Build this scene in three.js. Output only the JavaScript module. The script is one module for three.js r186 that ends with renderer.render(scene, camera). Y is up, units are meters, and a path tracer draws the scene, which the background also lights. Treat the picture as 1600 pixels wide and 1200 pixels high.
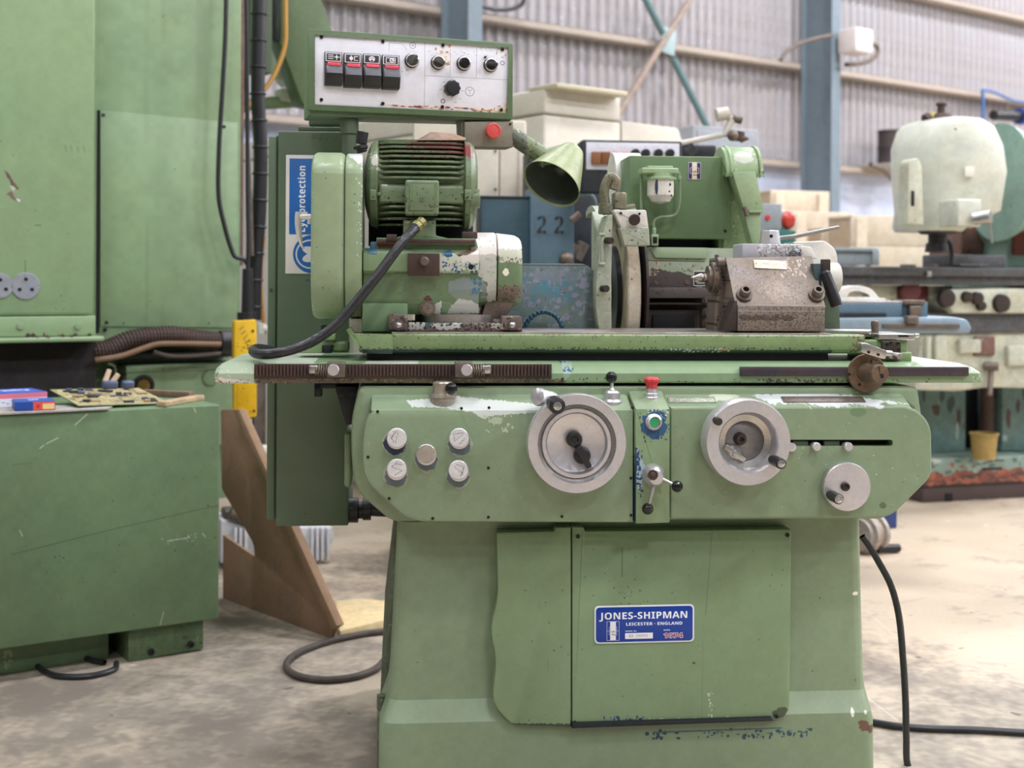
import * as THREE from 'three';
import { RoundedBoxGeometry } from 'three/addons/geometries/RoundedBoxGeometry.js';
import { mergeGeometries, toCreasedNormals } from 'three/addons/utils/BufferGeometryUtils.js';
import { Brush, Evaluator, SUBTRACTION } from 'three-bvh-csg';
import { RectAreaLightUniformsLib } from 'three/addons/lights/RectAreaLightUniformsLib.js';

// ---------------------------------------------------------------- camera, light, exposure
const scene = new THREE.Scene();
scene.background = new THREE.Color(0.55, 0.62, 0.72);
const CAM = [0, 1.16, 2.7], FOC = 2000, ROLL = 0.006;
const camera = new THREE.PerspectiveCamera(2 * Math.atan(600 / FOC) * 180 / Math.PI, 4 / 3, 0.1, 100);
camera.position.set(...CAM);
camera.rotation.z = ROLL;
camera.setViewOffset(1600, 1200, 0, 160, 1600, 1200);
camera.focus = 2.78;
camera.userData.fStop = 3.6;
camera.updateProjectionMatrix();
const renderer = new THREE.WebGLRenderer({ antialias: true });
renderer.toneMapping = THREE.LinearToneMapping;
renderer.toneMappingExposure = 1.4;
renderer.shadowMap.enabled = true;
RectAreaLightUniformsLib.init();
const LAMP_POWER = 54, HALL_YAW = 0.637, HALL_O = [3.25, -10.3];
// lamps: place along the wall, place off the wall, relative power
const LAMPS = [];
for (const u of [-15, -10.4, -5.8, -1.2, 3.4, 8]) for (const n of [2.4, 6.2, 10.0, 14]) { const wx = HALL_O[0] + u * Math.cos(HALL_YAW) + n * Math.sin(HALL_YAW); LAMPS.push([u + (n > 6.3 && n < 11 ? 1.1 : 0), n, Math.min(1.6, Math.max(0.55, 0.75 + 0.085 * wx))]); }   // power rises to the right, standing in for daylight from that side

// ---------------------------------------------------------------- helpers
const used = new Map();
function numbered(name) { const n = used.get(name) ?? 0; used.set(name, n + 1); return n ? name + '_' + String(n).padStart(3, '0') : name; }
function rng(seed) { let s = seed >>> 0 || 1; return () => { s = (s + 0x6D2B79F5) | 0; let t = Math.imul(s ^ (s >>> 15), 1 | s); t = (t + Math.imul(t ^ (t >>> 7), 61 | t)) ^ t; return ((t ^ (t >>> 14)) >>> 0) / 4294967296; }; }
class Frame {                     // a thing's own axes: origin on the floor, x along its front, z towards its front
  constructor(ox, oz, yaw) { this.ox = ox; this.oz = oz; this.yaw = yaw; this.c = Math.cos(yaw); this.s = Math.sin(yaw); }
  at(px, py, z = 0) {
    const a = (px - 800) / FOC, b = -(py - 440) / FOC, cr = Math.cos(ROLL), sr = Math.sin(ROLL);
    const dx = a * cr - b * sr, dy = a * sr + b * cr, dz = -1;
    const t = (z + this.s * (this.ox - CAM[0]) + this.c * (this.oz - CAM[2])) / (this.s * dx + this.c * dz);
    const X = CAM[0] + t * dx - this.ox, Z = CAM[2] + t * dz - this.oz;
    return [X * this.c - Z * this.s, CAM[1] + t * dy];
  }
  v(px, py, z = 0) { const [x, y] = this.at(px, py, z); return new THREE.Vector3(x, y, z); }
  m(px, py, z = 0) { return (this.at(px + 1, py, z)[0] - this.at(px - 1, py, z)[0]) / 2; }   // metres per pixel along x
}
const at = (px, D, yaw) => new Frame((px - 800) / FOC * D, CAM[2] - D, yaw);
let F = new Frame(0, 0, 0);
const M4 = () => new THREE.Matrix4();
function cut(g, h) { const a = new Brush(g), b = new Brush(h); a.updateMatrixWorld(); b.updateMatrixWorld(); const e = new Evaluator(); e.useGroups = false; const r = e.evaluate(a, b, SUBTRACTION).geometry; r.userData.crease = 0.3; return r; }
function tidy(g, crease = 0.6) {
  if (g.index) g = g.toNonIndexed();
  for (const k of Object.keys(g.attributes)) if (!['position', 'normal', 'uv'].includes(k)) g.deleteAttribute(k);
  g.morphAttributes = {};
  if (crease) g = toCreasedNormals(g, crease);
  if (!g.attributes.uv) g.setAttribute('uv', new THREE.BufferAttribute(new Float32Array(g.attributes.position.count * 2), 2));
  return g;
}
function boxUV(g) {
  const p = g.attributes.position, uv = g.attributes.uv, a = new THREE.Vector3(), b = new THREE.Vector3(), c = new THREE.Vector3();
  for (let i = 0; i + 2 < p.count; i += 3) {
    a.fromBufferAttribute(p, i); b.fromBufferAttribute(p, i + 1); c.fromBufferAttribute(p, i + 2);
    const n = b.clone().sub(a).cross(c.clone().sub(a)), ax = Math.abs(n.x), ay = Math.abs(n.y), az = Math.abs(n.z);
    [a, b, c].forEach((q, k) => { if (az >= ax && az >= ay) uv.setXY(i + k, q.x, q.y); else if (ax >= ay) uv.setXY(i + k, q.z + 7, q.y); else uv.setXY(i + k, q.x, q.z + 3); });
  }
  return g;
}
function planarUV(g, r) { const p = g.attributes.position, uv = g.attributes.uv; for (let i = 0; i < p.count; i++) uv.setXY(i, (p.getX(i) - r[0]) / (r[2] - r[0]), (p.getY(i) - r[3]) / (r[1] - r[3])); return g; }
function thing(name, label, category, frame, group) {
  const o = new THREE.Group(); o.name = numbered(name); scene.add(o);
  o.position.set(frame.ox, 0, frame.oz); o.rotation.y = frame.yaw;
  o.userData = { label, category }; if (group) o.userData.group = group;
  F = frame; return o;
}
function part(name, geos, mat, parent, label) {
  geos = [].concat(geos).map((g) => tidy(g, g.userData.crease ?? 0.6));
  const g = geos.length > 1 ? mergeGeometries(geos) : geos[0];
  if (mat.userData.rect) planarUV(g, mat.userData.rect); else boxUV(g);
  const o = new THREE.Mesh(g, mat); o.name = numbered(name); o.castShadow = o.receiveShadow = true; parent.add(o);
  if (label) o.userData.label = label;
  return o;
}
function solo(name, geos, mat, label, category, frame, group) {   // a thing that is one mesh
  const o = part(name, geos, mat, scene);
  o.position.set(frame.ox, 0, frame.oz); o.rotation.y = frame.yaw; o.userData = { label, category }; if (group) o.userData.group = group;
  return o;
}
function struct(name, geos, mat, parent = scene) { const o = part(name, geos, mat, parent); if (parent === scene) o.userData.kind = 'structure'; return o; }
// --- shapes, in metres
function rbox(x0, y0, z0, x1, y1, z1, r = 0.003) {
  const w = Math.abs(x1 - x0), h = Math.abs(y1 - y0), d = Math.abs(z1 - z0); r = Math.min(r, w / 2.05, h / 2.05, d / 2.05);
  const g = r > 0 ? new RoundedBoxGeometry(w, h, d, r > 0.012 ? 4 : 2, r) : new THREE.BoxGeometry(w, h, d);
  g.translate((x0 + x1) / 2, (y0 + y1) / 2, (z0 + z1) / 2); return g;
}
function lathe(prof, seg = 40) { const g = new THREE.LatheGeometry(prof.map((p) => new THREE.Vector2(Math.max(p[0], 1e-5), p[1])), seg); return g; }   // profile (r, h) round y
function along(g, from, to) {     // turns a shape built along +y from 0 so that it starts at FROM and points to TO
  const d = to.clone().sub(from).normalize(), q = new THREE.Quaternion().setFromUnitVectors(new THREE.Vector3(0, 1, 0), d);
  g.applyMatrix4(M4().compose(from, q, new THREE.Vector3(1, 1, 1))); return g;
}
const V = (x, y, z) => new THREE.Vector3(x, y, z);
function rod(a, b, r, r2 = r, seg = 20, ch = 0.0012) {
  const L = a.distanceTo(b); ch = Math.min(ch, r * 0.4, r2 * 0.4, L * 0.3);
  return along(lathe([[0, 0], [r - ch, 0], [r, ch], [r2, L - ch], [r2 - ch, L], [0, L]], seg), a, b);
}
function turned(center, dir, prof, seg = 40) { return along(lathe(prof, seg), center, center.clone().add(dir)); }
function ball(c, r, sx = 1, sy = 1, sz = 1, n = 20) { const g = new THREE.SphereGeometry(r, n, n * 0.7 | 0); g.scale(sx, sy, sz); g.translate(c.x, c.y, c.z); return g; }
function tube(pts, r, seg = 60, rs = 10) { return new THREE.TubeGeometry(new THREE.CatmullRomCurve3(pts, false, 'centripetal'), seg, r, rs, false); }
function roundShape(pts) {        // pts [x, y, corner radius]
  const s = new THREE.Shape(), n = pts.length;
  for (let i = 0; i < n; i++) {
    const p = pts[(i + n - 1) % n], c = pts[i], q = pts[(i + 1) % n], r = c[2] ?? 0;
    const l1 = Math.hypot(p[0] - c[0], p[1] - c[1]), l2 = Math.hypot(q[0] - c[0], q[1] - c[1]), k = Math.min(r, l1 * 0.49, l2 * 0.49);
    const a = [c[0] + (p[0] - c[0]) / l1 * k, c[1] + (p[1] - c[1]) / l1 * k], b = [c[0] + (q[0] - c[0]) / l2 * k, c[1] + (q[1] - c[1]) / l2 * k];
    if (i) s.lineTo(...a); else s.moveTo(...a);
    if (k > 1e-6) s.quadraticCurveTo(c[0], c[1], b[0], b[1]);
  }
  s.closePath(); return s;
}
function extrude(shape, depth, bevel = 0.002, seg = 8, bseg = 2) {  // back at z = 0, front at z = depth
  const g = new THREE.ExtrudeGeometry(shape, { depth: Math.max(depth - 2 * bevel, 1e-4), bevelEnabled: bevel > 0, bevelThickness: bevel, bevelSize: bevel, bevelOffset: -bevel, bevelSegments: bseg, curveSegments: seg });
  g.translate(0, 0, bevel); return g;
}
// --- shapes laid out by pixels on a plane of the current frame F
function pbox(x0, y0, x1, y1, z, depth, r = 0.003) { const a = F.at(x0, (y0 + y1) / 2, z), b = F.at(x1, (y0 + y1) / 2, z), c = F.at((x0 + x1) / 2, y0, z), d = F.at((x0 + x1) / 2, y1, z); return rbox(a[0], d[1], z - depth, b[0], c[1], z, r); }
function pshape(pts, z) { return roundShape(pts.map((p) => { const q = F.at(p[0], p[1], z); return [q[0], q[1], (p[2] ?? 0) * F.m(p[0], p[1], z)]; })); }
function pext(pts, z, depth, bevel = 0.002, holes = []) {
  const s = pshape(pts, z); for (const h of holes) s.holes.push(pshape(h, z));
  const g = extrude(s, depth, bevel); g.translate(0, 0, z - depth); return g;
}
function pturn(px, py, z, prof, seg = 40) { return turned(F.v(px, py, z), V(0, 0, 1), prof, seg); }   // axis towards the viewer side of the thing
function extX(prof, xa, xb, bevel = 0.003) {  // profile [z, y, radius] in metres, drawn out along x
  const s = roundShape(prof.map((p) => [-p[0], p[1], p[2] ?? 0])), w = Math.abs(xb - xa), g = extrude(s, w, bevel);
  g.applyMatrix4(M4().makeRotationY(Math.PI / 2)); g.translate(Math.min(xa, xb), 0, 0); return g;   // (x,y,z) -> (z, y, -x)
}
function extY(plan, y0, y1, bevel = 0.004) {  // plan [x, z, radius] in metres, drawn up
  const s = roundShape(plan.map((p) => [p[0], -p[1], p[2] ?? 0])), g = extrude(s, y1 - y0, bevel);
  g.applyMatrix4(M4().makeRotationX(-Math.PI / 2)); g.translate(0, y0, 0); return g;
}
function loft(rings, crease = 0.5) {          // rings of equally many Vector3, closed, with end caps
  const n = rings[0].length, pos = [], tri = (a, b, c) => pos.push(a.x, a.y, a.z, b.x, b.y, b.z, c.x, c.y, c.z);
  for (let i = 0; i + 1 < rings.length; i++) for (let j = 0; j < n; j++) { const a = rings[i][j], b = rings[i][(j + 1) % n], c = rings[i + 1][(j + 1) % n], d = rings[i + 1][j]; tri(a, b, c); tri(a, c, d); }
  for (const [r, flip] of [[rings[0], 1], [rings[rings.length - 1], 0]]) { const m = r.reduce((s, p) => s.add(p), V(0, 0, 0)).multiplyScalar(1 / n); for (let j = 0; j < n; j++) flip ? tri(m, r[(j + 1) % n], r[j]) : tri(m, r[j], r[(j + 1) % n]); }
  const g = new THREE.BufferGeometry(); g.setAttribute('position', new THREE.BufferAttribute(new Float32Array(pos), 3)); g.computeVertexNormals(); g.userData.crease = crease; return g;
}
function rectRing(x0, x1, z0, z1, y, r, n = 5) {  // rounded rectangle in plan
  const out = []; for (const [cx, cz, a0] of [[x1 - r, z1 - r, 0], [x0 + r, z1 - r, 1], [x0 + r, z0 + r, 2], [x1 - r, z0 + r, 3]]) for (let i = 0; i <= n; i++) { const a = (a0 + i / n) * Math.PI / 2; out.push(V(cx + r * Math.cos(a), y, cz + r * Math.sin(a))); }
  return out.reverse();
}
function screw(px, py, z, r = 0.0035, h = 0.003) { return pturn(px, py, z - 0.001, [[0, 0], [r, 0], [r, h], [r * 0.85, h + 0.0008], [r * 0.5, h + 0.0008], [r * 0.5, 0.001], [0, 0.001]], 14); }
function hexBolt(c, dir, r, h) { const g = new THREE.CylinderGeometry(r, r, h, 6); g.translate(0, h / 2, 0); const w = lathe([[0, 0], [r * 1.25, 0], [r * 1.25, h * 0.2], [0, h * 0.2]], 20), t = lathe([[0, h], [r * 0.8, h], [r * 0.75, h * 1.06], [0, h * 1.06]], 16); return [g, w, t].map((q) => along(q, c.clone(), c.clone().add(dir))); }

// ---------------------------------------------------------------- textures
const hash = (x, y, s) => { let h = Math.imul(x, 374761393) + Math.imul(y, 668265263) + Math.imul(s, 2147483647 - 1013) | 0; h = Math.imul(h ^ (h >>> 13), 1274126177); return ((h ^ (h >>> 16)) >>> 0) / 4294967296; };
function vnoise(x, y, s, per) { const xi = Math.floor(x), yi = Math.floor(y), u = x - xi, v = y - yi, a = u * u * (3 - 2 * u), b = v * v * (3 - 2 * v), w = (k) => per ? ((k % per) + per) % per : k; const h = (i, j) => hash(w(xi + i), w(yi + j), s); return (h(0, 0) * (1 - a) + h(1, 0) * a) * (1 - b) + (h(0, 1) * (1 - a) + h(1, 1) * a) * b; }
function canvasOf(w, h) { const c = document.createElement('canvas'); c.width = w; c.height = h; return c; }
const rgb = (hex) => { let r = hex >> 16 & 255, g = hex >> 8 & 255, b = hex & 255; if (g > r + 6 && g > b + 6 && b < g * 0.97) { r *= 0.985; g *= 0.955; b *= 0.93; } return [Math.round(r), Math.round(g), Math.round(b)]; };
function fillNoise(ctx, w, h, hex, seed, amp = 0.05, unit = 100, fine = 0.025, q = 0) {
   // mottled paint or metal with a grain
  const d = ctx.createImageData(w, h), [r, g, b] = rgb(hex);
  for (let y = 0; y < h; y++) for (let x = 0; x < w; x++) {
    const u = x / unit, v = y / unit;
    let n = (vnoise(u * 2, v * 2, seed, q * 2) - 0.5) * 0.5 + (vnoise(u * 7, v * 7, seed + 1, q * 7) - 0.5) * 0.6 + (vnoise(u * 19, v * 19, seed + 2, q * 19) - 0.5) * 0.5;
    n = 1 + n * amp * 2 + (hash(x, y, seed + 5) - 0.5) * fine * 2;
    const t = (vnoise(u * 3 + 9, v * 3, seed + 3, q * 3) - 0.5) * amp * 0.6, i = (y * w + x) * 4;
    d.data[i] = Math.min(255, r * (n + t)); d.data[i + 1] = Math.min(255, g * n); d.data[i + 2] = Math.min(255, b * (n - t)); d.data[i + 3] = 255;
  }
  ctx.putImageData(d, 0, 0);
}
const css = (hex, a = 1) => `rgba(${rgb(hex).join(',')},${a})`;
function blob(ctx, x, y, rx, ry, color, seed = 1, jag = 0.45) {
  const n = 46; ctx.beginPath();
  for (let i = 0; i < n; i++) { const a = i / n * 2 * Math.PI, k = 1 - jag / 2 + jag * (0.6 * vnoise(Math.cos(a) * 1.6 + 9, Math.sin(a) * 1.6 + 9, seed) + 0.4 * vnoise(Math.cos(a) * 6 + 20, Math.sin(a) * 6 + 20, seed + 3)); ctx.lineTo(x + rx * k * Math.cos(a), y + ry * k * Math.sin(a)); }
  ctx.closePath(); ctx.fillStyle = typeof color === 'number' ? css(color) : color; ctx.fill();
}
function poly(ctx, pts, color, seed = 1, jit = 1.2) {   // an outline with a ragged edge
  const rr = rng(seed * 77 + 5); ctx.beginPath();
  pts.forEach((p, i) => { const q = pts[(i + 1) % pts.length], n = Math.max(1, Math.hypot(q[0] - p[0], q[1] - p[1]) / 3 | 0); for (let k = 0; k < n; k++) ctx.lineTo(p[0] + (q[0] - p[0]) * k / n + (rr() - 0.5) * 2 * jit, p[1] + (q[1] - p[1]) * k / n + (rr() - 0.5) * 2 * jit); });
  ctx.closePath(); ctx.fillStyle = typeof color === 'number' ? css(color) : color; ctx.fill();
}
function specks(ctx, x0, y0, x1, y1, n, color, seed, rmax = 1.2) { const r = rng(seed); for (let i = 0; i < n; i++) blob(ctx, x0 + r() * (x1 - x0), y0 + r() * (y1 - y0), 0.3 + r() * rmax, 0.3 + r() * rmax, color, seed + i, 0.7); }
function scratch(ctx, pts, w, color) { ctx.strokeStyle = typeof color === 'number' ? css(color) : color; ctx.lineWidth = w; ctx.lineCap = 'round'; ctx.beginPath(); pts.forEach((p, i) => i ? ctx.lineTo(...p) : ctx.moveTo(...p)); ctx.stroke(); }
function texture(c, srgb = true) { const t = new THREE.CanvasTexture(c); if (srgb) t.colorSpace = THREE.SRGBColorSpace; t.magFilter = THREE.LinearFilter; t.wrapS = t.wrapT = THREE.RepeatWrapping; return t; }
const std = (o) => new THREE.MeshStandardMaterial(o);
const grain = [0, 1].map((k) => { const c = canvasOf(512, 512), x = c.getContext('2d'); fillNoise(x, 512, 512, 0xe0e0e0, 900 + k, [0.05, 0.13][k], 150, 0.02); const t = texture(c); t.repeat.set(3, 3); return t; });
function tiled(tile, size, hex, seed, o = {}, amp = 0.05, draw = null, fine = 0.02) {   // a repeating surface, TILE metres a side
  if (!draw) { const m = std({ map: grain[amp > 0.08 ? 1 : 0], ...o }); m.color.set(css(hex)).multiplyScalar(1.33); return m; }   // plain: a shared grain under its own colour
  const c = canvasOf(size, size), ctx = c.getContext('2d'); fillNoise(ctx, size, size, hex, seed, amp, size / 3, fine, 3);
  if (draw) draw(ctx, size);
  const t = texture(c); t.repeat.set(1 / tile, 1 / tile);
  return std({ map: t, ...o });
}
function planar(rect, z, k, hex, seed, draw, o = {}, amp = 0.03, unit = 120, fine = 0.018) {   // a surface of one thing, laid out in its own x and y
  const w = Math.round((rect[2] - rect[0]) * k), h = Math.round((rect[3] - rect[1]) * k), c = canvasOf(w, h), ctx = c.getContext('2d');
  fillNoise(ctx, w, h, hex, seed, amp, unit * k, fine);
  ctx.setTransform(k, 0, 0, k, -rect[0] * k, -rect[1] * k); if (draw) draw(ctx);
  const t = texture(c); t.wrapS = t.wrapT = THREE.ClampToEdgeWrapping;
  const m = std({ map: t, ...o }), a = F.at(rect[0], rect[1], z), b = F.at(rect[2], rect[3], z);
  m.userData.rect = [a[0], a[1], b[0], b[1]]; return m;
}
const wear = (n, cols, rmax = 5) => (ctx, s) => { const r = rng(n * 31 + s); for (let i = 0; i < n; i++) blob(ctx, r() * s, r() * s, 0.6 + r() * r() * rmax, 0.6 + r() * r() * rmax, cols[i % cols.length], i + n, 0.8); };
const scr = (n, col, len = 60) => (ctx, s) => { const r = rng(n * 17 + s); for (let i = 0; i < n; i++) { const x = r() * s, y = r() * s, a = r() * 6.3; scratch(ctx, [[x, y], [x + Math.cos(a) * len * r(), y + Math.sin(a) * len * r()]], 0.6 + r() * 0.8, col); } };

// ---------------------------------------------------------------- materials
const GREEN = 0x81987b, GREEN_DARK = 0x566855, GREEN_MOTOR = 0x6c8163, PRIMER = 0xc9cdc6, BARE = 0x6a5d54, BLUEPAINT = 0x2b4d6b, BLACKISH = 0x1b1f22;
const mGreen = tiled(0.5, 512, GREEN, 11, { roughness: 0.42 }, 0.03, (c, s) => { wear(26, [0x5d7657, 0x33402f, 0xb9c8b2], 2.5)(c, s); scr(9, css(0xb8c9b2, 0.6), 40)(c, s); });
const mGreenDark = tiled(0.5, 512, GREEN_DARK, 12, { roughness: 0.45 }, 0.035, (c, s) => wear(24, [0x44593f, 0x2c372b, 0x8ea487], 2.5)(c, s));
const mGreenMotor = tiled(0.3, 512, GREEN_MOTOR, 13, { roughness: 0.34 }, 0.06, (c, s) => { wear(60, [0x4d6347, 0x2c3628, 0x9fb597], 4)(c, s); wear(10, [0x5b4038], 9)(c, s); });
const mGuard = tiled(0.5, 512, 0x98b490, 14, { roughness: 0.38 }, 0.03, (c, s) => wear(18, [0x4b5c46, 0xc7d0c2], 2.2)(c, s));
const mSteel = tiled(0.25, 512, 0xb9b7b3, 15, { metalness: 1, roughness: 0.34 }, 0.06, (c, s) => { scr(60, css(0x8d8a86, 0.5), 80)(c, s); wear(30, [0x8a8178, 0x726a62], 2)(c, s); });
const mAlu = tiled(0.2, 512, 0xcfcdd0, 16, { metalness: 0.8, roughness: 0.38 }, 0.03, (c, s) => { scr(40, css(0xa9a7a8, 0.5), 60)(c, s); wear(12, [0x8f8c8a], 1.6)(c, s); });
const mAluGroove = tiled(0.2, 256, 0x8f8d8c, 17, { metalness: 0.7, roughness: 0.5 }, 0.05);
const mIron = tiled(0.25, 512, 0x6f645b, 18, { metalness: 0.55, roughness: 0.5 }, 0.12, (c, s) => { wear(140, [0x4c423b, 0x8f867c, 0x3b332e], 4)(c, s); scr(40, css(0xa59c92, 0.4), 50)(c, s); });
const mDarkIron = tiled(0.25, 512, 0x3d3430, 19, { metalness: 0.4, roughness: 0.55 }, 0.12, (c, s) => wear(90, [0x2a2320, 0x5b5048], 4)(c, s));
const mBrownPlate = tiled(0.25, 256, 0x4a3833, 20, { metalness: 0.25, roughness: 0.6 }, 0.1, (c, s) => wear(40, [0x2e2320, 0x6b5850], 3)(c, s));
const mBlack = tiled(0.2, 256, 0x1c1c1e, 21, { roughness: 0.42 }, 0.06);
const mRubber = tiled(0.2, 256, 0x232427, 22, { roughness: 0.36 }, 0.08, (c, s) => scr(14, css(0x4a4a4c, 0.5), 30)(c, s));
const mKnobBlack = std({ color: 0x161617, roughness: 0.25 });
const mDarkHole = std({ color: 0x0b0b0c, roughness: 0.8 });
const mScrew = tiled(0.05, 128, 0x2b2d2a, 23, { metalness: 0.4, roughness: 0.5 }, 0.1);
const mUnder = tiled(0.4, 256, 0x14191d, 24, { roughness: 0.55 }, 0.2, (c, s) => wear(40, [0x22303a, 0x0d1012, 0x2c3a44], 7)(c, s));
const mRed = std({ color: 0xc8323a, roughness: 0.38 });
const mWhiteWorn = tiled(0.3, 512, 0xd5d2c9, 25, { roughness: 0.5 }, 0.05, (c, s) => { wear(40, [0xa59f94, 0x8fa78a, 0x6e6258], 5)(c, s); scr(20, css(0x8a8276, 0.5), 60)(c, s); });

// ---------------------------------------------------------------- the hall
const H = new Frame(HALL_O[0], HALL_O[1], HALL_YAW); F = H;
const HX0 = -19, HX1 = 14, HZ1 = 18, HTOP = 8;
function inHall(o) { o.position.set(H.ox, 0, H.oz); o.rotation.y = H.yaw; return o; }
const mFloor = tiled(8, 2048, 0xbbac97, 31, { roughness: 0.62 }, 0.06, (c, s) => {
  const r = rng(5), spot = (x, z, rx, rz, col, sd) => { const u = ((x / 8) % 1 + 1) % 1 * s, v = (1 - (((z + 3) / 8) % 1 + 1) % 1) * s; for (const a of [-s, 0, s]) for (const b of [-s, 0, s]) blob(c, u + a, v + b, rx * s / 8, rz * s / 8, col, sd, 0.9); };
  // patchy ground-in dirt; extra darkening front left paints in shade from the machines
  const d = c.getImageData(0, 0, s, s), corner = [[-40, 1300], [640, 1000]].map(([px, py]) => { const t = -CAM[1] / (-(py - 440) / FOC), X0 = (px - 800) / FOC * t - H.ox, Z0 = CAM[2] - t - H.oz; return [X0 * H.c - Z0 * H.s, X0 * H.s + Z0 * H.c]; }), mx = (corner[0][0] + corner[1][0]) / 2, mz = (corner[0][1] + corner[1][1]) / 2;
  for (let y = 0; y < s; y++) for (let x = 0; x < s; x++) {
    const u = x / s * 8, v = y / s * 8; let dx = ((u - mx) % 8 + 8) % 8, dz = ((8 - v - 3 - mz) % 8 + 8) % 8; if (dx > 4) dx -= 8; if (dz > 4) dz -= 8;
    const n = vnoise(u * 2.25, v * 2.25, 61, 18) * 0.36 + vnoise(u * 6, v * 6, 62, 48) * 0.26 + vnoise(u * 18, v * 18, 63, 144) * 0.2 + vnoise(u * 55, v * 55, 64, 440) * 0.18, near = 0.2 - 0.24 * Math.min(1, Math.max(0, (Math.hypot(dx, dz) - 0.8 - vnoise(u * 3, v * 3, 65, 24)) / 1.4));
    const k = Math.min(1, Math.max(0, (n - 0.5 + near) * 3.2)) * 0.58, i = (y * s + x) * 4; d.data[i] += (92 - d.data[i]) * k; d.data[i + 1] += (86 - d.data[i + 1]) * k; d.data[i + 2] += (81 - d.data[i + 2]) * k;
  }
  c.putImageData(d, 0, 0);
  for (let i = 0; i < 60; i++) spot(-9 + r() * 8, r() * 8, 0.02 + r() * 0.12, 0.01 + r() * 0.04, css([0x8f8171, 0xa39480, 0xcbbca4][i % 3], 0.2), i + 700);
  for (let i = 0; i < 90; i++) blob(c, r() * s, r() * s, 4 + r() * 40, 3 + r() * 16, css([0x9b8a74, 0x8b7b69, 0xd3c2a8][i % 3], 0.10 + r() * 0.14), i, 0.9);
  wear(420, [0x6d6055, 0x8a7a68, 0xe0d2ba, 0x574b43], 4)(c, s); scr(80, css(0x7a6a5b, 0.45), 160)(c, s); scr(30, css(0xe5d8c2, 0.4), 120)(c, s);
}, 0.03);
{ const t = mFloor.map; mFloor.bumpMap = t; mFloor.bumpScale = 0.0006; }
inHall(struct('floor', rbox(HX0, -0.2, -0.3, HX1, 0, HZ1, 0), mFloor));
const mBlueWall = tiled(1.5, 512, 0xc2cbe0, 32, { roughness: 0.8 }, 0.04, (c, s) => wear(30, [0xaab2c6, 0xd9deea], 9)(c, s));
const mSheet = tiled(1.7, 512, 0xa6a2a4, 33, { roughness: 0.55, metalness: 0.15 }, 0.05, (c, s) => { wear(70, [0xb1aaab, 0xa6938c, 0xd2ced0], 8)(c, s); scr(26, css(0xa08f88, 0.35), 120)(c, s); });
const mPlain = tiled(2, 256, 0xb7b2ad, 34, { roughness: 0.8 }, 0.04);
const mRoof = tiled(2, 256, 0x6b6a68, 40, { roughness: 0.9 }, 0.04);
const mGirt = tiled(0.6, 256, 0xb0a498, 35, { roughness: 0.6 }, 0.08);
const mColumn = tiled(0.6, 256, 0x73828c, 36, { roughness: 0.5 }, 0.05);
const mBraceRust = tiled(0.4, 256, 0x9d8c80, 37, { roughness: 0.7 }, 0.1);
const mBraceGreen = tiled(0.4, 256, 0x5f7c7e, 38, { roughness: 0.6 }, 0.08);
const wall = inHall(struct('wall_back', rbox(HX0, 0, -0.25, HX1, 2.33, -0.02, 0), mBlueWall));
part('backing', rbox(HX0, 2.33, -0.25, HX1, HTOP, -0.06, 0), mPlain, wall);
{ // corrugated sheets, 0.85 m each, lapped at the edges
  const W = 0.88, n = 8, pts = [];
  for (let i = 0; i <= n * 4; i++) { const k = i % 4; pts.push([i * W / (n * 4), [0, 0.028, 0.028, 0][k]]); }
  const pos = [], Y0 = 2.3, Y1 = HTOP;
  for (let i = 0; i + 1 < pts.length; i++) { const [x0, z0] = pts[i], [x1, z1] = pts[i + 1]; for (const dz of [0, -0.002]) pos.push(x0, Y0, z0 + dz, x1, Y0, z1 + dz, x1, Y1, z1 + dz, x0, Y0, z0 + dz, x1, Y1, z1 + dz, x0, Y1, z0 + dz); }
  const g = new THREE.BufferGeometry(); g.setAttribute('position', new THREE.BufferAttribute(new Float32Array(pos), 3)); g.computeVertexNormals(); g.userData.crease = 0;
  const first = part('corrugated_sheet', g, mSheet, wall);
  for (let k = 0; k < 19; k++) { const o = k ? first.clone() : first; if (k) { o.name = numbered('corrugated_sheet'); wall.add(o); } o.position.set(-9.4 + k * W, 0, -0.03 + (k % 2) * 0.003); }
}
for (const y of [2.34, 3.3, 4.26, 5.22]) { const o = part('girt', [rbox(-9.4, y, 0.0, 7, y + 0.012, 0.13, 0.002), rbox(-9.4, y - 0.05, 0.118, 7, y + 0.012, 0.13, 0.002), rbox(-9.4, y - 0.05, 0, 7, y - 0.042, 0.13, 0.001)], mGirt, wall); }
function steelColumn(u) {
  const g = []; const d = 0.5, w = 0.13;
  g.push(rbox(u - w / 2, 0, 0.14, u + w / 2, HTOP, 0.155, 0), rbox(u - w / 2, 0, d, u + w / 2, HTOP, d + 0.015, 0), rbox(u - 0.006, 0, 0.15, u + 0.006, HTOP, d + 0.005, 0));
  return inHall(struct('column', g, mColumn));
}
const COL1 = H.at(1304, 200, 0.5)[0], COL2 = H.at(741, 30, 0.5)[0];
steelColumn(COL1); steelColumn(COL2);
{ const z = 0.2, R = 0.035, a = (x, y) => H.v(x, y, z); F = H;
  part('brace', rod(a(1085, -12), a(962, 184), 0.03), mBraceRust, wall, 'rusty brown brace rod');
  part('brace', [rod(a(1003, -12), a(1036, 52), 0.032), rod(a(1052, 92), a(1106, 200), 0.032)], mBraceGreen, wall, 'dark green brace rod');
  part('gusset_plate', pext([[1036, 40], [1056, 48], [1054, 88], [1034, 80]], z + 0.01, 0.02, 0.002), tiled(0.5, 128, 0x9db4b6, 39, { roughness: 0.6 }), wall);
}
inHall(struct('wall_left', rbox(HX0 - 0.25, 0, -0.3, HX0, HTOP, HZ1, 0), mRoof));
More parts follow.
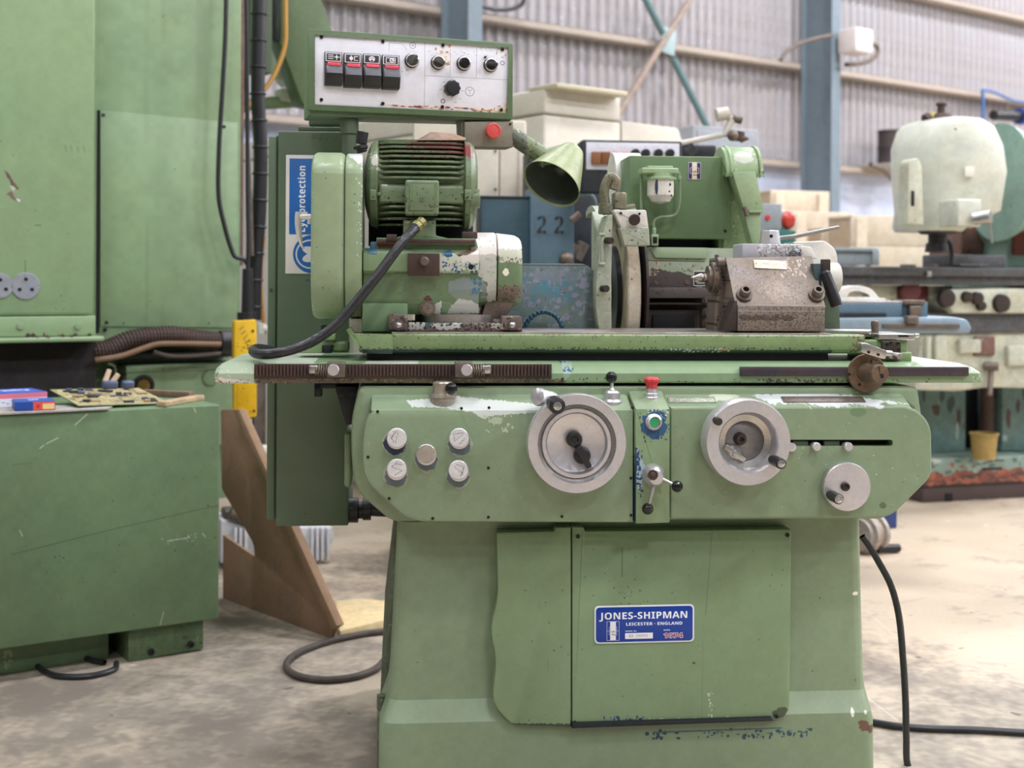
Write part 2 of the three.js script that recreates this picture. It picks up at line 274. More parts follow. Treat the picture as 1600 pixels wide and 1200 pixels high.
inHall(struct('wall_right', rbox(HX1, 0, -0.3, HX1 + 0.25, HTOP, HZ1, 0), mPlain));
inHall(struct('wall_front', rbox(HX0, 0, HZ1, HX1, HTOP, HZ1 + 0.25, 0), mRoof));
inHall(struct('ceiling', rbox(HX0 - 0.3, HTOP, -0.4, HX1 + 0.3, HTOP + 0.2, HZ1 + 0.3, 0), mRoof));
{ // hanging lamps
  const mLampCase = std({ color: 0x8f9498, roughness: 0.5, metalness: 0.5 }), mGlow = std({ color: 0xffffff, emissive: 0xf8f8ff, emissiveIntensity: 6 });
  for (const [u, n, p] of LAMPS) {
    const t = thing('high_bay_lamp', 'flat grey high bay lamp hanging in a row under the hall roof', 'lamp', H, 'high bay lamps under the roof');
    t.position.copy(new THREE.Vector3(u, 0, n).applyAxisAngle(V(0, 1, 0), H.yaw)).add(V(H.ox, 6.6, H.oz));
    part('lamp_housing', rbox(-0.62, 0.01, -0.32, 0.62, 0.09, 0.32, 0.01), mLampCase, t);
    part('lamp_panel', rbox(-0.6, 0.0, -0.3, 0.6, 0.009, 0.3, 0), mGlow, t);
    for (const x of [-0.4, 0.4]) part('lamp_cable', rod(V(x, 0.09, 0), V(x, 1.38, 0), 0.006, 0.006, 8), mBlack, t);
    const L = new THREE.RectAreaLight(0xf8f8ff, LAMP_POWER * p, 1.2, 0.6);
    L.position.set(0, -0.004, 0); L.rotation.x = -Math.PI / 2; t.add(L);
  }
}

// ---------------------------------------------------------------- the cylindrical grinder: base, apron, tables
const G = new Frame(0, 0, 0.0873);
const X = (px, py, z = 0) => F.at(px, py, z)[0], Y = (px, py, z = 0) => F.at(px, py, z)[1];
const grinder = thing('cylindrical_grinder', 'large green cylindrical grinding machine with two aluminium handwheels, motor, lamp and switch panel', 'grinding machine', G);
{ // cast base, flared at the foot
  const mBase = planar([580, 790, 1390, 1270], -0.13, 1.2, GREEN, 41, (c) => {
    specks(c, 600, 820, 1370, 1200, 26, 0x4d6348, 3, 1.3); blob(c, 1322, 1108, 3, 7, 0xe8e6da, 4); blob(c, 1343, 1108, 3, 3, 0xd3d8cc, 5); blob(c, 1333, 932, 5, 3, 0xe9e3d6, 6);
    blob(c, 1340, 1128, 9, 8, 0x6b5040, 7, 0.8); blob(c, 1352, 1134, 7, 6, 0x5a4438, 8, 0.8); specks(c, 1150, 1130, 1260, 1142, 40, 0x2f4a55, 9, 3); specks(c, 1000, 1128, 1180, 1140, 40, 0x263c50, 19, 3);
    scratch(c, [[1010, 1130], [1210, 1128]], 2, 0x3f5c66);
  }, { roughness: 0.45 }, 0.03);
  const ring = (x0, x1, py, z, r, zb) => { const a = F.at(x0, py, z), b = F.at(x1, py, z); return rectRing(a[0], b[0], zb, z, (a[1] + b[1]) / 2, r, 6); };
  const base = part('machine_base', loft([
    rectRing(X(592, 1200, -0.1), X(1372, 1200, -0.1), -0.98, -0.1, 0, 0.03, 6), ring(592, 1370, 1134, -0.1, 0.03, -0.98), ring(596, 1367, 1122, -0.1, 0.03, -0.98),
    ring(606, 1357, 1086, -0.128, 0.03, -0.96), ring(609, 1354, 1060, -0.13, 0.03, -0.95), ring(622, 1348, 812, -0.13, 0.03, -0.95)], 0.35), mBase, grinder);
  const mCast = tiled(0.3, 256, 0x5d6b58, 42, { roughness: 0.7 }, 0.12, (c, s) => wear(60, [0x3a4036, 0x7d8a76], 7)(c, s));
  part('rear_casting', loft([rectRing(X(590, 1100, -0.34), X(700, 1100, -0.34), -0.9, -0.34, 0.02, 0.02), rectRing(X(597, 1100, -0.34), X(700, 1100, -0.34), -0.9, -0.34, 0.3, 0.02), rectRing(X(612, 1000, -0.34), X(700, 900, -0.34), -0.9, -0.34, 0.5, 0.02), rectRing(X(616, 900, -0.34), X(700, 830, -0.34), -0.9, -0.34, 0.66, 0.02)]), mCast, base, 'rough cast rear of the base');
  part('levelling_foot', [rbox(X(589, 1180, -0.25), 0, -0.3, X(605, 1180, -0.25), 0.19, -0.2, 0.012), turned(V(X(597, 1100, -0.2), 0.19, -0.23), V(0, 1, 0), [[0, 0], [0.014, 0], [0.014, 0.03], [0, 0.03]], 6)], mCast, base);
}
function coverMat(rect, seed, draw) { return planar(rect, -0.085, 1.6, 0x7f9b77, seed, draw, { roughness: 0.4 }, 0.022); }
{ const m = coverMat([760, 815, 900, 1145], 43, (c) => { specks(c, 770, 830, 893, 1130, 22, 0x566b50, 3); scratch(c, [[774, 1112], [784, 1116]], 1.5, 0xd5dccf); scratch(c, [[818, 922], [823, 923]], 1, 0x55684f); scratch(c, [[856, 1030], [856, 1048]], 0.8, 0x6a8064); poly(c, [[800, 1128], [893, 1131], [893, 1137], [800, 1135]], 0x3b4a3c, 3); });
  const cover = part('access_cover', pext([[776, 832, 4], [866, 830, 2], [868, 824, 1], [892.4, 824], [892.4, 1137], [800, 1133, 10], [768, 1100, 30], [776, 1030, 20], [765, 984, 50], [778, 936, 20]], -0.085, 0.044, 0.004), m, grinder, 'left base cover with a wavy edge');
  const m2 = coverMat([890, 815, 1240, 1140], 44, (c) => {
    specks(c, 900, 835, 1236, 1120, 60, 0x5a7054, 5); scratch(c, [[971, 856], [971, 900]], 1.6, css(0x4f644a, 0.7)); scratch(c, [[1111, 820], [1101, 960]], 1.2, css(0x5c7356, 0.7)); scratch(c, [[1097, 1000], [1096, 1118]], 0.8, css(0x6d8466, 0.8));
    specks(c, 958, 915, 1000, 945, 18, 0x46573f, 6, 1.4); specks(c, 1106, 1080, 1114, 1118, 16, 0xd9e0d2, 7, 1.6); blob(c, 1083, 1034, 2.4, 1.6, 0x42523c, 8);
    poly(c, [[935, 1126], [1212, 1117], [1214, 1126], [935, 1137]], 0x6b7479, 9, 1.5); specks(c, 940, 1112, 1010, 1128, 60, 0x1f3f6e, 10, 2.4); poly(c, [[895, 1128], [940, 1129], [940, 1137], [895, 1140]], 0x2a3a38, 11); specks(c, 1000, 1118, 1210, 1130, 70, 0xb7c0c0, 12, 1.6); blob(c, 1220, 1113, 12, 9, 0x4b5a45, 13, 0.9); specks(c, 1000, 936, 1024, 942, 3, 0x39473a, 14, 1.4);
  });
  const c2 = part('access_cover', [pext([[894, 823], [912, 824, 1], [914, 830, 1], [1237, 827, 3], [1234, 1106, 6], [1226, 1122, 8], [1205, 1124, 3], [894, 1134]], -0.085, 0.05, 0.004)], m2, grinder, 'wide right base cover with bent lower edge');
  part('cover_lip', pext([[894, 1130], [1205, 1121], [1210, 1127], [894, 1139]], -0.076, 0.03, 0.004), mUnder, c2);
  for (const [x, y, p] of [[903, 838, c2], [1230, 836, c2], [1213, 1119, c2], [898, 1129, c2]]) part('screw', screw(x, y, -0.084, 0.0045), mScrew, p);
  // name plate
  const zp = -0.082, w = X(1085, 975, zp) - X(929, 975, zp), h = 0.083, cv = canvasOf(1248, Math.round(1248 * h / w)), c = cv.getContext('2d'), W = cv.width, K = cv.height;
  c.fillStyle = '#0c3c98'; c.fillRect(0, 0, W, K); c.fillStyle = '#f2f4f8'; c.textBaseline = 'alphabetic';
  const fit = (txt, font, x, y, tw) => { c.font = font; const m = c.measureText(txt).width; c.save(); c.translate(x, y); c.scale(tw / m, 1); c.fillText(txt, 0, 0); c.restore(); };
  fit('JONES-SHIPMAN', 'bold 130px sans-serif', 52, 160, 1140); fit('LEICESTER · ENGLAND', 'bold 58px sans-serif', 380, 250, 740); fit('SERIAL No', 'bold 24px sans-serif', 372, 334, 150); fit('MODEL', 'bold 24px sans-serif', 870, 330, 90);
  c.fillRect(372, 352, 360, 80); c.fillStyle = '#9c9690'; c.font = '52px monospace'; c.fillText('BA 09992', 420, 410);
  c.font = 'bold 100px sans-serif'; c.lineWidth = 9; c.strokeStyle = '#f4f0f2'; c.save(); c.translate(868, 430); c.scale(1.16, 0.95); c.strokeText('1074', 0, 0); c.fillStyle = '#b02a48'; c.fillText('1074', 0, 0); c.restore();
  c.strokeStyle = '#d8dcea'; c.lineWidth = 5; c.strokeRect(138, 190, 158, 256); c.lineWidth = 4; c.beginPath(); c.moveTo(138, 318); c.lineTo(296, 318); c.stroke(); c.strokeRect(168, 264, 98, 108); c.fillStyle = '#eef0f2'; c.fillRect(180, 190, 74, 256);
  c.save(); c.translate(236, 378); c.rotate(-Math.PI / 2); c.fillStyle = '#5a4a3c'; c.font = 'bold 56px sans-serif'; c.fillText('J·S', 0, 0); c.restore();
  const mPlate = std({ map: texture(cv), roughness: 0.3 }); mPlate.userData.rect = [-w / 2 + 0.004, h / 2 - 0.004, w / 2 - 0.004, -h / 2 + 0.004];
  const ctr = F.at(1007, 975, zp), sh = (W2, H2, r) => roundShape([[-W2, H2, r], [W2, H2, r], [W2, -H2, r], [-W2, -H2, r]]);
  const rim = part('name_plate', extrude(sh(w / 2, h / 2, 0.011), 0.003, 0.0008), std({ color: 0xe3e6ea, roughness: 0.35 }), c2, 'blue and white name plate'); rim.position.set(ctr[0], ctr[1], zp - 0.003); rim.rotation.z = 0.004;
  const face = extrude(sh(w / 2 - 0.0035, h / 2 - 0.0035, 0.009), 0.0012, 0.0003); face.translate(0, 0, 0.0025);
  part('printed_face', face, mPlate, rim);
}
{ // apron: the front gear housing
  const R = [540, 590, 1470, 830];
  const mApron = planar(R, 0, 2, GREEN, 45, (c) => {
    specks(c, 570, 650, 1450, 810, 90, 0x637a5c, 3, 1); specks(c, 570, 650, 1450, 810, 30, 0xb7c6b0, 4, 0.9);
    // primer and bare patches along the top edge, darker rings round the controls
    poly(c, [[632, 628], [700, 622], [860, 634], [880, 640], [760, 648], [748, 653], [730, 642], [690, 637], [640, 636]], 0xc3c9c2, 5); blob(c, 768, 655, 9, 6, 0xa9bda4, 6, 0.9); specks(c, 750, 648, 800, 672, 30, 0xb4c6ae, 7, 2);
    poly(c, [[1100, 628], [1120, 618], [1160, 622], [1150, 630]], 0xbccab6, 8); poly(c, [[1180, 622], [1300, 618], [1430, 634], [1390, 632], [1370, 638], [1336, 634], [1300, 637], [1240, 631], [1206, 634]], 0xc5c9c9, 9, 2);
    blob(c, 1335, 644, 13, 7, 0x6b8a66, 10, 0.3); specks(c, 1250, 700, 1440, 790, 10, 0xd4ddcf, 11, 1.1); scratch(c, [[1257, 632], [1260, 640]], 1, 0xd8dfd3);
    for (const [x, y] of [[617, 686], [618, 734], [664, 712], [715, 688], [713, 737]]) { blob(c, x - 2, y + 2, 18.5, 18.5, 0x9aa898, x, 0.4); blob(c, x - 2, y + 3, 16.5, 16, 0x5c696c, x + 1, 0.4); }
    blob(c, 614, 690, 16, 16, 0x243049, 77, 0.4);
    blob(c, 1376, 789, 6, 5, 0x586f52, 14); scratch(c, [[896, 690], [905, 640]], 0.6, 0x6b8265); scratch(c, [[733, 685], [712, 640]], 5, css(0x6f8b69, 0.3));
  }, { roughness: 0.4 }, 0.028);
  // body behind, seen as a rim to the left and below
  part('apron_body', pext([[548, 660, 24], [560, 604, 10], [1436, 604, 12], [1444, 660, 20], [1446, 742, 16], [1385, 812, 12], [612, 816, 14], [556, 768, 20], [549, 720, 20]], -0.075, 0.34, 0.012), mGreen, grinder);
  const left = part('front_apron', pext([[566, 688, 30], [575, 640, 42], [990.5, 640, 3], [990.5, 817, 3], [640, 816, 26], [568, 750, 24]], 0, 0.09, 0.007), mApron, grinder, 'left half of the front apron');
  const slot = [[1206, 688, 5], [1398, 688, 5], [1398, 698, 5], [1206, 698, 5]];
  const right = part('front_apron', cut(tidy(pext([[1047.5, 636, 2], [1426, 634, 30], [1456, 662, 34], [1457, 744, 14], [1392, 809, 20], [1047.5, 811, 3]], 0, 0.09, 0.005), 0), tidy(pext(slot, 0.01, 0.06, 0), 0)), mApron, grinder, 'right half of the front apron with a long slot');
  part('slot_back', pbox(1196, 680, 1408, 706, -0.03, 0.01, 0), mDarkHole, right);
  for (const x of [1268, 1317]) { part('slot_knob', pturn(x, 695, -0.018, [[0, 0], [0.006, 0], [0.006, 0.02], [0.0092, 0.022], [0.0095, 0.036], [0.008, 0.038], [0, 0.038]], 24), mAlu, right); part('slide_block', pbox(x - 29, 689, x - 5, 697, -0.008, 0.01, 0.001), mGreenDark, right); }
  part('slot_knob', pturn(1231, 696, -0.018, [[0, 0], [0.006, 0], [0.006, 0.02], [0.0092, 0.022], [0.0095, 0.03], [0, 0.032]], 24), mAlu, right);
  const mid = part('control_strip', [pext([[993, 640, 2], [1047, 639, 2], [1047, 817, 3], [993, 819, 3]], 0.012, 0.1, 0.004)], planar([985, 590, 1055, 825], 0.012, 3, 0x829d7a, 46, (c) => {
    blob(c, 1022, 660, 21, 21, 0x2f5577, 3, 0.7); specks(c, 1000, 640, 1045, 690, 40, 0x24466b, 4, 2); specks(c, 1010, 640, 1045, 655, 30, 0xb8cbb8, 5, 1.6); blob(c, 1027, 683, 3, 4, 0x24466b, 6, 0.8);
    poly(c, [[996, 694], [1000, 712], [1008, 726], [1004, 760], [996, 766]], 0x9db4bb, 7, 1.5); specks(c, 995, 700, 1004, 775, 50, 0x1f3f6a, 8, 2.6); scratch(c, [[994.5, 700], [994, 815]], 1.6, 0x27435e);
  }, { roughness: 0.4 }), grinder);
  part('strip_cap', extX([[0.012, Y(1020, 640, 0.012), 0.004], [-0.1, Y(1020, 603, -0.1), 0.01], [-0.16, Y(1020, 603, -0.1), 0.004], [-0.16, Y(1020, 640, 0)]], X(993, 640, 0.01), X(1047, 640, 0.01)), mGreen, mid);
  // sloping ledge between the apron front and the table
  const ledge = (a, b) => extX([[-0.004, Y(900, 643, 0), 0.008], [-0.094, Y(900, 609, -0.1), 0.02], [-0.1, Y(900, 603, -0.1), 0.004], [-0.17, Y(900, 603, -0.1)], [-0.17, Y(900, 643, 0)]], a, b, 0.008);
  const lg = part('apron_ledge', [ledge(X(578, 640), X(991, 640)), ledge(X(1047, 640), X(1432, 640))], mApron, grinder, 'sloping ledge with worn white patches');
  for (const [x, y, r] of [[579, 609, 0.0055], [597, 607, 0.003], [628, 607, 0.003], [658, 608, 0.003], [734, 608, 0.004], [760, 607, 0.003], [788, 606, 0.003], [871, 606, 0.004], [1051, 606, 0.005], [1421, 609, 0.0055], [1366, 621, 0.004], [1400, 620, 0.004]]) part('screw', screw(x, y, -0.093, r, 0.004), mScrew, lg);
  for (const [x, y] of [[590, 643], [721, 638], [764, 637], [575, 714], [608, 779], [676, 810], [763, 808], [763, 731], [878, 807], [986, 805], [986, 747], [988, 637]]) part('screw', screw(x, y, 0.001, 0.0032, 0.0015), mScrew, left);
  const plateTex = (w, h, dark) => { const cv = canvasOf(w, h), c = cv.getContext('2d'); fillNoise(c, w, h, dark ? 0x6d5f56 : 0xaab3a6, 3, 0.1, 60); c.strokeStyle = '#4b4a44'; c.lineWidth = 3; c.strokeRect(6, 6, w - 12, h - 12); const r = rng(8); c.fillStyle = dark ? '#8d8177' : '#5c6459'; for (let i = 0; i < 40; i++) c.fillRect(20 + r() * (w - 60), 12 + Math.floor(r() * 3) * h / 4, 8 + r() * 26, 3); return std({ map: texture(cv), roughness: 0.5, metalness: 0.3 }); };
  const ip = (x0, x1, y, dark) => { const a = X(x0, y, -0.05), b = X(x1, y, -0.05), g = new RoundedBoxGeometry(b - a, 0.026, 0.002, 1, 0.0008); const m = plateTex(256, 48, dark); m.userData.rect = [-(b - a) / 2, 0.013, (b - a) / 2, -0.013]; const o = part('instruction_plate', g, m, lg); const ya = Y(900, 643, 0), yb = Y(900, 609, -0.1); o.position.set((a + b) / 2, ya + (yb - ya) * 0.5 + 0.0012, -0.049); o.rotation.x = -Math.PI / 2 + Math.atan2(yb - ya, 0.09); };
  ip(1044, 1118, 616, false); ip(1222, 1350, 617, true);
  // five dial knobs with worn printed faces
  const mDial = (seed) => { const cv = canvasOf(128, 128), c = cv.getContext('2d'); fillNoise(c, 128, 128, 0xd9d9dc, seed, 0.06, 50); c.fillStyle = '#6f6f73'; c.font = 'bold 13px sans-serif'; const r = rng(seed); for (let i = 0; i < 3; i++) { c.save(); c.translate(64, 64); c.rotate(r() * 6); for (let k = 0; k < 6; k++) c.fillRect(-34 + k * 9 + r() * 4, 28 - r() * 4, 5, 6); c.restore(); } c.save(); c.translate(64, 64); c.rotate(r() * 3); for (let k = 0; k < 9; k++) c.fillRect(-34 + k * 8, -3 + r() * 3, 4, 5); c.restore(); const m = std({ map: texture(cv), roughness: 0.4, metalness: 0.4 }); m.userData.rect = [-0.021, 0.021, 0.021, -0.021]; return m; };
  [[620, 684], [620, 732], [666, 709, 1], [717, 684], [716, 734]].forEach(([x, y, plain], i) => {
    const k = part('dial_knob', pturn(x, y, 0, [[0, 0], [0.021, 0], [0.021, 0.006], [0.0185, 0.007], [0.0185, 0.012], [0.02, 0.014], [0.02, 0.03], [0, 0.03]], 36), mAlu, left);
    const f = part('dial_face', turned(V(0, 0, 0), V(0, 0, 1), [[0, 0], [0.0196, 0], [0.0196, 0.0016], [0.0185, 0.0024], [0, 0.0024]], 36), plain ? mSteel : mDial(i + 60), k); f.position.copy(F.v(x, y, 0.0295).setZ(0.0295));
  });
  // aluminium handwheels
  const handle = (name, x, y, z, len, r, tip, p) => { const c = F.v(x, y, z); const h = part(name, [turned(c, V(0, 0, 1), [[0, -0.01], [r * 0.55, -0.01], [r * 0.55, 0], [r * 0.86, 0.002], [r, len * 0.3], [r * 0.95, len * 0.85], [r, len - 0.002], [r * 0.8, len], [0, len]], 24)], mBlack, p); part('handle_end', turned(c.clone().setZ(z + len - 0.0005), V(0, 0, 1), [[0, 0], [tip, 0], [tip, 0.002], [tip * 0.7, 0.003], [tip * 0.5, 0.001], [0, 0.001]], 20), mSteel, h); return h; };
  { const z = 0.035, s = 0.001335, w = part('handwheel', pturn(898, 690, z, [[0, -0.03], [0.03, -0.03], [0.03, 0], [0.092, 0], [0.1, 0.004], [0.103, 0.01], [0.103, 0.034], [0.1015, 0.037], [0.0815, 0.037], [0.0795, 0.034], [0.0775, 0.027], [0.0735, 0.027], [0.0715, 0.031], [0.0645, 0.031], [0.062, 0.028], [0.0605, 0.021], [0.057, 0.0195], [0, 0.0195]], 96), mAlu, grinder, 'large dished aluminium handwheel');
    part('wheel_groove', pturn(898, 690, z, [[0.0805, 0.0365], [0.0815, 0.0376], [0.0755, 0.0285], [0.0735, 0.0276], [0.0775, 0.0268]], 96), mAluGroove, w);
    part('hub_knob', turned(F.v(896.5, 686, z + 0.02), V(0, 0, 1), [[0, 0], [0.0165, 0], [0.0165, 0.012], [0.014, 0.016], [0.008, 0.017], [0.006, 0.014], [0, 0.014]], 32), mBlack, w);
    const c = F.v(909, 711, z + 0.02), b = new THREE.ExtrudeGeometry(roundShape([[-0.007, 0.022, 0.003], [0.007, 0.022, 0.003], [0.0055, -0.026, 0.003], [-0.0045, -0.026, 0.003]]), { depth: 0.012, bevelEnabled: true, bevelSize: 0.001, bevelThickness: 0.001 }); b.rotateZ(0.5); b.translate(c.x, c.y, c.z + 0.012);
    part('pointer_knob', [turned(c, V(0, 0, 1), [[0, 0], [0.018, 0], [0.017, 0.012], [0.013, 0.016], [0, 0.017]], 32), b], mBlack, w);
    handle('crank_handle', 864, 629, z + 0.036, 0.075, 0.0165, 0.0085, w);
  }
  { const z = 0.02, w = part('handwheel', pturn(1159, 687, z, [[0, -0.02], [0.05, -0.02], [0.086, 0], [0.0905, 0.004], [0.0905, 0.05], [0.0885, 0.054], [0.064, 0.054], [0.0615, 0.051], [0.0575, 0.03], [0.0555, 0.024], [0.047, 0.022], [0.044, 0.022], [0.0425, 0.012], [0, 0.012]], 96), mAlu, grinder, 'smaller deep dished aluminium handwheel');
    part('wheel_dial', pturn(1159, 687, z, [[0.0425, 0.0215], [0.0565, 0.025], [0.0575, 0.0288], [0.056, 0.0265], [0.0425, 0.0228]], 96), mSteel, w); part('hub_disc', pturn(1159, 687, z, [[0, 0.0125], [0.0415, 0.0125], [0.0415, 0.0145], [0.04, 0.0155], [0, 0.0155]], 64), mAluGroove, w);
    part('hub_bolt', turned(F.v(1155, 685, z + 0.015), V(0, 0, 1), [[0, 0], [0.0135, 0], [0.0135, 0.008], [0.0105, 0.012], [0.0105, 0.02], [0.005, 0.021], [0.004, 0.016], [0, 0.016]], 28), mDarkIron, w);
    const c = F.v(1146, 707, z + 0.0155), b = new THREE.ExtrudeGeometry(roundShape([[-0.005, 0.024, 0.002], [0.004, 0.026, 0.002], [0.006, 0, 0.004], [0.004, -0.026, 0.002], [-0.004, -0.024, 0.002], [-0.006, 0, 0.004]]), { depth: 0.008, bevelEnabled: true, bevelSize: 0.001, bevelThickness: 0.001 }); b.rotateZ(0.95); b.translate(c.x, c.y, c.z + 0.006);
    part('pointer_knob', [turned(c, V(0, 0, 1), [[0, 0], [0.016, 0], [0.016, 0.006], [0.008, 0.008], [0.006, 0.018], [0, 0.019]], 28), b], mSteel, w);
    handle('crank_handle', 1207, 718, z + 0.05, 0.062, 0.0115, 0.008, w);
    part('locking_pin', turned(F.v(1119, 657, z + 0.05), V(0, 0, 1), [[0, 0], [0.0085, 0], [0.0085, 0.02], [0.007, 0.022], [0, 0.022]], 20), mDarkIron, w);
  }
  { const z = 0.008, w = part('crank_disc', pturn(1320, 759, z, [[0, -0.01], [0.05, -0.01], [0.052, -0.004], [0.052, 0.015], [0.0505, 0.017], [0, 0.017]], 72), mAlu, grinder, 'flat aluminium crank disc');
    part('hub_bolt', turned(F.v(1320, 760, z + 0.016), V(0, 0, 1), [[0, 0], [0.0095, 0], [0.0095, 0.006], [0.007, 0.008], [0.004, 0.004], [0, 0.004]], 24), mDarkIron, w);
    handle('crank_handle', 1297, 773, z + 0.016, 0.055, 0.0115, 0.009, w);
  }
  // push button, three-arm selector
  { const b = part('start_button', pturn(1021, 659, 0.012, [[0, 0], [0.0175, 0], [0.0175, 0.006], [0.0155, 0.008], [0.0155, 0.014], [0.013, 0.017], [0.0115, 0.017], [0.0115, 0.01], [0, 0.01]], 36), mAlu, mid); part('button_cap', pturn(1021, 659, 0.022, [[0, 0], [0.0112, 0], [0.0112, 0.004], [0.01, 0.005], [0, 0.005]], 30), std({ color: 0x2f9a62, roughness: 0.35 }), b, 'green push button');
    const h = part('selector_hub', pturn(1020, 742, 0.012, [[0, 0], [0.0245, 0], [0.0245, 0.012], [0.02, 0.026], [0.0145, 0.034], [0.0145, 0.04], [0, 0.04]], 40), mAlu, mid);
    part('hub_ring', pturn(1020, 742, 0.0515, [[0.0, 0], [0.011, 0], [0.011, 0.002], [0.009, 0.003], [0.007, 0.001], [0.005, 0.003], [0, 0.003]], 30), mBrownPlate, h);
    for (const [x, y] of [[1058, 760], [1012, 795]]) { const a = F.v(1025, 744, 0.035), e = F.v(x, y, 0.05); part('selector_lever', [rod(a, e, 0.0042, 0.0034)], mSteel, mid); part('ball_knob', ball(e, 0.0122), mKnobBlack, mid); }
  }
  // standing controls on the ledge
  const zl = -0.05, yl = (x, y) => F.v(x, y, zl), UP = V(0, 1, 0);
  { const c = yl(1018, 622); const s = part('emergency_stop', [turned(c, UP, [[0, -0.02], [0.017, -0.02], [0.017, 0.002], [0.0155, 0.004], [0.0155, 0.01], [0.0125, 0.012], [0.0125, 0.022], [0, 0.022]], 32)], mAlu, mid); part('button_cap', turned(c, UP, [[0, 0.02], [0.0125, 0.02], [0.0125, 0.03], [0.017, 0.036], [0.017, 0.041], [0.013, 0.045], [0.006, 0.046], [0, 0.046]], 32), mRed, s, 'red mushroom button'); }
  { const c = yl(956, 627); const s = part('toggle_lever', [turned(c, UP, [[0, -0.02], [0.023, -0.02], [0.023, 0.0], [0.02, 0.003], [0.0175, 0.005], [0.0175, 0.019], [0.014, 0.023], [0.006, 0.025], [0.0035, 0.03], [0.0035, 0.05], [0, 0.05]], 36)], mAlu, lg); part('ball_knob', ball(c.clone().add(V(-0.0015, 0.052, 0)), 0.0125), mKnobBlack, s); }
  { const c = yl(692, 616), s = part('speed_lever', [turned(c, UP, [[0, -0.03], [0.027, -0.03], [0.026, -0.008], [0.029, -0.006], [0.029, -0.001], [0.022, 0.003], [0.022, 0.024], [0.019, 0.027], [0, 0.027]], 36), rod(c.clone().add(V(0, 0.014, 0)), yl(702, 605).setZ(zl + 0.035), 0.005)], tiled(0.1, 128, 0xa39c92, 47, { metalness: 0.6, roughness: 0.45 }, 0.12), lg); part('ball_knob', ball(yl(704, 605).setZ(zl + 0.04), 0.0132), mKnobBlack, s); }
  { const a = F.v(863, 624, -0.01), b = F.v(831, 618, 0.04); part('knurled_knob', [turned(a, b.clone().sub(a), [[0, -0.03], [0.006, -0.03], [0.008, 0], [0.0165, 0.002], [0.0165, 0.012], [0.0155, 0.013], [0.0155, 0.018], [0.0165, 0.019], [0.0165, 0.03], [0.0155, 0.031], [0.0155, 0.036], [0.0185, 0.038], [0.0195, 0.046], [0.018, 0.053], [0.014, 0.055], [0, 0.054]], 36)], mAlu, lg); }
}
{ // table slide that runs left and right, with rack and trip dogs
  const ZF = -0.085, ZB = -0.47, x0 = X(334, 585, ZF), x1 = X(1538, 585, ZF), yb = Y(900, 598.5, ZF), yt = Y(900, 563, -0.175) - 0.002;
  const R = [320, 540, 1560, 612], mSlide = planar(R, ZF, 1.6, 0x86a380, 51, (c) => {
    poly(c, [[332, 553], [480, 552], [500, 562], [420, 572], [398, 568], [392, 600], [334, 598]], 0xa9c0a8, 3, 1.4); poly(c, [[400, 552], [640, 552], [640, 569], [560, 572], [430, 571]], 0xbfcfc0, 4, 1.6); blob(c, 520, 567, 40, 4, 0x7d9c77, 5, 0.5);
    specks(c, 332, 570, 396, 600, 50, 0xcfd6c9, 6, 0.9); poly(c, [[336, 588], [360, 590], [396, 596], [396, 601], [334, 601]], 0xd3cfc2, 7, 1.4); specks(c, 334, 592, 396, 601, 40, 0x6b5a4b, 7, 0.9); specks(c, 336, 570, 342, 598, 26, 0x5a5348, 8, 0.8);
    poly(c, [[396, 591], [866, 591], [866, 601], [396, 601]], 0x5d5546, 9, 1); specks(c, 396, 590, 866, 601, 190, 0x3c332b, 10, 2.4); specks(c, 396, 590, 866, 601, 60, 0x8d8a64, 11, 1.8);
    poly(c, [[862, 562], [880, 566], [872, 590], [864, 594]], 0x9bb3a4, 12); specks(c, 860, 560, 880, 580, 26, 0x27507a, 13, 2); specks(c, 866, 590, 1540, 602, 90, 0x4c5a47, 14, 1.6); scratch(c, [[880, 598], [1156, 599]], 1.6, 0x57503f);
    poly(c, [[1438, 550], [1516, 550], [1522, 571], [1440, 574]], 0xd3dccf, 15, 1.3); specks(c, 1515, 560, 1540, 598, 40, 0xb7c8b2, 16, 2); specks(c, 1160, 592, 1330, 602, 120, 0x3f3d36, 17, 2.2);  // pale patch on the right end paints reflected light over worn paint
  }, { roughness: 0.34 }, 0.03);
  const plan = [[x0, ZB, 0.02], [x1 - 0.05, ZB, 0.02], [x1, ZF - 0.1, 0.05], [x1, ZF, 0.012], [x0, ZF, 0.012]];
  const lower = loft([
    [[x0 + 0.004, 0], [x1 - 0.002, 0], 0, yb], [[x0, 0], [x1, 0], 0.002, yb + 0.004], [[x0, 0], [x1 - 0.004, 0], 0.002, yt - 0.021], [[x0 + 0.004, 0], [x1 - 0.02, 0], -0.006, yt - 0.009], [[x0 + 0.014, 0], [x1 - 0.04, 0], -0.03, yt - 0.001], [[x0 + 0.03, 0], [x1 - 0.07, 0], -0.06, yt + 0.002]].map(([a, b, dz, y]) => rectRing(a[0], b[0], ZB, ZF + dz, y, 0.014, 5)), 0.5);
  const slide = part('table_slide', lower, mSlide, grinder, 'long sliding table with worn green ends and a glare painted on the right end');
  // rack of many fine teeth
  const teeth = [pbox(397, 569, 862, 592, ZF + 0.006, 0.012, 0.001)]; for (let i = 0; i < 86; i++) { const xx = 400 + i * 5.38; if (xx < 860) teeth.push(pbox(xx, 570, xx + 2.7, 587, ZF + 0.0115, 0.008, 0)); }
  const rack = part('toothed_rack', teeth, mBrownPlate, slide); rack.userData.kind = 'stuff';
  part('guide_rail', [pbox(1158, 573.5, 1514, 588, ZF + 0.012, 0.016, 0.0015)], tiled(0.4, 256, 0x453c40, 52, { metalness: 0.35, roughness: 0.45 }, 0.1, (c, s) => { wear(40, [0x5c5050, 0x382e30], 5)(c, s); scr(20, css(0x7a7072, 0.5), 60)(c, s); }), slide);
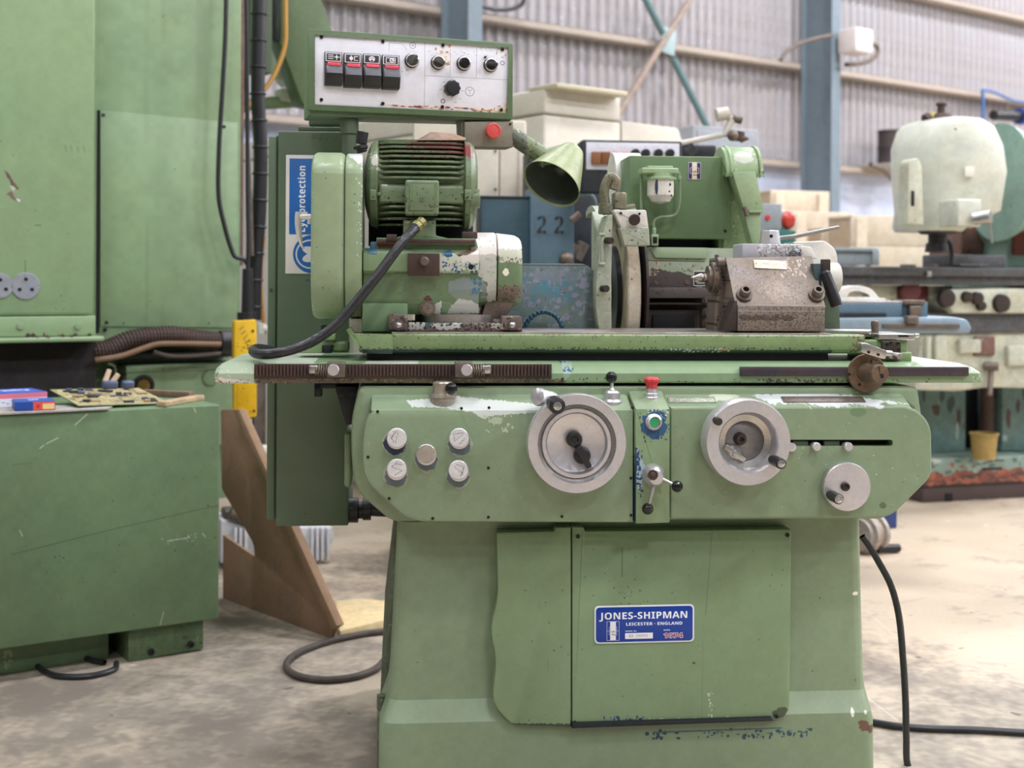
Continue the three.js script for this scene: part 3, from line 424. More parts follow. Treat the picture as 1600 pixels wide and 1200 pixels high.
  for (const [x, dir] of [[521, -1], [729, 1]]) {
    const dog = part('trip_dog', [pbox(x - 10, 566, x + 18, 590, ZF + 0.034, 0.03, 0.002)].map((g) => { if (dir > 0) g.translate(-0.011, 0, 0); return g; }), mIron, slide);
    part('clamp_screw', pturn(x, 578, ZF + 0.033, [[0, 0], [0.0125, 0], [0.0125, 0.008], [0.0115, 0.0095], [0, 0.0095]], 28), mAlu, dog);
    const a = F.v(x + dir * 10, 578, ZF + 0.018), b = F.v(x + dir * 38, 578, ZF + 0.018), coil = []; for (let i = 0; i <= 60; i++) { const t = i / 60, w = t * 2 * Math.PI * 4.5; coil.push(a.clone().lerp(b, t * 0.62).add(V(0, Math.cos(w) * 0.011, Math.sin(w) * 0.011))); }
    part('dog_spring', tube(coil, 0.0022, 160, 6), mIron, dog); part('adjusting_screw', [rod(a, b, 0.006), pbox(Math.min(x + dir * 24, x + dir * 38), 571, Math.max(x + dir * 24, x + dir * 38), 584, ZF + 0.028, 0.018, 0.002)], mSteel, dog);
  }
  // feeler arm and dark bracket that hang under the left end
  part('hanging_bracket', [pbox(491, 600, 502, 620, -0.2, 0.05, 0.001), pbox(491, 599, 560, 607, -0.2, 0.1, 0.001), pext([[523, 604, 2], [560, 604, 2], [550, 664, 4], [540, 664, 4]], -0.15, 0.06, 0.002)], mUnder, grinder);
  // swivel table with a trough round it
  const zt = -0.14, ya = (y) => Y(950, y, zt);
  part('dark_spacer', [rbox(X(572, 560, zt), ya(572), -0.42, X(1302, 560, zt), ya(548), zt - 0.03, 0.006)], mUnder, grinder);  // blue-black paint; the dark tone also paints the shadow under the swivel table
  const mTable = planar([530, 505, 1370, 560], zt, 1.8, 0x7f9b6f, 53, (c) => { specks(c, 560, 520, 1340, 526, 200, 0x6a5a48, 3, 1.3); scratch(c, [[560, 520.5], [1300, 521]], 1.6, 0x77705e); poly(c, [[560, 546], [1300, 547], [1300, 556], [560, 556]], 0x33423c, 4, 1.2); specks(c, 560, 543, 1300, 548, 150, 0x3d4d45, 5, 1.8); specks(c, 1040, 544, 1120, 550, 50, 0xb9c4c8, 6, 1.8); specks(c, 1120, 544, 1140, 549, 18, 0xc8a88c, 7, 1.6); specks(c, 560, 524, 1340, 546, 60, 0x5e5a44, 8, 1.1); specks(c, 1330, 520, 1350, 550, 60, 0x6b5238, 9, 2); }, { roughness: 0.38 }, 0.05);
  const prof = [[zt, ya(523), 0.004], [zt + 0.001, ya(534), 0.003], [zt - 0.004, ya(549), 0.008], [zt - 0.02, ya(553), 0.004], [-0.4, ya(553), 0.006], [-0.45, ya(540), 0.01], [-0.45, ya(521.5), 0.003], [zt - 0.012, ya(521.5), 0.003]];
  const tab = part('swivel_table', [extX(prof, X(612, 535, zt), X(1352, 535, zt), 0.004)], mTable, grinder, 'upper swivel table with worn green front');
  part('table_top', [rbox(X(612, 520, zt), ya(521.5) - 0.001, -0.44, X(1300, 520, zt), ya(520.2), zt - 0.008, 0.0008)], tiled(0.4, 512, 0xa8a09a, 54, { metalness: 0.8, roughness: 0.4 }, 0.08, (c, s) => { scr(80, css(0x7c726a, 0.5), 120)(c, s); wear(40, [0x7d6c60, 0x8f857c], 4)(c, s); }), tab);
  // coolant trough at the left end, open on top
  const tr = [rbox(X(566, 540, zt), ya(553), -0.44, X(614, 540, zt), ya(549), zt - 0.002, 0.002)];
  const wallL = (pts, z) => pext(pts, z, 0.006, 0.0015);
  tr.push(wallL([[541, 516, 2], [553, 521, 2], [614, 522], [614, 553, 3], [584, 553, 14], [563, 545, 6], [553, 524, 2]], zt + 0.0005), wallL([[545, 514], [614, 513], [614, 549], [565, 548]], -0.42));
  { const a = F.v(563, 551, zt), b = F.v(541, 516, zt), ring = (p) => [V(p.x, p.y, zt), V(p.x, p.y, -0.42), V(p.x + 0.007, p.y + 0.003, -0.42), V(p.x + 0.007, p.y + 0.003, zt)]; tr.push(loft([ring(a), ring(b)], 0.2)); }
  part('coolant_trough', tr, mTable, tab);
  // right end of the swivel table: slotted top strips, clamp plate and dresser arm
  part('slotted_strip', [0, 1, 2].map((i) => { const y = ya(521) + 0.001; const g = rbox(-0.075, 0, -0.012, 0.075, 0.006, 0.012, 0.001); g.rotateY(-0.35); g.translate(X(1318 + i * 10, 520, zt), y, zt - 0.05 - i * 0.032); return g; }), mSteel, tab);
  const end = part('table_end_block', [rbox(X(1352, 540, zt), ya(553), -0.42, X(1424, 540, zt), ya(531), zt - 0.02, 0.004), rbox(X(1349, 540, zt), ya(526), -0.42, X(1356, 540, zt), ya(553), zt - 0.02, 0.002), rbox(X(1385, 560, zt), ya(566), -0.4, X(1428, 560, zt), ya(550), zt - 0.01, 0.004)], mTable, grinder);
  part('end_plate', [pbox(1379, 533, 1408, 563, zt + 0.006, 0.012, 0.0015)], mDarkIron, end);
  for (const [x, y] of [[1386, 537], [1403, 536], [1404, 546], [1392, 535]]) part('screw', screw(x, y, zt + 0.007, 0.003), mScrew, end);
  part('clamp_plate', [rbox(X(1376, 525, zt), ya(531), -0.3, X(1432, 525, zt), ya(521), zt - 0.01, 0.002), rbox(X(1357, 525, zt), ya(528), -0.34, X(1378, 525, zt), ya(521), zt - 0.06, 0.002), rod(F.v(1429, 524, zt - 0.05), F.v(1436, 524, zt - 0.05), 0.005)], mSteel, end);
  part('clamp_slot', pbox(1404, 523.5, 1420, 526.5, zt - 0.009, 0.004, 0.0005), mDarkHole, end);
  part('clamp_knob', turned(V(X(1367, 520, -0.22), Y(1367, 520, -0.22), -0.22), V(0, 1, 0), [[0, 0], [0.009, 0], [0.0085, 0.014], [0.01, 0.02], [0.0085, 0.027], [0.004, 0.03], [0, 0.03]], 24), mIron, end);
  const dr = part('dresser_holder', [pturn(1353, 583, ZF + 0.012, [[0, 0], [0.043, 0], [0.043, 0.006], [0.042, 0.0075], [0, 0.0075]], 48), turned(F.v(1353, 582, ZF + 0.018), F.v(1372, 584, ZF + 0.075).sub(F.v(1353, 582, ZF + 0.018)), [[0, 0], [0.021, 0], [0.0205, 0.066], [0.019, 0.068], [0, 0.068]], 36)], tiled(0.15, 256, 0x6d5a48, 55, { metalness: 0.5, roughness: 0.5 }, 0.1, (c, s) => wear(60, [0x564537, 0x8d7b68], 3)(c, s)), slide, 'brown steel dresser holder on a round flange');
  { const e = ZF + 0.0858, f = (x0, y0, x1, y1) => pbox(x0, y0, x1, y1, e, 0.004, 0.0004); part('holder_slot', [f(1369.5, 573, 1375, 587), f(1363, 584, 1381, 591)], mDarkHole, dr); }
  part('holder_post', pbox(1363, 562, 1372, 588, ZF + 0.05, 0.014, 0.002), mIron, dr);
  for (const [x, y] of [[1327, 585], [1343, 601]]) part('flange_hole', pturn(x, y, ZF + 0.0195, [[0, 0], [0.0035, 0], [0.0035, 0.0006], [0, 0.0006]], 12), mDarkHole, dr);
  const arm = (y0, d) => { const g = pext([[1346, 537, 2], [1352, 535.5, 2], [1386, 548, 2], [1384, 561, 2], [1378, 561, 2], [1346, 551, 2]], ZF + 0.06, 0.03, 0.002); return g; };
  part('dresser_arm', [arm(), turned(F.v(1393, 555, ZF + 0.02), V(0, 0, 1), [[0, 0], [0.0075, 0], [0.0075, 0.045], [0.0065, 0.047], [0, 0.047]], 24), rod(F.v(1382, 552, ZF + 0.045), F.v(1394, 553, ZF + 0.045), 0.007)], mSteel, dr);
  for (const [x, y] of [[1357, 550], [1372, 554]]) part('screw', screw(x, y, ZF + 0.061, 0.003), mScrew, dr);
  // left stop lug
  const lug = part('stop_lug', [pext([[464, 552], [466, 536, 8], [490, 525, 6], [522, 528, 4], [522, 540], [504, 541], [504, 552]], -0.26, 0.09, 0.004), pbox(506, 521, 524, 532, -0.25, 0.05, 0.003), pbox(518, 533, 545, 550, -0.27, 0.05, 0.006)], mTable, slide);
  part('lug_bolt', [rod(F.v(506, 526, -0.28), F.v(506, 508, -0.28), 0.007), pbox(505, 539, 518, 552, -0.25, 0.05, 0.001)], mUnder, lug);
}
{ // ---- workhead on the left of the table
  F = G;
  const zf = -0.2, WHITE = 0xcfccc4;
  const mHead = planar([555, 345, 830, 525], zf, 3.2, 0x66805f, 61, (c) => {
    poly(c, [[567, 396], [640, 396], [640, 425], [567, 427]], 0x86a47f, 3, 0.8); poly(c, [[567, 472], [640, 474], [640, 520], [567, 520]], 0x6b8a68, 4, 0.6);
    poly(c, [[684, 396], [748, 394], [748, 426], [684, 426]], 0xbfcabd, 5, 1); specks(c, 690, 408, 745, 424, 60, 0x3a5c78, 6, 2.2); specks(c, 690, 396, 748, 424, 20, 0x8fa98a, 7, 2.4);
    poly(c, [[700, 440], [724, 432], [745, 434], [760, 444], [758, 462], [738, 468], [700, 456]], 0x7b8784, 8, 1.4); poly(c, [[698, 455], [740, 450], [762, 462], [752, 474], [716, 470]], 0x76867c, 9); specks(c, 735, 430, 752, 460, 40, 0x3f6c86, 10, 2.6);
    poly(c, [[694, 488], [716, 466], [738, 470], [758, 480], [752, 490], [716, 490], [700, 492]], 0xb3b6af, 11, 1.4); poly(c, [[680, 476], [690, 470], [688, 492], [660, 492]], 0xc3c8bf, 12, 1.2); poly(c, [[690, 470], [706, 474], [700, 489], [690, 488]], 0x6f8e69, 13);
    blob(c, 668, 467, 7, 5, 0x5a3a2a, 14, 0.9); poly(c, [[690, 394], [702, 388], [706, 398], [696, 402]], 0x2b5a80, 15, 1.4); poly(c, [[570, 378], [588, 374], [590, 398], [574, 396]], 0x41657a, 16, 1.6); poly(c, [[588, 375], [620, 375], [620, 386], [590, 388]], 0x5f4034, 17, 1.2);
    poly(c, [[718, 394], [748, 386], [748, 410], [720, 408]], 0xd2cbc2, 18, 1.6); poly(c, [[710, 396], [745, 385], [742, 392], [716, 400]], 0x55402f, 19, 1); specks(c, 570, 430, 700, 470, 20, 0x4e684a, 20, 1.2);
    poly(c, [[740, 356], [790, 358], [800, 385], [782, 398], [750, 392]], WHITE, 21, 2); poly(c, [[748, 392], [776, 392], [776, 470], [762, 470], [760, 440], [748, 430]], 0xb8b7ae, 22, 1.8); poly(c, [[740, 350], [818, 350], [818, 388], [796, 390], [776, 396], [750, 396]], 0xdedad2, 23, 2.4); specks(c, 745, 356, 815, 392, 30, 0xb9b2a8, 43, 1.2); specks(c, 750, 396, 776, 470, 26, 0x9fb59d, 24, 3);
    poly(c, [[778, 386], [816, 388], [818, 410], [780, 408]], 0xb9c2b0, 25, 2); specks(c, 780, 400, 815, 414, 60, 0x6c6a60, 26, 1.5); blob(c, 790, 424, 5, 6, 0xe2dac8, 27, 0.7); poly(c, [[778, 446], [816, 446], [812, 466], [778, 468]], 0x6e6152, 28, 1.4); specks(c, 778, 444, 816, 470, 60, 0x4b4038, 29, 1.6); scratch(c, [[777, 392], [776, 470]], 1.4, 0x4a3f36);
  }, { roughness: 0.42 }, 0.06);
  // body drawn along x, cross-section with the sloping nose at the right
  const y = (py, z = zf) => Y(690, py, z), x = (px, z = zf) => X(px, 430, z);
  const head = part('workhead', [
    extX([[zf - 0.012, y(428), 0.006], [zf, y(424), 0.003], [zf, y(395), 0.004], [zf - 0.02, y(388), 0.01], [-0.4, y(388)], [-0.4, y(492)], [zf - 0.03, y(492), 0.006], [zf - 0.012, y(474), 0.02]], x(567), x(749), 0.003),
    pext([[566, 474], [637, 474, 2], [637, 518], [566, 518]], zf - 0.002, 0.17, 0.003)], mHead, grinder, 'worn green workhead casting');
  part('upper_ledge', [pbox(578, 378, 748, 398, zf - 0.022, 0.15, 0.004), pbox(588, 372, 744, 382, zf - 0.012, 0.16, 0.002)], mHead, head);
  part('motor_plate', [pbox(590, 374, 742, 380, zf - 0.006, 0.17, 0.0015), pbox(604, 366, 620, 376, zf + 0.0, 0.05, 0.001), pbox(722, 362, 746, 374, zf - 0.03, 0.08, 0.002)], mBrownPlate, head);
  for (const px of [600, 736]) part('bolt_hole', pturn(px, 417, zf - 0.0005, [[0, 0], [0.0062, 0], [0.0062, 0.0016], [0.0052, 0.0016], [0.0052, 0.0008], [0, 0.0008]], 18), mDarkHole, head);
  const sp = part('stop_plate', pbox(637, 396, 687, 431, zf + 0.012, 0.014, 0.001), mBrownPlate, head);
  part('stop_pin', turned(F.v(661, 407, zf + 0.01), F.v(664, 409, zf + 0.05).sub(F.v(661, 407, zf + 0.01)), [[0, 0], [0.0105, 0], [0.0105, 0.03], [0.008, 0.034], [0, 0.035]], 24), mIron, sp);
  { const b = F.v(668, 482, zf - 0.012); part('pivot_bolt', hexBolt(b, V(0, 0, 1), 0.0145, 0.012), mIron, head); }
  // nose: a stubby octagonal casting turned along x, white with worn primer
  const oct = (px, s, dy = 0) => { const cy = y(421 + dy), cz = -0.315, out = []; for (let i = 0; i < 24; i++) { const a = i / 24 * 2 * Math.PI, ca = Math.cos(a), sa = Math.sin(a), k = 1 / Math.pow(Math.pow(Math.abs(ca), 3.4) + Math.pow(Math.abs(sa), 3.4), 1 / 3.4); out.push(V(x(px, -0.23), cy + sa * k * 0.088 * s, cz + ca * k * 0.105 * s)); } return out; };
  part('spindle_nose', loft([oct(735, 0.99), oct(774, 1.0), oct(775.5, 0.97)], 0.7), mHead, head, 'worn white spindle housing');
  part('nose_cover', loft([oct(777, 0.97), oct(778, 0.985), oct(806, 0.96, 2), oct(813, 0.9, 2), oct(816, 0.82, 2)], 0.7), mHead, head, 'worn green nose cover');
  part('nose_foot', pext([[762, 460], [804, 460, 6], [800, 482], [788, 498], [752, 498]], zf - 0.035, 0.14, 0.004), mIron, head);
  part('swivel_ring', turned(V(x(717, -0.3), y(505), -0.3), V(0, 1, 0), [[0, 0], [0.102, 0], [0.102, y(491) - y(504)], [0.098, y(490) - y(504)], [0, y(490) - y(504)]], 72), mSteel, head);
  const mBase2 = planar([600, 485, 830, 525], zf + 0.02, 3, 0x6b5f56, 62, (c) => { poly(c, [[640, 504], [664, 504], [662, 516], [638, 516]], 0xa8aaa2, 3, 1.4); poly(c, [[672, 506], [720, 505], [722, 511], [700, 516], [678, 515]], 0xbcc0ba, 4, 1.4); poly(c, [[664, 505], [672, 505], [670, 513], [663, 512]], 0x2f5c62, 5); poly(c, [[765, 506], [786, 506], [786, 514], [767, 513]], 0xb9b3aa, 6, 1.4); specks(c, 610, 490, 815, 516, 160, 0x3d332d, 7, 2.4); specks(c, 610, 490, 815, 516, 60, 0x94887c, 8, 1.6); scratch(c, [[748, 504], [748, 516]], 1.4, 0x3a302a); }, { metalness: 0.3, roughness: 0.5 }, 0.1);
  part('base_plate', rbox(x(634, zf), y(517.5), -0.39, x(816, zf), y(504), zf + 0.008, 0.002), mBase2, head);
  for (const [a, b, t] of [[607, 636, 491], [784, 815, 494]]) { const c = part('clamp_block', pbox(a, t, b, 516, zf + 0.022, 0.06, 0.002), mBase2, head); part('clamp_nut', hexBolt(F.v((a + b) / 2 + 1, 508, zf + 0.022), V(0, 0, 1), 0.0105, 0.012), mIron, c); part('clamp_stud', ball(F.v((a + b) / 2 + 1, 508, zf + 0.035), 0.007, 1, 1, 0.7), mSteel, c); }
  // motor, axis along x
  const zm = -0.32, cy = Y(660, 285, -0.23), xm = (px) => X(px, 285, -0.235), ax = V(1, 0, 0), Rm = 0.1035;
  const o = V(xm(569), cy, zm), L = xm(748) - xm(569), prof = [[0, 0], [0.05, 0], [0.075, 0.006], [0.096, 0.014], [0.103, 0.026], [0.103, 0.03], [0.086, 0.034], [0.086, L - 0.034], [0.103, L - 0.03], [0.103, L - 0.018], [0.094, L - 0.008], [0.07, L - 0.001], [0, L]];
  const mMotor = planar([560, 200, 760, 375], -0.23, 3, GREEN_MOTOR, 63, (c) => { specks(c, 575, 215, 745, 360, 260, 0x4b6146, 3, 1.6); specks(c, 590, 216, 725, 250, 70, 0x6d4a40, 4, 3); poly(c, [[640, 217], [722, 218], [742, 232], [738, 244], [700, 236], [650, 226]], 0x6f4c42, 5, 2); blob(c, 586, 250, 6, 10, 0xb7beb6, 6, 0.5); specks(c, 575, 236, 600, 266, 20, 0xbfc6bd, 7, 1.8); specks(c, 590, 300, 740, 358, 80, 0x39492f, 8, 1.8); blob(c, 730, 230, 6, 12, 0x7b3f3a, 9, 0.8); specks(c, 600, 340, 720, 352, 50, 0xa2b49a, 10, 1.8); }, { roughness: 0.32 }, 0.07);
  const motor = part('electric_motor', turned(o, ax, prof, 56), mMotor, head, 'finned green electric motor');
  const finShape = (yy) => { const h = Math.sqrt(Math.max(0, Rm * Rm - yy * yy)) + 0.006; return h; };
  const finAt = (py) => { const yy = Y(660, py, -0.23) - cy, h = finShape(yy), x0 = xm(590), x1 = xm(727), d = Math.min(0.03, h * 0.5); const g = extY([[x0, zm - h * 0.7], [x0, zm + h - 0.026], [x0 + d, zm + h, 0.01], [x1 - d, zm + h, 0.01], [x1, zm + h - 0.026], [x1, zm - h * 0.7]], cy + yy - 0.0026, cy + yy + 0.0026, 0.0012); part('cooling_fin', g, mMotor, motor); };
  for (const py of [215, 220.5, 228, 236, 244, 252.5, 261, 270, 278.5, 323, 332, 341, 350]) finAt(py);
  part('side_pad', rbox(xm(592), Y(660, 318, -0.23), zm, xm(725), Y(660, 288, -0.23), zm + 0.098, 0.008), mMotor, motor);
  for (const px of [583, 731]) { part('lifting_lug', [pbox(px - 5, 296, px + 5, 313, zm + 0.107, 0.03, 0.002), rod(F.v(px < 600 ? px + 6 : px - 6, 303, zm + 0.095), F.v(px < 600 ? px + 16 : px - 16, 303, zm + 0.092), 0.006, 0.003)], mMotor, motor); part('lug_hole', pturn(px, 308, zm + 0.107, [[0, 0], [0.0017, 0], [0.0017, 0.0006], [0, 0.0006]], 10), mDarkHole, motor); }
  const tb = part('terminal_box', [pbox(633, 281, 686, 336, zm + 0.148, 0.06, 0.006)], mMotor, motor), zt = zm + 0.148;
  part('terminal_lid', [pext([[640, 288, 3], [679, 288, 3], [679, 329, 3], [640, 329, 3]], zt + 0.004, 0.006, 0.0028), pturn(659, 312, zt + 0.003, [[0, 0], [0.0048, 0], [0.0048, 0.002], [0.003, 0.003], [0.003, 0.006], [0, 0.0065]], 14)], mMotor, tb);
  part('end_plug', rod(V(xm(735), cy - 0.035, zm + 0.075), V(xm(750), cy - 0.035, zm + 0.075), 0.022), mMotor, motor);
  part('motor_foot', [pext([[630, 344], [681, 344], [681, 368, 4], [700, 372, 2], [700, 378], [612, 378], [612, 372, 2], [630, 368, 4]], zm + 0.105, 0.16, 0.003)], mMotor, motor);
  part('gap_shade_plate', rbox(xm(574), Y(660, 384, -0.3), -0.42, xm(745), Y(660, 338, -0.3), -0.37, 0.003), mUnder, head);  // dark plate added so the gap under the motor reads as shade
  part('valve_knob', [rod(F.v(564, 225, -0.28), F.v(567, 206, -0.28), 0.0135), turned(F.v(563, 226, -0.28), V(-0.15, 1, 0), [[0, -0.01], [0.019, -0.01], [0.019, -0.004], [0, -0.004]], 6), rod(F.v(566, 238, -0.28), F.v(563, 227, -0.28), 0.012)], mBlack, head);
  part('rag', loft([0, 1, 2, 3, 4].map((i) => { const t = i / 4, p = F.v(652 + t * 74, 218, zm + 0.02), h = 0.003 + 0.014 * Math.sin(t * 3.0) + (i === 1 ? 0.006 : 0); return [V(p.x, p.y - 0.004, zm - 0.03), V(p.x, p.y + h * 0.8, zm - 0.02), V(p.x + 0.004, p.y + h, zm + 0.012), V(p.x, p.y - 0.004, zm + 0.045)]; }), 0.9), tiled(0.1, 128, 0x8a7260, 64, { roughness: 0.9 }, 0.2), motor, 'dirty rag and debris');
  // cable gland and motor cable, down to the table end
  const g0 = F.v(661, 345, zm + 0.145), g1 = F.v(648, 357, zm + 0.16);
  part('cable_gland', [turned(g0, g1.clone().sub(g0), [[0, 0], [0.011, 0], [0.0125, 0.004], [0.0125, 0.012], [0.0105, 0.014], [0.0135, 0.016], [0.0135, 0.026], [0.011, 0.029], [0, 0.029]], 8)], tiled(0.1, 128, 0x8d8a5c, 65, { metalness: 0.6, roughness: 0.45 }, 0.12), motor);
  const cp = [[650, 355, 0.16], [630, 377, 0.19], [590, 430, 0.215], [550, 480, 0.22], [515, 516, 0.225], [475, 540, 0.23], [430, 552, 0.235], [405, 553, 0.215], [396, 549, 0.18], [401, 545, 0.15], [425, 548, 0.1]].map(([a, b, c]) => F.v(a, b, zm + c));
  part('motor_cable', tube(cp, 0.0112, 90, 14), mRubber, grinder, 'thick black motor cable');
  // belt guard, a stadium in side view
  const guard = (x0, x1, grow, bev) => { const yt = Y(520, 233, -0.2), yb = Y(520, 500, -0.2), zf2 = -0.185 + grow, h = (yt - yb) / 2, yc = (yt + yb) / 2, r = 0.105, prof = []; for (let i = 0; i <= 14; i++) { const a = i / 14 * Math.PI; prof.push([zf2 - r * 1.15 + r * 1.15 * Math.sin(a), yc + (h - 0.062) * 0.98 + 0.062 * Math.cos(a) + grow]); } const s = new THREE.Shape(); const arc = (sg) => { for (let i = 0; i <= 16; i++) { const a = i / 16 * Math.PI / 2; const q = sg > 0 ? [zf2 - r + r * Math.cos(a), yc + (h - 0.058) + (0.058 + grow) * Math.sin(a)] : [zf2 - r + r * Math.sin(a), yc - (h - 0.115) - (0.115 + grow) * Math.cos(a)]; (sg > 0 || i) ? s.lineTo(-q[0], q[1]) : s.moveTo(-q[0], q[1]); } }; arc(-1); arc(1); s.lineTo(0.42, yt + grow); s.lineTo(0.42, yb - grow); s.closePath(); const w = x1 - x0, g = extrude(s, w, bev, 8, 4); g.applyMatrix4(M4().makeRotationY(Math.PI / 2)); g.translate(x0, 0, 0); return g; };
  const xs = (px) => X(px, 350, -0.2);
  const mGuardP = planar([475, 225, 580, 510], -0.19, 3, 0x92aa8a, 66, (c) => { poly(c, [[540, 234], [566, 234], [565, 252], [557, 256], [553, 246], [545, 244]], 0xc6c9c8, 3, 1.6); specks(c, 556, 240, 567, 400, 40, 0xc9cfc6, 4, 1.6); specks(c, 490, 250, 560, 480, 16, 0x43543f, 5, 1); specks(c, 540, 480, 568, 500, 30, 0x4b5340, 6, 1.6); specks(c, 484, 300, 490, 500, 24, 0xc9d2c3, 7, 1.1); }, { roughness: 0.36 }, 0.03);
  const bg = part('belt_guard', guard(xs(486), xs(538.4), 0.0, 0.013), mGuardP, head, 'pale green belt guard');
  part('guard_back', guard(xs(539), xs(566), -0.0015, 0.006), mGuardP, bg);
  part('guard_bracket', [pbox(547, 498, 566, 520, -0.26, 0.05, 0.002)], tiled(0.1, 64, 0xd8d0bd, 67, { roughness: 0.6 }, 0.05), bg);
  { const a = F.v(488, 339, -0.3), b = F.v(466, 338, -0.3), c = F.v(475, 388, -0.29); part('latch_lever', [rod(a, b, 0.007), loft([[466, 331, 4.5, 0.007], [466, 338, 5.4, 0.008], [466, 352, 5.4, 0.008], [467.5, 368, 4.6, 0.007], [470.5, 382, 2.4, 0.005], [474, 389, 1.2, 0.003]].map(([px, py, w, d]) => { const m = F.m(px, py, -0.3) * w, q = F.v(px, py, -0.3); const out = []; for (let i = 0; i < 10; i++) { const t = i / 10 * 2 * Math.PI; out.push(V(q.x + Math.cos(t) * m, q.y, q.z + Math.sin(t) * d)); } return out; }), 0.9), turned(F.v(484, 342, -0.29), V(0, -1, 0), [[0, 0], [0.006, 0], [0.006, 0.012], [0, 0.012]], 6)], std({ color: 0xe4e2e0, metalness: 0.4, roughness: 0.22 }), bg, 'chrome latch lever'); }
}
{ // ---- tailstock on the right of the table
  const mLever = tiled(0.2, 128, 0x8b8883, 70, { metalness: 0.9, roughness: 0.4 }, 0.06);
  const zf = -0.165, y = (p, z = zf) => Y(1220, p, z), x = (p, z = zf) => X(p, 460, z);
  const mTail = planar([1095, 365, 1330, 525], zf, 3, 0x84796e, 71, (c) => { specks(c, 1140, 405, 1290, 475, 300, 0x6b5f56, 3, 1.2); specks(c, 1225, 402, 1275, 432, 60, 0xb3a696, 4, 2); specks(c, 1150, 480, 1290, 516, 800, 0x5c524b, 5, 1.1); specks(c, 1150, 480, 1290, 516, 500, 0x8f887f, 6, 0.9); { const r = rng(7); for (let i = 0; i < 700; i++) { const a = r() * 6.283, k = Math.sqrt(-Math.log(1 - r() * 0.93)) * 0.62; blob(c, 1226 + Math.cos(a) * k * 36, 453 + Math.sin(a) * k * 21, 0.5 + r() * 1.3, 0.5 + r() * 1, css(0xa59889, 0.3), i, 0.7); } } for (let i = 0; i < 5; i++) blob(c, 1165 + i * 16, 497, 9, 5, css(0x3f352f, 0.5), i + 30, 0.9); specks(c, 1155, 415, 1200, 440, 70, 0x8d8896, 8, 1.4); scratch(c, [[1150, 486], [1290, 486]], 0.8, 0xa9a299); specks(c, 1100, 400, 1150, 516, 120, 0x4b4038, 9, 1.8); }, { metalness: 0.45, roughness: 0.46 }, 0.07, 60, 0.03);
  const z2 = -0.255, prof = [[zf, y(517.5), 0.002], [zf, y(478), 0.001], [zf - 0.012, y(477.5), 0.001], [z2, Y(1200, 402, z2), 0.003], [-0.36, Y(1200, 402, z2), 0.004], [-0.36, y(517.5)]];
  const xa = x(1153), xb = x(1289);
  const up = loft([[[1149, 478, zf - 0.008], [1290, 480, zf - 0.008]], [[1134, 403, z2], [1268, 400, z2]]].map(([l, r]) => { const a = F.v(...l), b = F.v(...r); return [V(a.x, a.y, a.z), V(b.x, b.y, b.z), V(b.x, b.y, -0.38), V(a.x - 0.004, a.y, -0.38)]; }), 0.2);
  const tail = part('tailstock', [rbox(xa, y(517.5), -0.36, xb, y(477), zf, 0.002), up, pext([[1118, 518], [1124, 402, 3], [1140, 402], [1156, 480], [1156, 518]], -0.28, 0.1, 0.003)], mTail, grinder, 'grey iron tailstock with sloping front');
  part('side_plate', [pext([[1130, 517], [1148, 470], [1152, 470], [1152, 517]], zf - 0.004, 0.05, 0.001)], mDarkIron, tail);
  const tilt = Math.atan2(zf - z2, Y(1200, 402, z2) - y(478)), nrm = V(0, Math.sin(tilt), Math.cos(tilt));
  const onSlope = (px, py) => { const t = (478 - py) / 76; return F.v(px, py, zf + (z2 - zf) * t); };
  for (const [a, b] of [[1163, 460], [1276, 460]]) { const c = onSlope(a, b); const bt = part('socket_bolt', turned(c, nrm, [[0, -0.004], [0.0185, -0.004], [0.0185, 0.003], [0.0125, 0.003], [0.0125, 0.018], [0.0112, 0.02], [0.007, 0.02], [0.007, 0.01], [0, 0.01]], 28), mIron, tail); part('socket', turned(c.clone().addScaledVector(nrm, 0.0105), nrm, [[0, 0], [0.0068, 0], [0.0068, 0.0004], [0, 0.0004]], 6), mDarkHole, bt); }
  { const cv = canvasOf(256, 80), c = cv.getContext('2d'); fillNoise(c, 256, 80, 0xcfc6b2, 4, 0.06, 60); c.fillStyle = '#9c9280'; const r = rng(3); for (let i = 0; i < 16; i++) c.fillRect(66 + i * 9, 26 + r() * 4, 5, 9); for (let i = 0; i < 22; i++) c.fillRect(40 + i * 8, 50 + r() * 3, 5, 5); c.fillStyle = '#6b6050'; c.fillRect(14, 34, 8, 10); c.fillRect(234, 34, 8, 10); const m = std({ map: texture(cv), roughness: 0.4, metalness: 0.4 }); m.userData.rect = [-0.0385, 0.0125, 0.0385, -0.0125]; const g = new RoundedBoxGeometry(0.077, 0.025, 0.0015, 1, 0.0005); const p = part('maker_plate', g, m, tail, 'small brass plate'); p.position.copy(onSlope(1203, 414)).addScaledVector(nrm, 0.0012); p.rotation.x = -tilt; p.rotation.z = -0.05; }
  const mGreyPaint = planar([1150, 355, 1330, 410], -0.3, 3, 0xa9abb0, 72, (c) => { poly(c, [[1222, 396], [1232, 391], [1242, 396], [1247, 388], [1252, 391], [1252, 403], [1224, 402]], 0x3c4a52, 3, 1.4); specks(c, 1180, 384, 1250, 402, 120, 0x7d7a7b, 4, 1.8); specks(c, 1180, 382, 1250, 396, 60, 0xcfcdd0, 5, 2); }, { roughness: 0.5 }, 0.05);
  const blk = part('top_block', pbox(1160, 381, 1253, 404, -0.275, 0.09, 0.003), mGreyPaint, tail, 'grey painted top block');
  const kc = V(X(1203, 382, -0.31), Y(1203, 381, -0.31), -0.31);
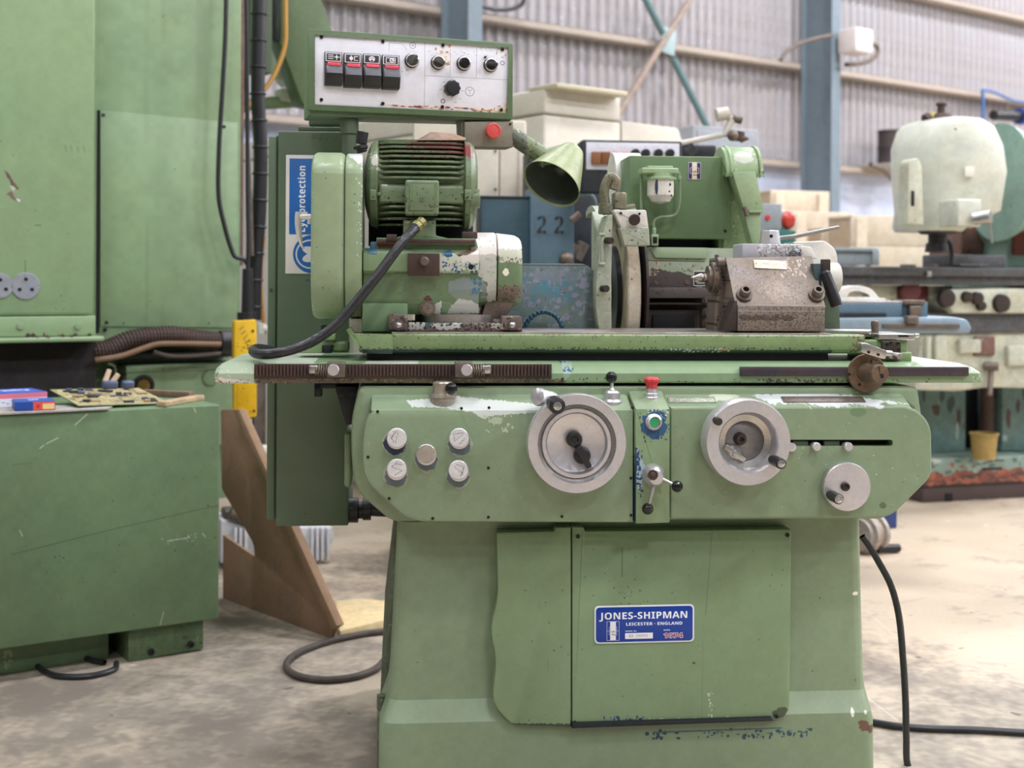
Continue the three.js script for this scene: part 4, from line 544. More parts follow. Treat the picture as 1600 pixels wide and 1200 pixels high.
  const kn = part('clamp_hub', turned(kc, V(0, 1, 0), [[0, 0], [0.0255, 0], [0.0215, 0.03], [0.0195, 0.032], [0, 0.032]], 40), mAlu, blk); part('hub_hole', pturn(1205, 369, -0.2868, [[0, 0], [0.0042, 0], [0.0042, 0.001], [0, 0.001]], 14), mDarkHole, kn);
  part('clamp_lever', [rod(F.v(1215, 372, -0.32), F.v(1244, 369, -0.33), 0.0045, 0.0055), rod(F.v(1240, 369.5, -0.33), F.v(1311, 355, -0.35), 0.006, 0.0048)], mLever, blk);
  part('rear_housing', [pext([[1252, 384], [1268, 386, 2], [1276, 404], [1252, 404]], -0.31, 0.06, 0.003), pext([[1240, 378], [1290, 376, 6], [1308, 390, 10], [1311, 420, 8], [1308, 470], [1270, 470], [1250, 410]], -0.36, 0.09, 0.006)], mWhiteWorn, tail, 'white painted rear housing');
  part('end_cap', rod(V(X(1282, 434, -0.33), Y(1282, 434, -0.33), -0.33), V(X(1309, 434, -0.33), Y(1309, 434, -0.33), -0.33), 0.036), mWhiteWorn, tail);
  part('side_panel', pext([[1270, 412], [1284, 412], [1284, 470], [1281, 478]], z2 + 0.04, 0.02, 0.001), tiled(0.1, 128, 0x33484a, 73, { roughness: 0.5 }, 0.1), tail);
  part('lever_link', [pbox(1285, 405, 1298, 427, -0.21, 0.016, 0.002)], mDarkIron, tail);
  part('black_handle', turned(F.v(1289, 425, -0.21), F.v(1308, 480, -0.2).sub(F.v(1289, 425, -0.21)), [[0, -0.004], [0.006, -0.004], [0.0125, 0.002], [0.0135, 0.03], [0.0145, 0.07], [0.0135, 0.083], [0.008, 0.086], [0, 0.086]], 28), mBlack, tail);
  // quill and centre point towards the workhead
  const qy = F.v(1108, 434, -0.29), axm = V(-1, 0, 0);
  part('quill_collar', [turned(V(X(1118, 434, -0.29), qy.y, -0.29), axm, [[0, 0], [0.037, 0], [0.037, 0.01], [0.035, 0.012], [0.028, 0.012], [0.028, 0.02], [0, 0.02]], 40), rod(V(X(1132, 410, -0.25), Y(1132, 410, -0.25), -0.25), V(X(1120, 410, -0.25), Y(1120, 410, -0.25), -0.25), 0.012), rod(V(X(1120, 404, -0.27), Y(1120, 404, -0.27), -0.27), V(X(1120, 400, -0.27), Y(1120, 400, -0.27) + 0.004, -0.27), 0.005)], mIron, tail);
  part('centre_point', turned(V(X(1112, 434, -0.29), qy.y, -0.29), axm, [[0, 0], [0.0115, 0], [0.0115, 0.018], [0.0095, 0.02], [0.0105, 0.026], [0.0005, 0.05], [0, 0.05]], 32), std({ color: 0xa79f95, metalness: 1, roughness: 0.3 }), tail);
  // a low fence plate of the table behind the tailstock
  part('splash_fence', pext([[1282, 478], [1306, 424, 6], [1310, 440], [1313, 519], [1282, 519]], -0.34, 0.008, 0.001), mGreenDark, grinder);
}
{ // ---- wheelhead behind the table: wheel, guards, belt cover, oil filter
  const mHeadW = planar([990, 375, 1170, 525], -0.6, 2.6, 0xaabba6, 81, (c) => { poly(c, [[1002, 386], [1106, 388], [1106, 404], [1090, 408], [1012, 406]], 0xa9c2a2, 3, 1); poly(c, [[1006, 446], [1012, 425], [1020, 418], [1046, 424], [1062, 424], [1080, 430], [1086, 448], [1150, 448], [1150, 525], [1000, 525]], 0x5a5150, 4, 1.2); specks(c, 1010, 405, 1030, 430, 40, 0xd0b9a2, 5, 2); poly(c, [[1000, 400], [1012, 404], [1016, 432], [1004, 440]], 0xaec0ab, 6, 1.6); specks(c, 1010, 404, 1110, 424, 30, 0x8a7b68, 7, 2); specks(c, 1005, 428, 1100, 520, 120, 0x463d3b, 8, 2); scratch(c, [[1010, 407], [1100, 408]], 1.6, 0x6b5d50); }, { roughness: 0.42 }, 0.05);
  const wh = part('wheelhead', [pext([[1003, 402, 3], [1012, 386, 4], [1150, 388], [1150, 450], [1003, 450]], -0.6, 0.45, 0.006), pext([[1003, 449], [1160, 449], [1160, 466, 2], [1003, 466]], -0.585, 0.4, 0.003)], mHeadW, grinder, 'pale green wheelhead casting with worn dark lower part');
  part('spindle_cap', [pext([[1014, 386, 3], [1108, 387, 3], [1104, 404, 2], [1024, 403, 3]], -0.592, 0.02, 0.003)], mHeadW, wh);
  for (const px of [1026, 1074]) part('bolt_hole', pturn(px, 440, -0.5995, [[0, 0], [0.0075, 0], [0.0075, 0.002], [0.0058, 0.002], [0.0058, 0.001], [0, 0.001]], 18), mIron, wh);
  { const cv = canvasOf(96, 96), c = cv.getContext('2d'); c.fillStyle = '#2e302e'; c.fillRect(0, 0, 96, 96); c.strokeStyle = '#e8e6e0'; c.lineWidth = 5; c.strokeRect(3, 3, 90, 90); c.fillStyle = '#d8d6d0'; c.fillRect(12, 62, 40, 7); c.fillRect(22, 74, 56, 6); const m = std({ map: texture(cv), roughness: 0.5 }); const a = F.v(1095, 435, -0.598); m.userData.rect = [a.x - 0.02, a.y + 0.02, a.x + 0.02, a.y - 0.02]; const g = rbox(a.x - 0.02, a.y - 0.02, -0.6, a.x + 0.02, a.y + 0.02, -0.598, 0.0005); part('warning_plate', g, m, wh, 'small black plate with white edge'); }
  part('box_shade_plate', pbox(1003, 366, 1146, 392, -0.72, 0.1, 0.002), mUnder, wh);  // dark plate added to stop light showing through under the motor box
  part('slide_base', [pbox(1003, 466, 1110, 520, -0.64, 0.5, 0.003), pbox(1003, 473, 1100, 476, -0.59, 0.08, 0.001), pbox(1003, 484, 1092, 520, -0.612, 0.05, 0.002)], mDarkIron, wh); part('slide_pocket', pbox(1020, 492, 1086, 516, -0.6, 0.02, 0.001), mDarkHole, wh);
  for (const py of [469, 488, 504]) part('slide_bolt', hexBolt(F.v(1105, py, -0.59), V(0, 0, 1), 0.011, 0.014), mIron, wh);
  // grinding wheel, axis along x
  const wz = -0.66, wy = Y(985, 462, -0.5), WR = 0.205, wx = X(1003, 440, -0.45);
  const mStone = tiled(0.3, 512, 0xcfc4b0, 82, { roughness: 0.92 }, 0.07, (c, s) => { wear(60, [0xa8977f, 0xe2d9c8, 0x8d7c66], 8)(c, s); });
  part('grinding_wheel', [turned(V(wx, wy, wz), V(-1, 0, 0), [[0.07, 0], [WR - 0.004, 0], [WR, 0.004], [WR, 0.03], [WR - 0.004, 0.034], [0.08, 0.034], [0.07, 0.034]], 96)], mStone, wh, 'cream grinding wheel');
  part('wheel_flange', turned(V(wx - 0.0345, wy, wz), V(-1, 0, 0), [[0, 0], [0.13, 0], [0.125, 0.012], [0.06, 0.02], [0.05, 0.036], [0, 0.036]], 48), mBlack, wh);
  part('wheel_rear_plate', turned(V(wx + 0.012, wy, wz), V(1, 0, 0), [[0, 0], [WR + 0.012, 0], [WR + 0.012, 0.006], [0, 0.006]], 64), mDarkIron, wh);
  // guard: open ring behind and left of the wheel
  const mGuardW = tiled(0.3, 512, 0xa6b2a0, 83, { roughness: 0.5 }, 0.08, (c, s) => { wear(200, [0x6a5d4c, 0xc3cbbd, 0x7a8b74, 0x4a4136], 9)(c, s); scr(40, css(0x5d5142, 0.5), 70)(c, s); });
  { const gx = wx - 0.1, ring = []; const s = new THREE.Shape(); s.absarc(0, 0, WR + 0.03, -1.15, 1.15); s.closePath(); const g = extrude(s, 0.03, 0.004, 32); g.rotateY(-Math.PI / 2); g.translate(gx + 0.02, wy, wz); 
    const band = (a0, a1, w0, w1) => { const q = []; const n = 20; for (let i = 0; i <= n; i++) { const a = a0 + (a1 - a0) * i / n; const c = Math.cos(a), sn = Math.sin(a); q.push([[w0, WR + 0.012], [w0, WR + 0.03], [w1, WR + 0.03], [w1, WR + 0.012]].map(([xx, r]) => V(xx, wy + r * sn, wz + r * c))); } return loft(q, 0.6); };
    const gd = part('wheel_guard', [g, band(0.95, 1.9, gx, wx + 0.01)], mGuardW, wh, 'worn pale green wheel guard');
    part('guard_face', pext([[931, 440, 10], [938, 380, 8], [950, 335, 6], [958, 335], [957, 380], [955, 440], [956, 518], [936, 518, 8], [931, 480, 8]], wz + WR + 0.045, 0.1, 0.004), mGuardW, gd, 'worn front edge of the wheel guard');
    part('guard_hood', [pext([[958, 328, 2], [1010, 328, 3], [1014, 358, 2], [972, 359, 2]], wz + WR + 0.055, 0.09, 0.005)], mWhiteWorn, gd, 'cream guard hood'); part('guard_visor', pext([[968, 356, 2], [1014, 355, 2], [1016, 384, 2], [976, 384, 2]], wz + WR + 0.065, 0.07, 0.004), mGuardW, gd, 'pale green visor');
    part('hood_knob', turned(F.v(989, 342, wz + WR + 0.055), V(0, -0.15, 1), [[0, 0], [0.009, 0], [0.012, 0.008], [0.0145, 0.02], [0.013, 0.026], [0, 0.026]], 24), mDarkIron, gd);
    for (const [px, py] of [[951, 376], [944, 451]]) part('guard_bolt', rod(F.v(px - 3, py, wz + WR + 0.05), F.v(px + 4, py, wz + WR + 0.075), 0.0085), mDarkIron, gd);
    for (const [px, py] of [[970, 333], [999, 334]]) part('screw', screw(px, py, wz + WR + 0.056, 0.003), mScrew, gd);
    part('guard_latch', [pbox(939, 366, 944.5, 412, wz + WR + 0.05, 0.01, 0.003), pbox(936, 410, 946, 414, wz + WR + 0.056, 0.012, 0.003), pbox(936, 364, 946, 368, wz + WR + 0.056, 0.012, 0.003)], mGuardW, gd);
    part('hose_union', [tube([[950, 335], [946, 318], [944, 300], [948, 284], [954, 276], [962, 282], [958, 296]].map(([a, b]) => F.v(a, b, wz + WR)), 0.012, 40, 10), rod(F.v(947, 335, wz + WR), F.v(948, 318, wz + WR), 0.02), pbox(960, 300, 980, 326, wz + WR + 0.02, 0.05, 0.006), rod(F.v(968, 326, wz + WR), F.v(992, 322, wz + WR), 0.006)], tiled(0.2, 256, 0x74735f, 87, { roughness: 0.5, metalness: 0.3 }, 0.15, (c, s) => wear(60, [0x4a4136, 0x9aa38c, 0x5d5a4a], 7)(c, s)), gd);
  }
  // box that covers the motor, filter and pipes
  const zb = -0.62, mBox = planar([975, 235, 1150, 380], zb, 2.4, 0x66835e, 84, (c) => { specks(c, 985, 250, 1138, 368, 30, 0x557050, 3, 1); scratch(c, [[1131, 250], [1131, 366]], 0.8, 0x587453); }, { roughness: 0.42 }, 0.03);
  const bx = part('motor_box', pbox(983, 244, 1140, 373, zb, 0.3, 0.003), mBox, wh, 'green sheet metal box');
  for (const [px, py] of [[1135, 273], [1133, 361]]) part('screw', screw(px, py, zb, 0.004), mScrew, bx);
  { const cv = canvasOf(72, 96), c = cv.getContext('2d'); c.fillStyle = '#2a2b5c'; c.fillRect(0, 0, 72, 96); c.fillStyle = '#e4d3b8'; c.fillRect(22, 0, 28, 96); c.save(); c.translate(46, 76); c.rotate(-Math.PI / 2); c.fillStyle = '#4a3c38'; c.font = 'bold 26px sans-serif'; c.fillText('J·S', 0, 0); c.restore(); c.strokeStyle = '#d3cdd0'; c.lineWidth = 3; c.strokeRect(2, 2, 68, 92); c.strokeRect(12, 32, 48, 30); const m = std({ map: texture(cv), roughness: 0.4 }), a = F.v(1085, 267, zb); m.userData.rect = [a.x - 0.0172, a.y + 0.0228, a.x + 0.0172, a.y - 0.0228]; part('emblem_plate', rbox(a.x - 0.0172, a.y - 0.0228, zb, a.x + 0.0172, a.y + 0.0228, zb + 0.0016, 0.0004), m, bx, 'dark blue emblem plate with a cream band'); }
  const zg = zb + 0.055; const fl = part('oil_filter', [turned(V(X(1032, 300, zg), Y(1032, 280, zg), zg), V(0, -1, 0), [[0, 0], [0.034, 0], [0.034, 0.042], [0.028, 0.05], [0.024, 0.058], [0, 0.064]], 40)], mWhiteWorn, bx, 'oil filter with a cream bowl and blue chips');
  part('filter_head', [pbox(1003, 262, 1061, 271, zg + 0.03, 0.06, 0.004), turned(V(X(1032, 300, zg), Y(1032, 281, zg), zg), V(0, 1, 0), [[0, 0], [0.04, 0], [0.04, 0.005], [0.034, 0.007], [0.034, 0.017], [0, 0.017]], 40), pbox(1012, 259, 1052, 264, zg + 0.02, 0.05, 0.003)], mGuard, fl);
  part('blue_chip', [0, 1, 2, 3].map((i) => { const s = [[1027, 292, 3.4, 12], [1047, 288, 2.4, 2.5], [1046, 299, 1.6, 1.6], [1050, 305, 1.6, 1.6]][i], q = F.v(s[0], s[1], zg + 0.0335), m = F.m(s[0], s[1], zg); const g = ball(q, 1, m * s[2], m * s[3], 0.0012, 12); const dx = q.x - X(1032, 300, zg); g.translate(0, 0, Math.sqrt(Math.max(0, 0.034 * 0.034 - dx * dx)) - 0.0335); return g; }), std({ color: 0x27324d, roughness: 0.6 }), fl, 'dark blue paint left where the cream has flaked');
  part('oil_pipe', [tube([[1003, 268], [1002, 285], [1002, 320], [1003, 340]].map(([a, b]) => F.v(a, b, zb + 0.03)), 0.0035, 20, 8)], mGreen, bx); part('oil_pipe', [tube([[1061, 268], [1062, 285], [1061, 320], [1054, 336], [1030, 340], [1022, 346], [1022, 360]].map(([a, b]) => F.v(a, b, zb + 0.03)), 0.0036, 50, 8), rod(F.v(1061, 282, zb + 0.03), F.v(1062, 276, zb + 0.03), 0.006)], mGreen, bx);
  part('sight_glass', [pbox(1018, 366, 1029, 384, zb + 0.05, 0.02, 0.002), rod(F.v(1022, 366, zb + 0.04), F.v(1022, 356, zb + 0.04), 0.005)], mGuard, bx); part('sight_window', pbox(1020.5, 370, 1027, 380, zb + 0.052, 0.004, 0.0005), mDarkHole, bx);
  // white pulley cover and belt cover
  part('rear_motor', rod(V(X(957, 280, -0.8), Y(975, 282, -0.8), -0.82), V(X(1000, 280, -0.8), Y(975, 282, -0.8), -0.82), 0.078), mWhiteWorn, wh, 'white motor end');
  const mBelt = planar([1115, 220, 1200, 395], -0.6, 3, 0x86a279, 85, (c) => { blob(c, 1160, 245, 16, 9, 0xb9c2b8, 3, 0.6); blob(c, 1166, 300, 5, 14, 0xc5cbc3, 4, 0.6); specks(c, 1145, 235, 1190, 370, 40, 0xc0c9bd, 5, 1.5); specks(c, 1140, 270, 1190, 375, 40, 0x5a6e52, 6, 1.1); }, { roughness: 0.4 }, 0.04);
  const yt = Y(1168, 225, -0.58), rC = 0.085, cyB = yt - rC, cz = -0.66;
  const cover = (x0, x1, g) => { const s = new THREE.Shape(); s.moveTo(-(cz - rC - g), Y(1168, 392, -0.6)); s.lineTo(-(cz - rC - g), cyB); for (let i = 0; i <= 20; i++) { const a = Math.PI - i / 20 * Math.PI; s.lineTo(-(cz + (rC + g) * Math.cos(a)), cyB + (rC + g) * Math.sin(a)); } s.lineTo(-(cz + rC + g), Y(1168, 272, -0.58)); s.lineTo(-(cz + rC + g - 0.07), Y(1168, 276, -0.58)); s.lineTo(-(cz + rC + g - 0.08), Y(1168, 392, -0.6)); s.closePath(); const q = extrude(s, x1 - x0, 0.004); q.applyMatrix4(M4().makeRotationY(Math.PI / 2)); q.translate(x0, 0, 0); return q; };
  const mStrap = tiled(0.3, 256, 0x98b490, 88, { roughness: 0.42 }, 0.05, (c, s) => wear(30, [0xc4ccc0, 0x6d8058], 5)(c, s));
  const bc = part('belt_cover', [cover(X(1134, 300, -0.58), X(1186, 300, -0.58), 0), cover(X(1186, 300, -0.58), X(1192, 300, -0.58), 0.004), cover(X(1140, 300, -0.58), X(1146, 300, -0.58), 0.004)], mBelt, wh, 'tall round-topped belt cover');
  part('cover_strap', [pext([[1144, 268], [1180, 268], [1194, 328, 1], [1163, 329, 1]], cz + rC + 0.01, 0.05, 0.002), pext([[1162, 330], [1189, 330], [1188, 388], [1177, 388]], cz + rC + 0.004, 0.05, 0.002), pbox(1170, 328, 1193, 332, cz + rC + 0.014, 0.03, 0.001)], mStrap, bc, 'pale strap down the belt cover');
  part('cover_hinge', rod(F.v(1163, 323, cz + rC + 0.014), F.v(1167, 338, cz + rC + 0.014), 0.006), mIron, bc);
  // splash plate and jointed coolant hose at the back of the table
  const mSplash = planar([810, 405, 935, 520], -0.47, 2.4, 0x6d7f80, 86, (c) => { specks(c, 815, 415, 930, 510, 120, 0x8d8fa0, 3, 5); specks(c, 820, 430, 900, 470, 60, css(0x4f8496, 0.7), 4, 5); blob(c, 870, 430, 40, 9, css(0x8b8c9c, 0.5), 5, 0.8); blob(c, 850, 450, 22, 8, css(0x558a9c, 0.5), 6, 0.9); specks(c, 815, 480, 930, 515, 60, 0x6f8a78, 7, 3); scratch(c, [[815, 414], [920, 414]], 2, 0x55504a); specks(c, 815, 410, 930, 516, 40, 0x4a443c, 8, 1.2); }, { roughness: 0.4 }, 0.08, 60);
  part('splash_plate', pext([[760, 412], [915, 412, 12], [930, 425, 6], [930, 519], [760, 519]], -0.47, 0.012, 0.002), mSplash, grinder, 'blue grey splash plate');
  const hp = new THREE.CatmullRomCurve3([[820, 512], [826, 500], [838, 490], [850, 487], [862, 490], [872, 498], [878, 509]].map(([a, b]) => F.v(a, b, -0.42))); const bead = [];
  for (let i = 0; i < 13; i++) { const p = hp.getPointAt(i / 12), t = hp.getTangentAt(i / 12); bead.push(turned(p.clone().addScaledVector(t, -0.007), t, [[0, 0], [0.0035, 0], [0.0062, 0.003], [0.0068, 0.007], [0.0055, 0.0105], [0.0042, 0.011], [0.004, 0.0145], [0, 0.0145]], 14)); }
  part('coolant_hose', bead, std({ color: 0x1d4456, roughness: 0.4 }), grinder, 'jointed blue coolant hose').userData.kind = 'stuff';
}
{ // ---- electrical cabinet at the left, control panel on a post, emergency stop box, lamp
  F = G; const zc = -0.55;
  const mCab = planar([415, 195, 560, 830], zc, 1.4, 0x5b715a, 91, (c) => { c.fillStyle = css(0x2c3c2c, 0.75); c.font = 'italic 11px sans-serif'; c.fillText('SF2', 484, 217); specks(c, 420, 210, 545, 815, 40, 0x405440, 3, 1.2); specks(c, 480, 205, 545, 225, 14, 0x3c503c, 4, 1); blob(c, 425, 453, 2.5, 3, 0x2e3e2e, 5, 0.8); blob(c, 480, 437, 3, 2, 0x3b5060, 6, 0.8); }, { roughness: 0.4 }, 0.02);
  const cab = part('electrical_cabinet', pbox(433, 205, 546, 822, zc, 0.32, 0.004), mCab, grinder, 'dark green electrical cabinet');
  part('cabinet_door', [pbox(418, 213, 430.5, 812, zc - 0.002, 0.3, 0.003), pbox(430, 212, 434, 812, zc - 0.012, 0.28, 0)], mCab, cab, 'narrow edge of the cabinet door');
  part('top_flange', [pbox(466, 198, 549, 206, zc - 0.02, 0.24, 0.003)], mGreenDark, cab);
  part('panel_post', [pbox(482, 176, 538, 199, zc - 0.06, 0.12, 0.01), rod(F.v(546, 262, -0.4), F.v(546, 178, -0.4), 0.018), rod(F.v(546, 210, -0.4), F.v(546, 186, -0.4), 0.022), rod(F.v(546, 186, -0.4), F.v(546, 182, -0.4), 0.034)], mGreenDark, cab);
  part('cable_gland', [rod(F.v(544, 797, -0.6), F.v(560, 797, -0.6), 0.032), rod(F.v(560, 797, -0.6), F.v(568, 797, -0.6), 0.022), rod(F.v(567, 795, -0.6), F.v(580, 795, -0.6), 0.029)], mBlack, cab);
  part('conduit', tube([[578, 795], [600, 796], [640, 797]].map(([a, b]) => F.v(a, b, -0.6)), 0.019, 20, 12), mRubber, cab);
  part('side_flange', [pbox(538, 676, 549, 762, -0.3, 0.2, 0.008)], mGreen, grinder);
  // mandatory-action sign stuck on the cabinet
  { const a = F.at(447, 242, zc), b = F.at(530, 428, zc), w = b[0] - a[0], h = a[1] - b[1], k = 2200, cv = canvasOf(Math.round(w * k), Math.round(h * k)), c = cv.getContext('2d'), W = cv.width, K = cv.height;
    c.fillStyle = '#e4e0dc'; c.fillRect(0, 0, W, K); c.fillStyle = '#1b66b4'; c.fillRect(W * 0.065, K * 0.03, W * 0.87, K * 0.64); c.beginPath(); c.arc(W * 0.5, K * 0.835, W * 0.36, 0, 7); c.fill();
    c.strokeStyle = '#dfe6ee'; c.lineWidth = W * 0.028; c.beginPath(); c.arc(W * 0.46, K * 0.835, W * 0.26, 0, 7); c.stroke(); c.fillStyle = '#e6e6e8'; c.beginPath(); c.ellipse(W * 0.47, K * 0.808, W * 0.16, K * 0.034, 0.3, 0, 7); c.fill(); c.beginPath(); c.ellipse(W * 0.47, K * 0.862, W * 0.16, K * 0.036, -0.3, 0, 7); c.fill(); c.fillRect(W * 0.4, K * 0.8, W * 0.12, K * 0.07);
    c.fillStyle = '#eceef2'; c.font = `bold ${W * 0.27 | 0}px sans-serif`; for (const [txt, xx, y0, len] of [['Eye protection', 0.36, 0.655, 0.57], ['must be worn', 0.7, 0.655, 0.5]]) { c.save(); c.translate(W * xx, K * y0); c.rotate(-Math.PI / 2); c.scale(K * len / c.measureText(txt).width, 0.7); c.fillText(txt, 0, 0); c.restore(); }
    const m = std({ map: texture(cv), roughness: 0.45 }); m.userData.rect = [a[0], a[1], b[0], b[1]]; part('safety_sign', rbox(a[0], b[1], zc, b[0], a[1], zc + 0.0014, 0.0004), m, cab, 'blue and white safety sign'); }
  // control panel, turned a little further to the right
  const D = 3.0, P = at(484, D, 0.286); P.oz = CAM[2] - D;
  const toG = (o) => { const dx = P.ox - G.ox, dz = P.oz - G.oz; o.position.set(dx * G.c - dz * G.s, 0, dx * G.s + dz * G.c); o.rotation.y = P.yaw - G.yaw; return o; };
  F = P; const mPanelGreen = tiled(0.4, 512, 0x5b7555, 92, { roughness: 0.4 }, 0.05, (c, s) => wear(40, [0x47603f, 0x9db195, 0x3a4636], 3)(c, s));
  const o4 = [[482, 45, 5], [802, 67, 5], [801.5, 187, 4], [481, 172, 4]], i4 = [[490, 52, 2], [797, 72, 2], [794, 179, 2], [490, 165, 2]];
  const casing = toG(part('control_panel', [pext(o4, 0, 0.012, 0.003, [i4]), pext([[484, 47, 5], [800, 68, 5], [800, 189, 4], [483, 181, 4]], -0.01, 0.1, 0.004)], mPanelGreen, grinder, 'green tilted switch panel with white face'));
  const zp = -0.006, tl = F.at(491, 53, zp), tr = F.at(796.5, 72, zp), bl = F.at(491, 165, zp), W = tr[0] - tl[0], Hh = tl[1] - bl[1], k = 3600, cv = canvasOf(Math.round(W * k), Math.round(Hh * k)), c = cv.getContext('2d');
  fillNoise(c, cv.width, cv.height, 0xe9e9f1, 93, 0.02, 400, 0.01);
  const pc = (px, py) => { const q = F.at(px, py, zp); return [(q[0] - tl[0]) * k, (tl[1] - q[1]) * k]; }, S = F.m(640, 110, zp) * k;
  c.lineCap = 'round'; const ln = (pts, w = 0.5, col = '#7e7e86') => { c.strokeStyle = col; c.lineWidth = w * S; c.beginPath(); pts.forEach((p, i) => { const q = pc(...p); i ? c.lineTo(...q) : c.moveTo(...q); }); c.stroke(); }, circ = (px, py, r, w = 0.8, col = '#6d6d74') => { c.strokeStyle = col; c.lineWidth = w * S; c.beginPath(); c.arc(...pc(px, py), r * S, 0, 7); c.stroke(); };
  ln([[664, 66], [663, 168]]); ln([[664, 118], [796, 125]]); ln([[704, 69], [703, 120]]); ln([[745, 72], [744, 122]]);
  ln([[608, 80], [608, 67], [628, 68], [636, 78]]); circ(645, 71, 4.5); circ(645, 71, 0.8); circ(734, 143, 7); ln([[734, 143], [731, 139]], 0.8); ln([[734, 143], [737, 139]], 0.8); ln([[734, 145], [734, 147]], 0.8); circ(785, 98.5, 3, 1.1); circ(692, 158, 3, 1.2, '#6a4c52');
  for (const [a, b] of [[627, 112], [634, 110], [687, 140], [721, 142], [717, 154], [692, 128], [704, 125], [710, 160]]) ln([[a, b], [a + 3, b]], 0.8);
  { const r = rng(4); for (let i = 0; i < 46; i++) { const a = 668 + r() * 122, b = 72 + r() * 16; if (Math.abs(a - 685) > 30 || r() > 0.5) ln([[a, b], [a + 1.5 + r() * 2, b + r() * 1.5]], 0.4, '#8c8c94'); } for (let i = 0; i < 10; i++) { const q = [748 + i * 3.6, 74 + (i % 2) * 2]; ln([q, [q[0] + 3, q[1] + (i % 2 ? -2 : 2)]], 0.5, '#8a8a90'); } }
  const bl2 = (px, py, rx, ry, col, s, j) => { const q = pc(px, py); blob(c, q[0], q[1], rx * S, ry * S, col, s, j); };
  { const r = rng(9); for (let i = 0; i < 40; i++) bl2(676 + r() * 28, 70 + r() * 34, 1 + r() * 3, 0.8 + r() * 2, [0xe9dcc6, 0xd8c6a8, 0xf0e8da, 0xb98d78][i % 4], i, 0.9); for (let i = 0; i < 100; i++) { const t = r(); bl2(590 + t * 206, 164.5 + t * 12.5 - r() * (2 + t * 3), 0.8 + r() * 5, 0.4 + r() * 1.1, [0xa4603c, 0xe8d2b0, 0x7c4a30, 0xc98f66, 0xf0e6d2][i % 5], i + 50, 0.9); } for (let i = 0; i < 46; i++) { const t = r(); bl2(770 + t * 24, 176 - r() * (3 + t * 20), 0.8 + r() * 3, 0.6 + r() * 2.2, [0xe6d2b4, 0xf0e8d4, 0xb98a5e, 0xded0b8][i % 4], i + 200, 0.9); } for (let i = 0; i < 30; i++) bl2(776 + r() * 18, 76 + r() * 14, 0.6 + r() * 1.6, 0.5 + r() * 1.4, [0xe4d6c4, 0x9a9088, 0xf4f0ec][i % 3], i + 300, 0.9); for (let i = 0; i < 16; i++) bl2(550 + r() * 130, 56 + r() * 10, 0.5 + r(), 0.4, 0x9a9a9e, i + 400, 0.9); }
  const mFace = std({ map: texture(cv), roughness: 0.42, metalness: 0.1 }); mFace.userData.rect = [tl[0], tl[1], tl[0] + W, bl[1]];
  const face = part('panel_face', rbox(tl[0], bl[1], zp - 0.004, tl[0] + W, tl[1], zp, 0.0008), mFace, casing, 'white printed panel face with rust along its lower edge');
  // the panel is a part, its fittings are sub-parts of it
  for (const [a, b] of [[502, 58], [598, 65], [692, 71], [785, 77.5], [502, 156], [598, 162], [691, 167], [783, 172]]) part('panel_screw', screw(a, b, zp + 0.001, 0.0042, 0.003), mScrew, casing);
  const rot = (p) => { c; return p; };
  [[520, 82, 135], [550, 84, 138], [580, 85, 139], [609.5, 87, 141]].forEach(([px, y0, y1], i) => {
    const v = canvasOf(96, 64), q = v.getContext('2d'); q.fillStyle = '#3a3b40'; q.fillRect(0, 0, 96, 64); q.strokeStyle = q.fillStyle = '#e8e8ea'; q.lineWidth = 5; q.strokeRect(7, 7, 82, 50); q.lineWidth = 4;
    if (i === 0) { for (const yy of [20, 31, 42]) { q.beginPath(); q.moveTo(18, yy); q.lineTo(48, yy); q.stroke(); } q.beginPath(); q.moveTo(66, 14); q.lineTo(66, 50); q.moveTo(50, 31); q.lineTo(84, 31); q.stroke(); q.beginPath(); q.arc(66, 31, 7, 0, 7); q.fill(); }
    if (i === 1) { q.beginPath(); q.arc(40, 32, 11, 0, 7); q.fill(); q.beginPath(); q.moveTo(78, 20); q.lineTo(58, 20); q.lineTo(58, 44); q.lineTo(78, 44); q.stroke(); q.beginPath(); q.moveTo(40, 14); q.lineTo(40, 50); q.stroke(); }
    if (i === 2) { q.beginPath(); q.arc(48, 32, 17, 0, 7); q.fill(); q.fillStyle = '#3a3b40'; q.beginPath(); q.arc(48, 42, 6, 0, 7); q.fill(); q.fillRect(40, 22, 5, 8); q.fillRect(51, 22, 5, 8); }
    if (i === 3) { q.strokeRect(22, 18, 50, 30); q.beginPath(); q.arc(54, 32, 14, 0, 7); q.fill(); q.strokeStyle = '#3a3b40'; q.beginPath(); q.arc(54, 32, 6, 0, 5); q.stroke(); }
    const a = F.at(px - 13.5, y0 - 0.5, zp), b = F.at(px + 13.5, y0 + 17, zp), d = F.at(px, y1, zp);
    const m = std({ map: texture(v), roughness: 0.4 }); m.userData.rect = [a[0], a[1], b[0], b[1]];
    part('switch_symbol', rbox(a[0], b[1], zp, b[0], a[1], zp + 0.01, 0.001), m, casing);
    part('rocker_switch', extX([[zp, a[1] - 0.022], [zp, d[1], 0.001], [zp + 0.016, d[1] + 0.002, 0.002], [zp + 0.024, d[1] + 0.026, 0.003], [zp + 0.012, a[1] - 0.026, 0.002]], a[0], b[0], 0.001), mBlack, casing, 'black rocker switch');
    part('switch_button', extX([[zp + 0.012, a[1] - 0.033], [zp + 0.0215, d[1] + 0.028], [zp + 0.026, d[1] + 0.0275, 0.001], [zp + 0.0165, a[1] - 0.032, 0.001]], a[0] + 0.003, b[0] - 0.0005, 0.001), std({ color: 0x5a5b62, roughness: 0.45 }), casing, 'grey lower key');
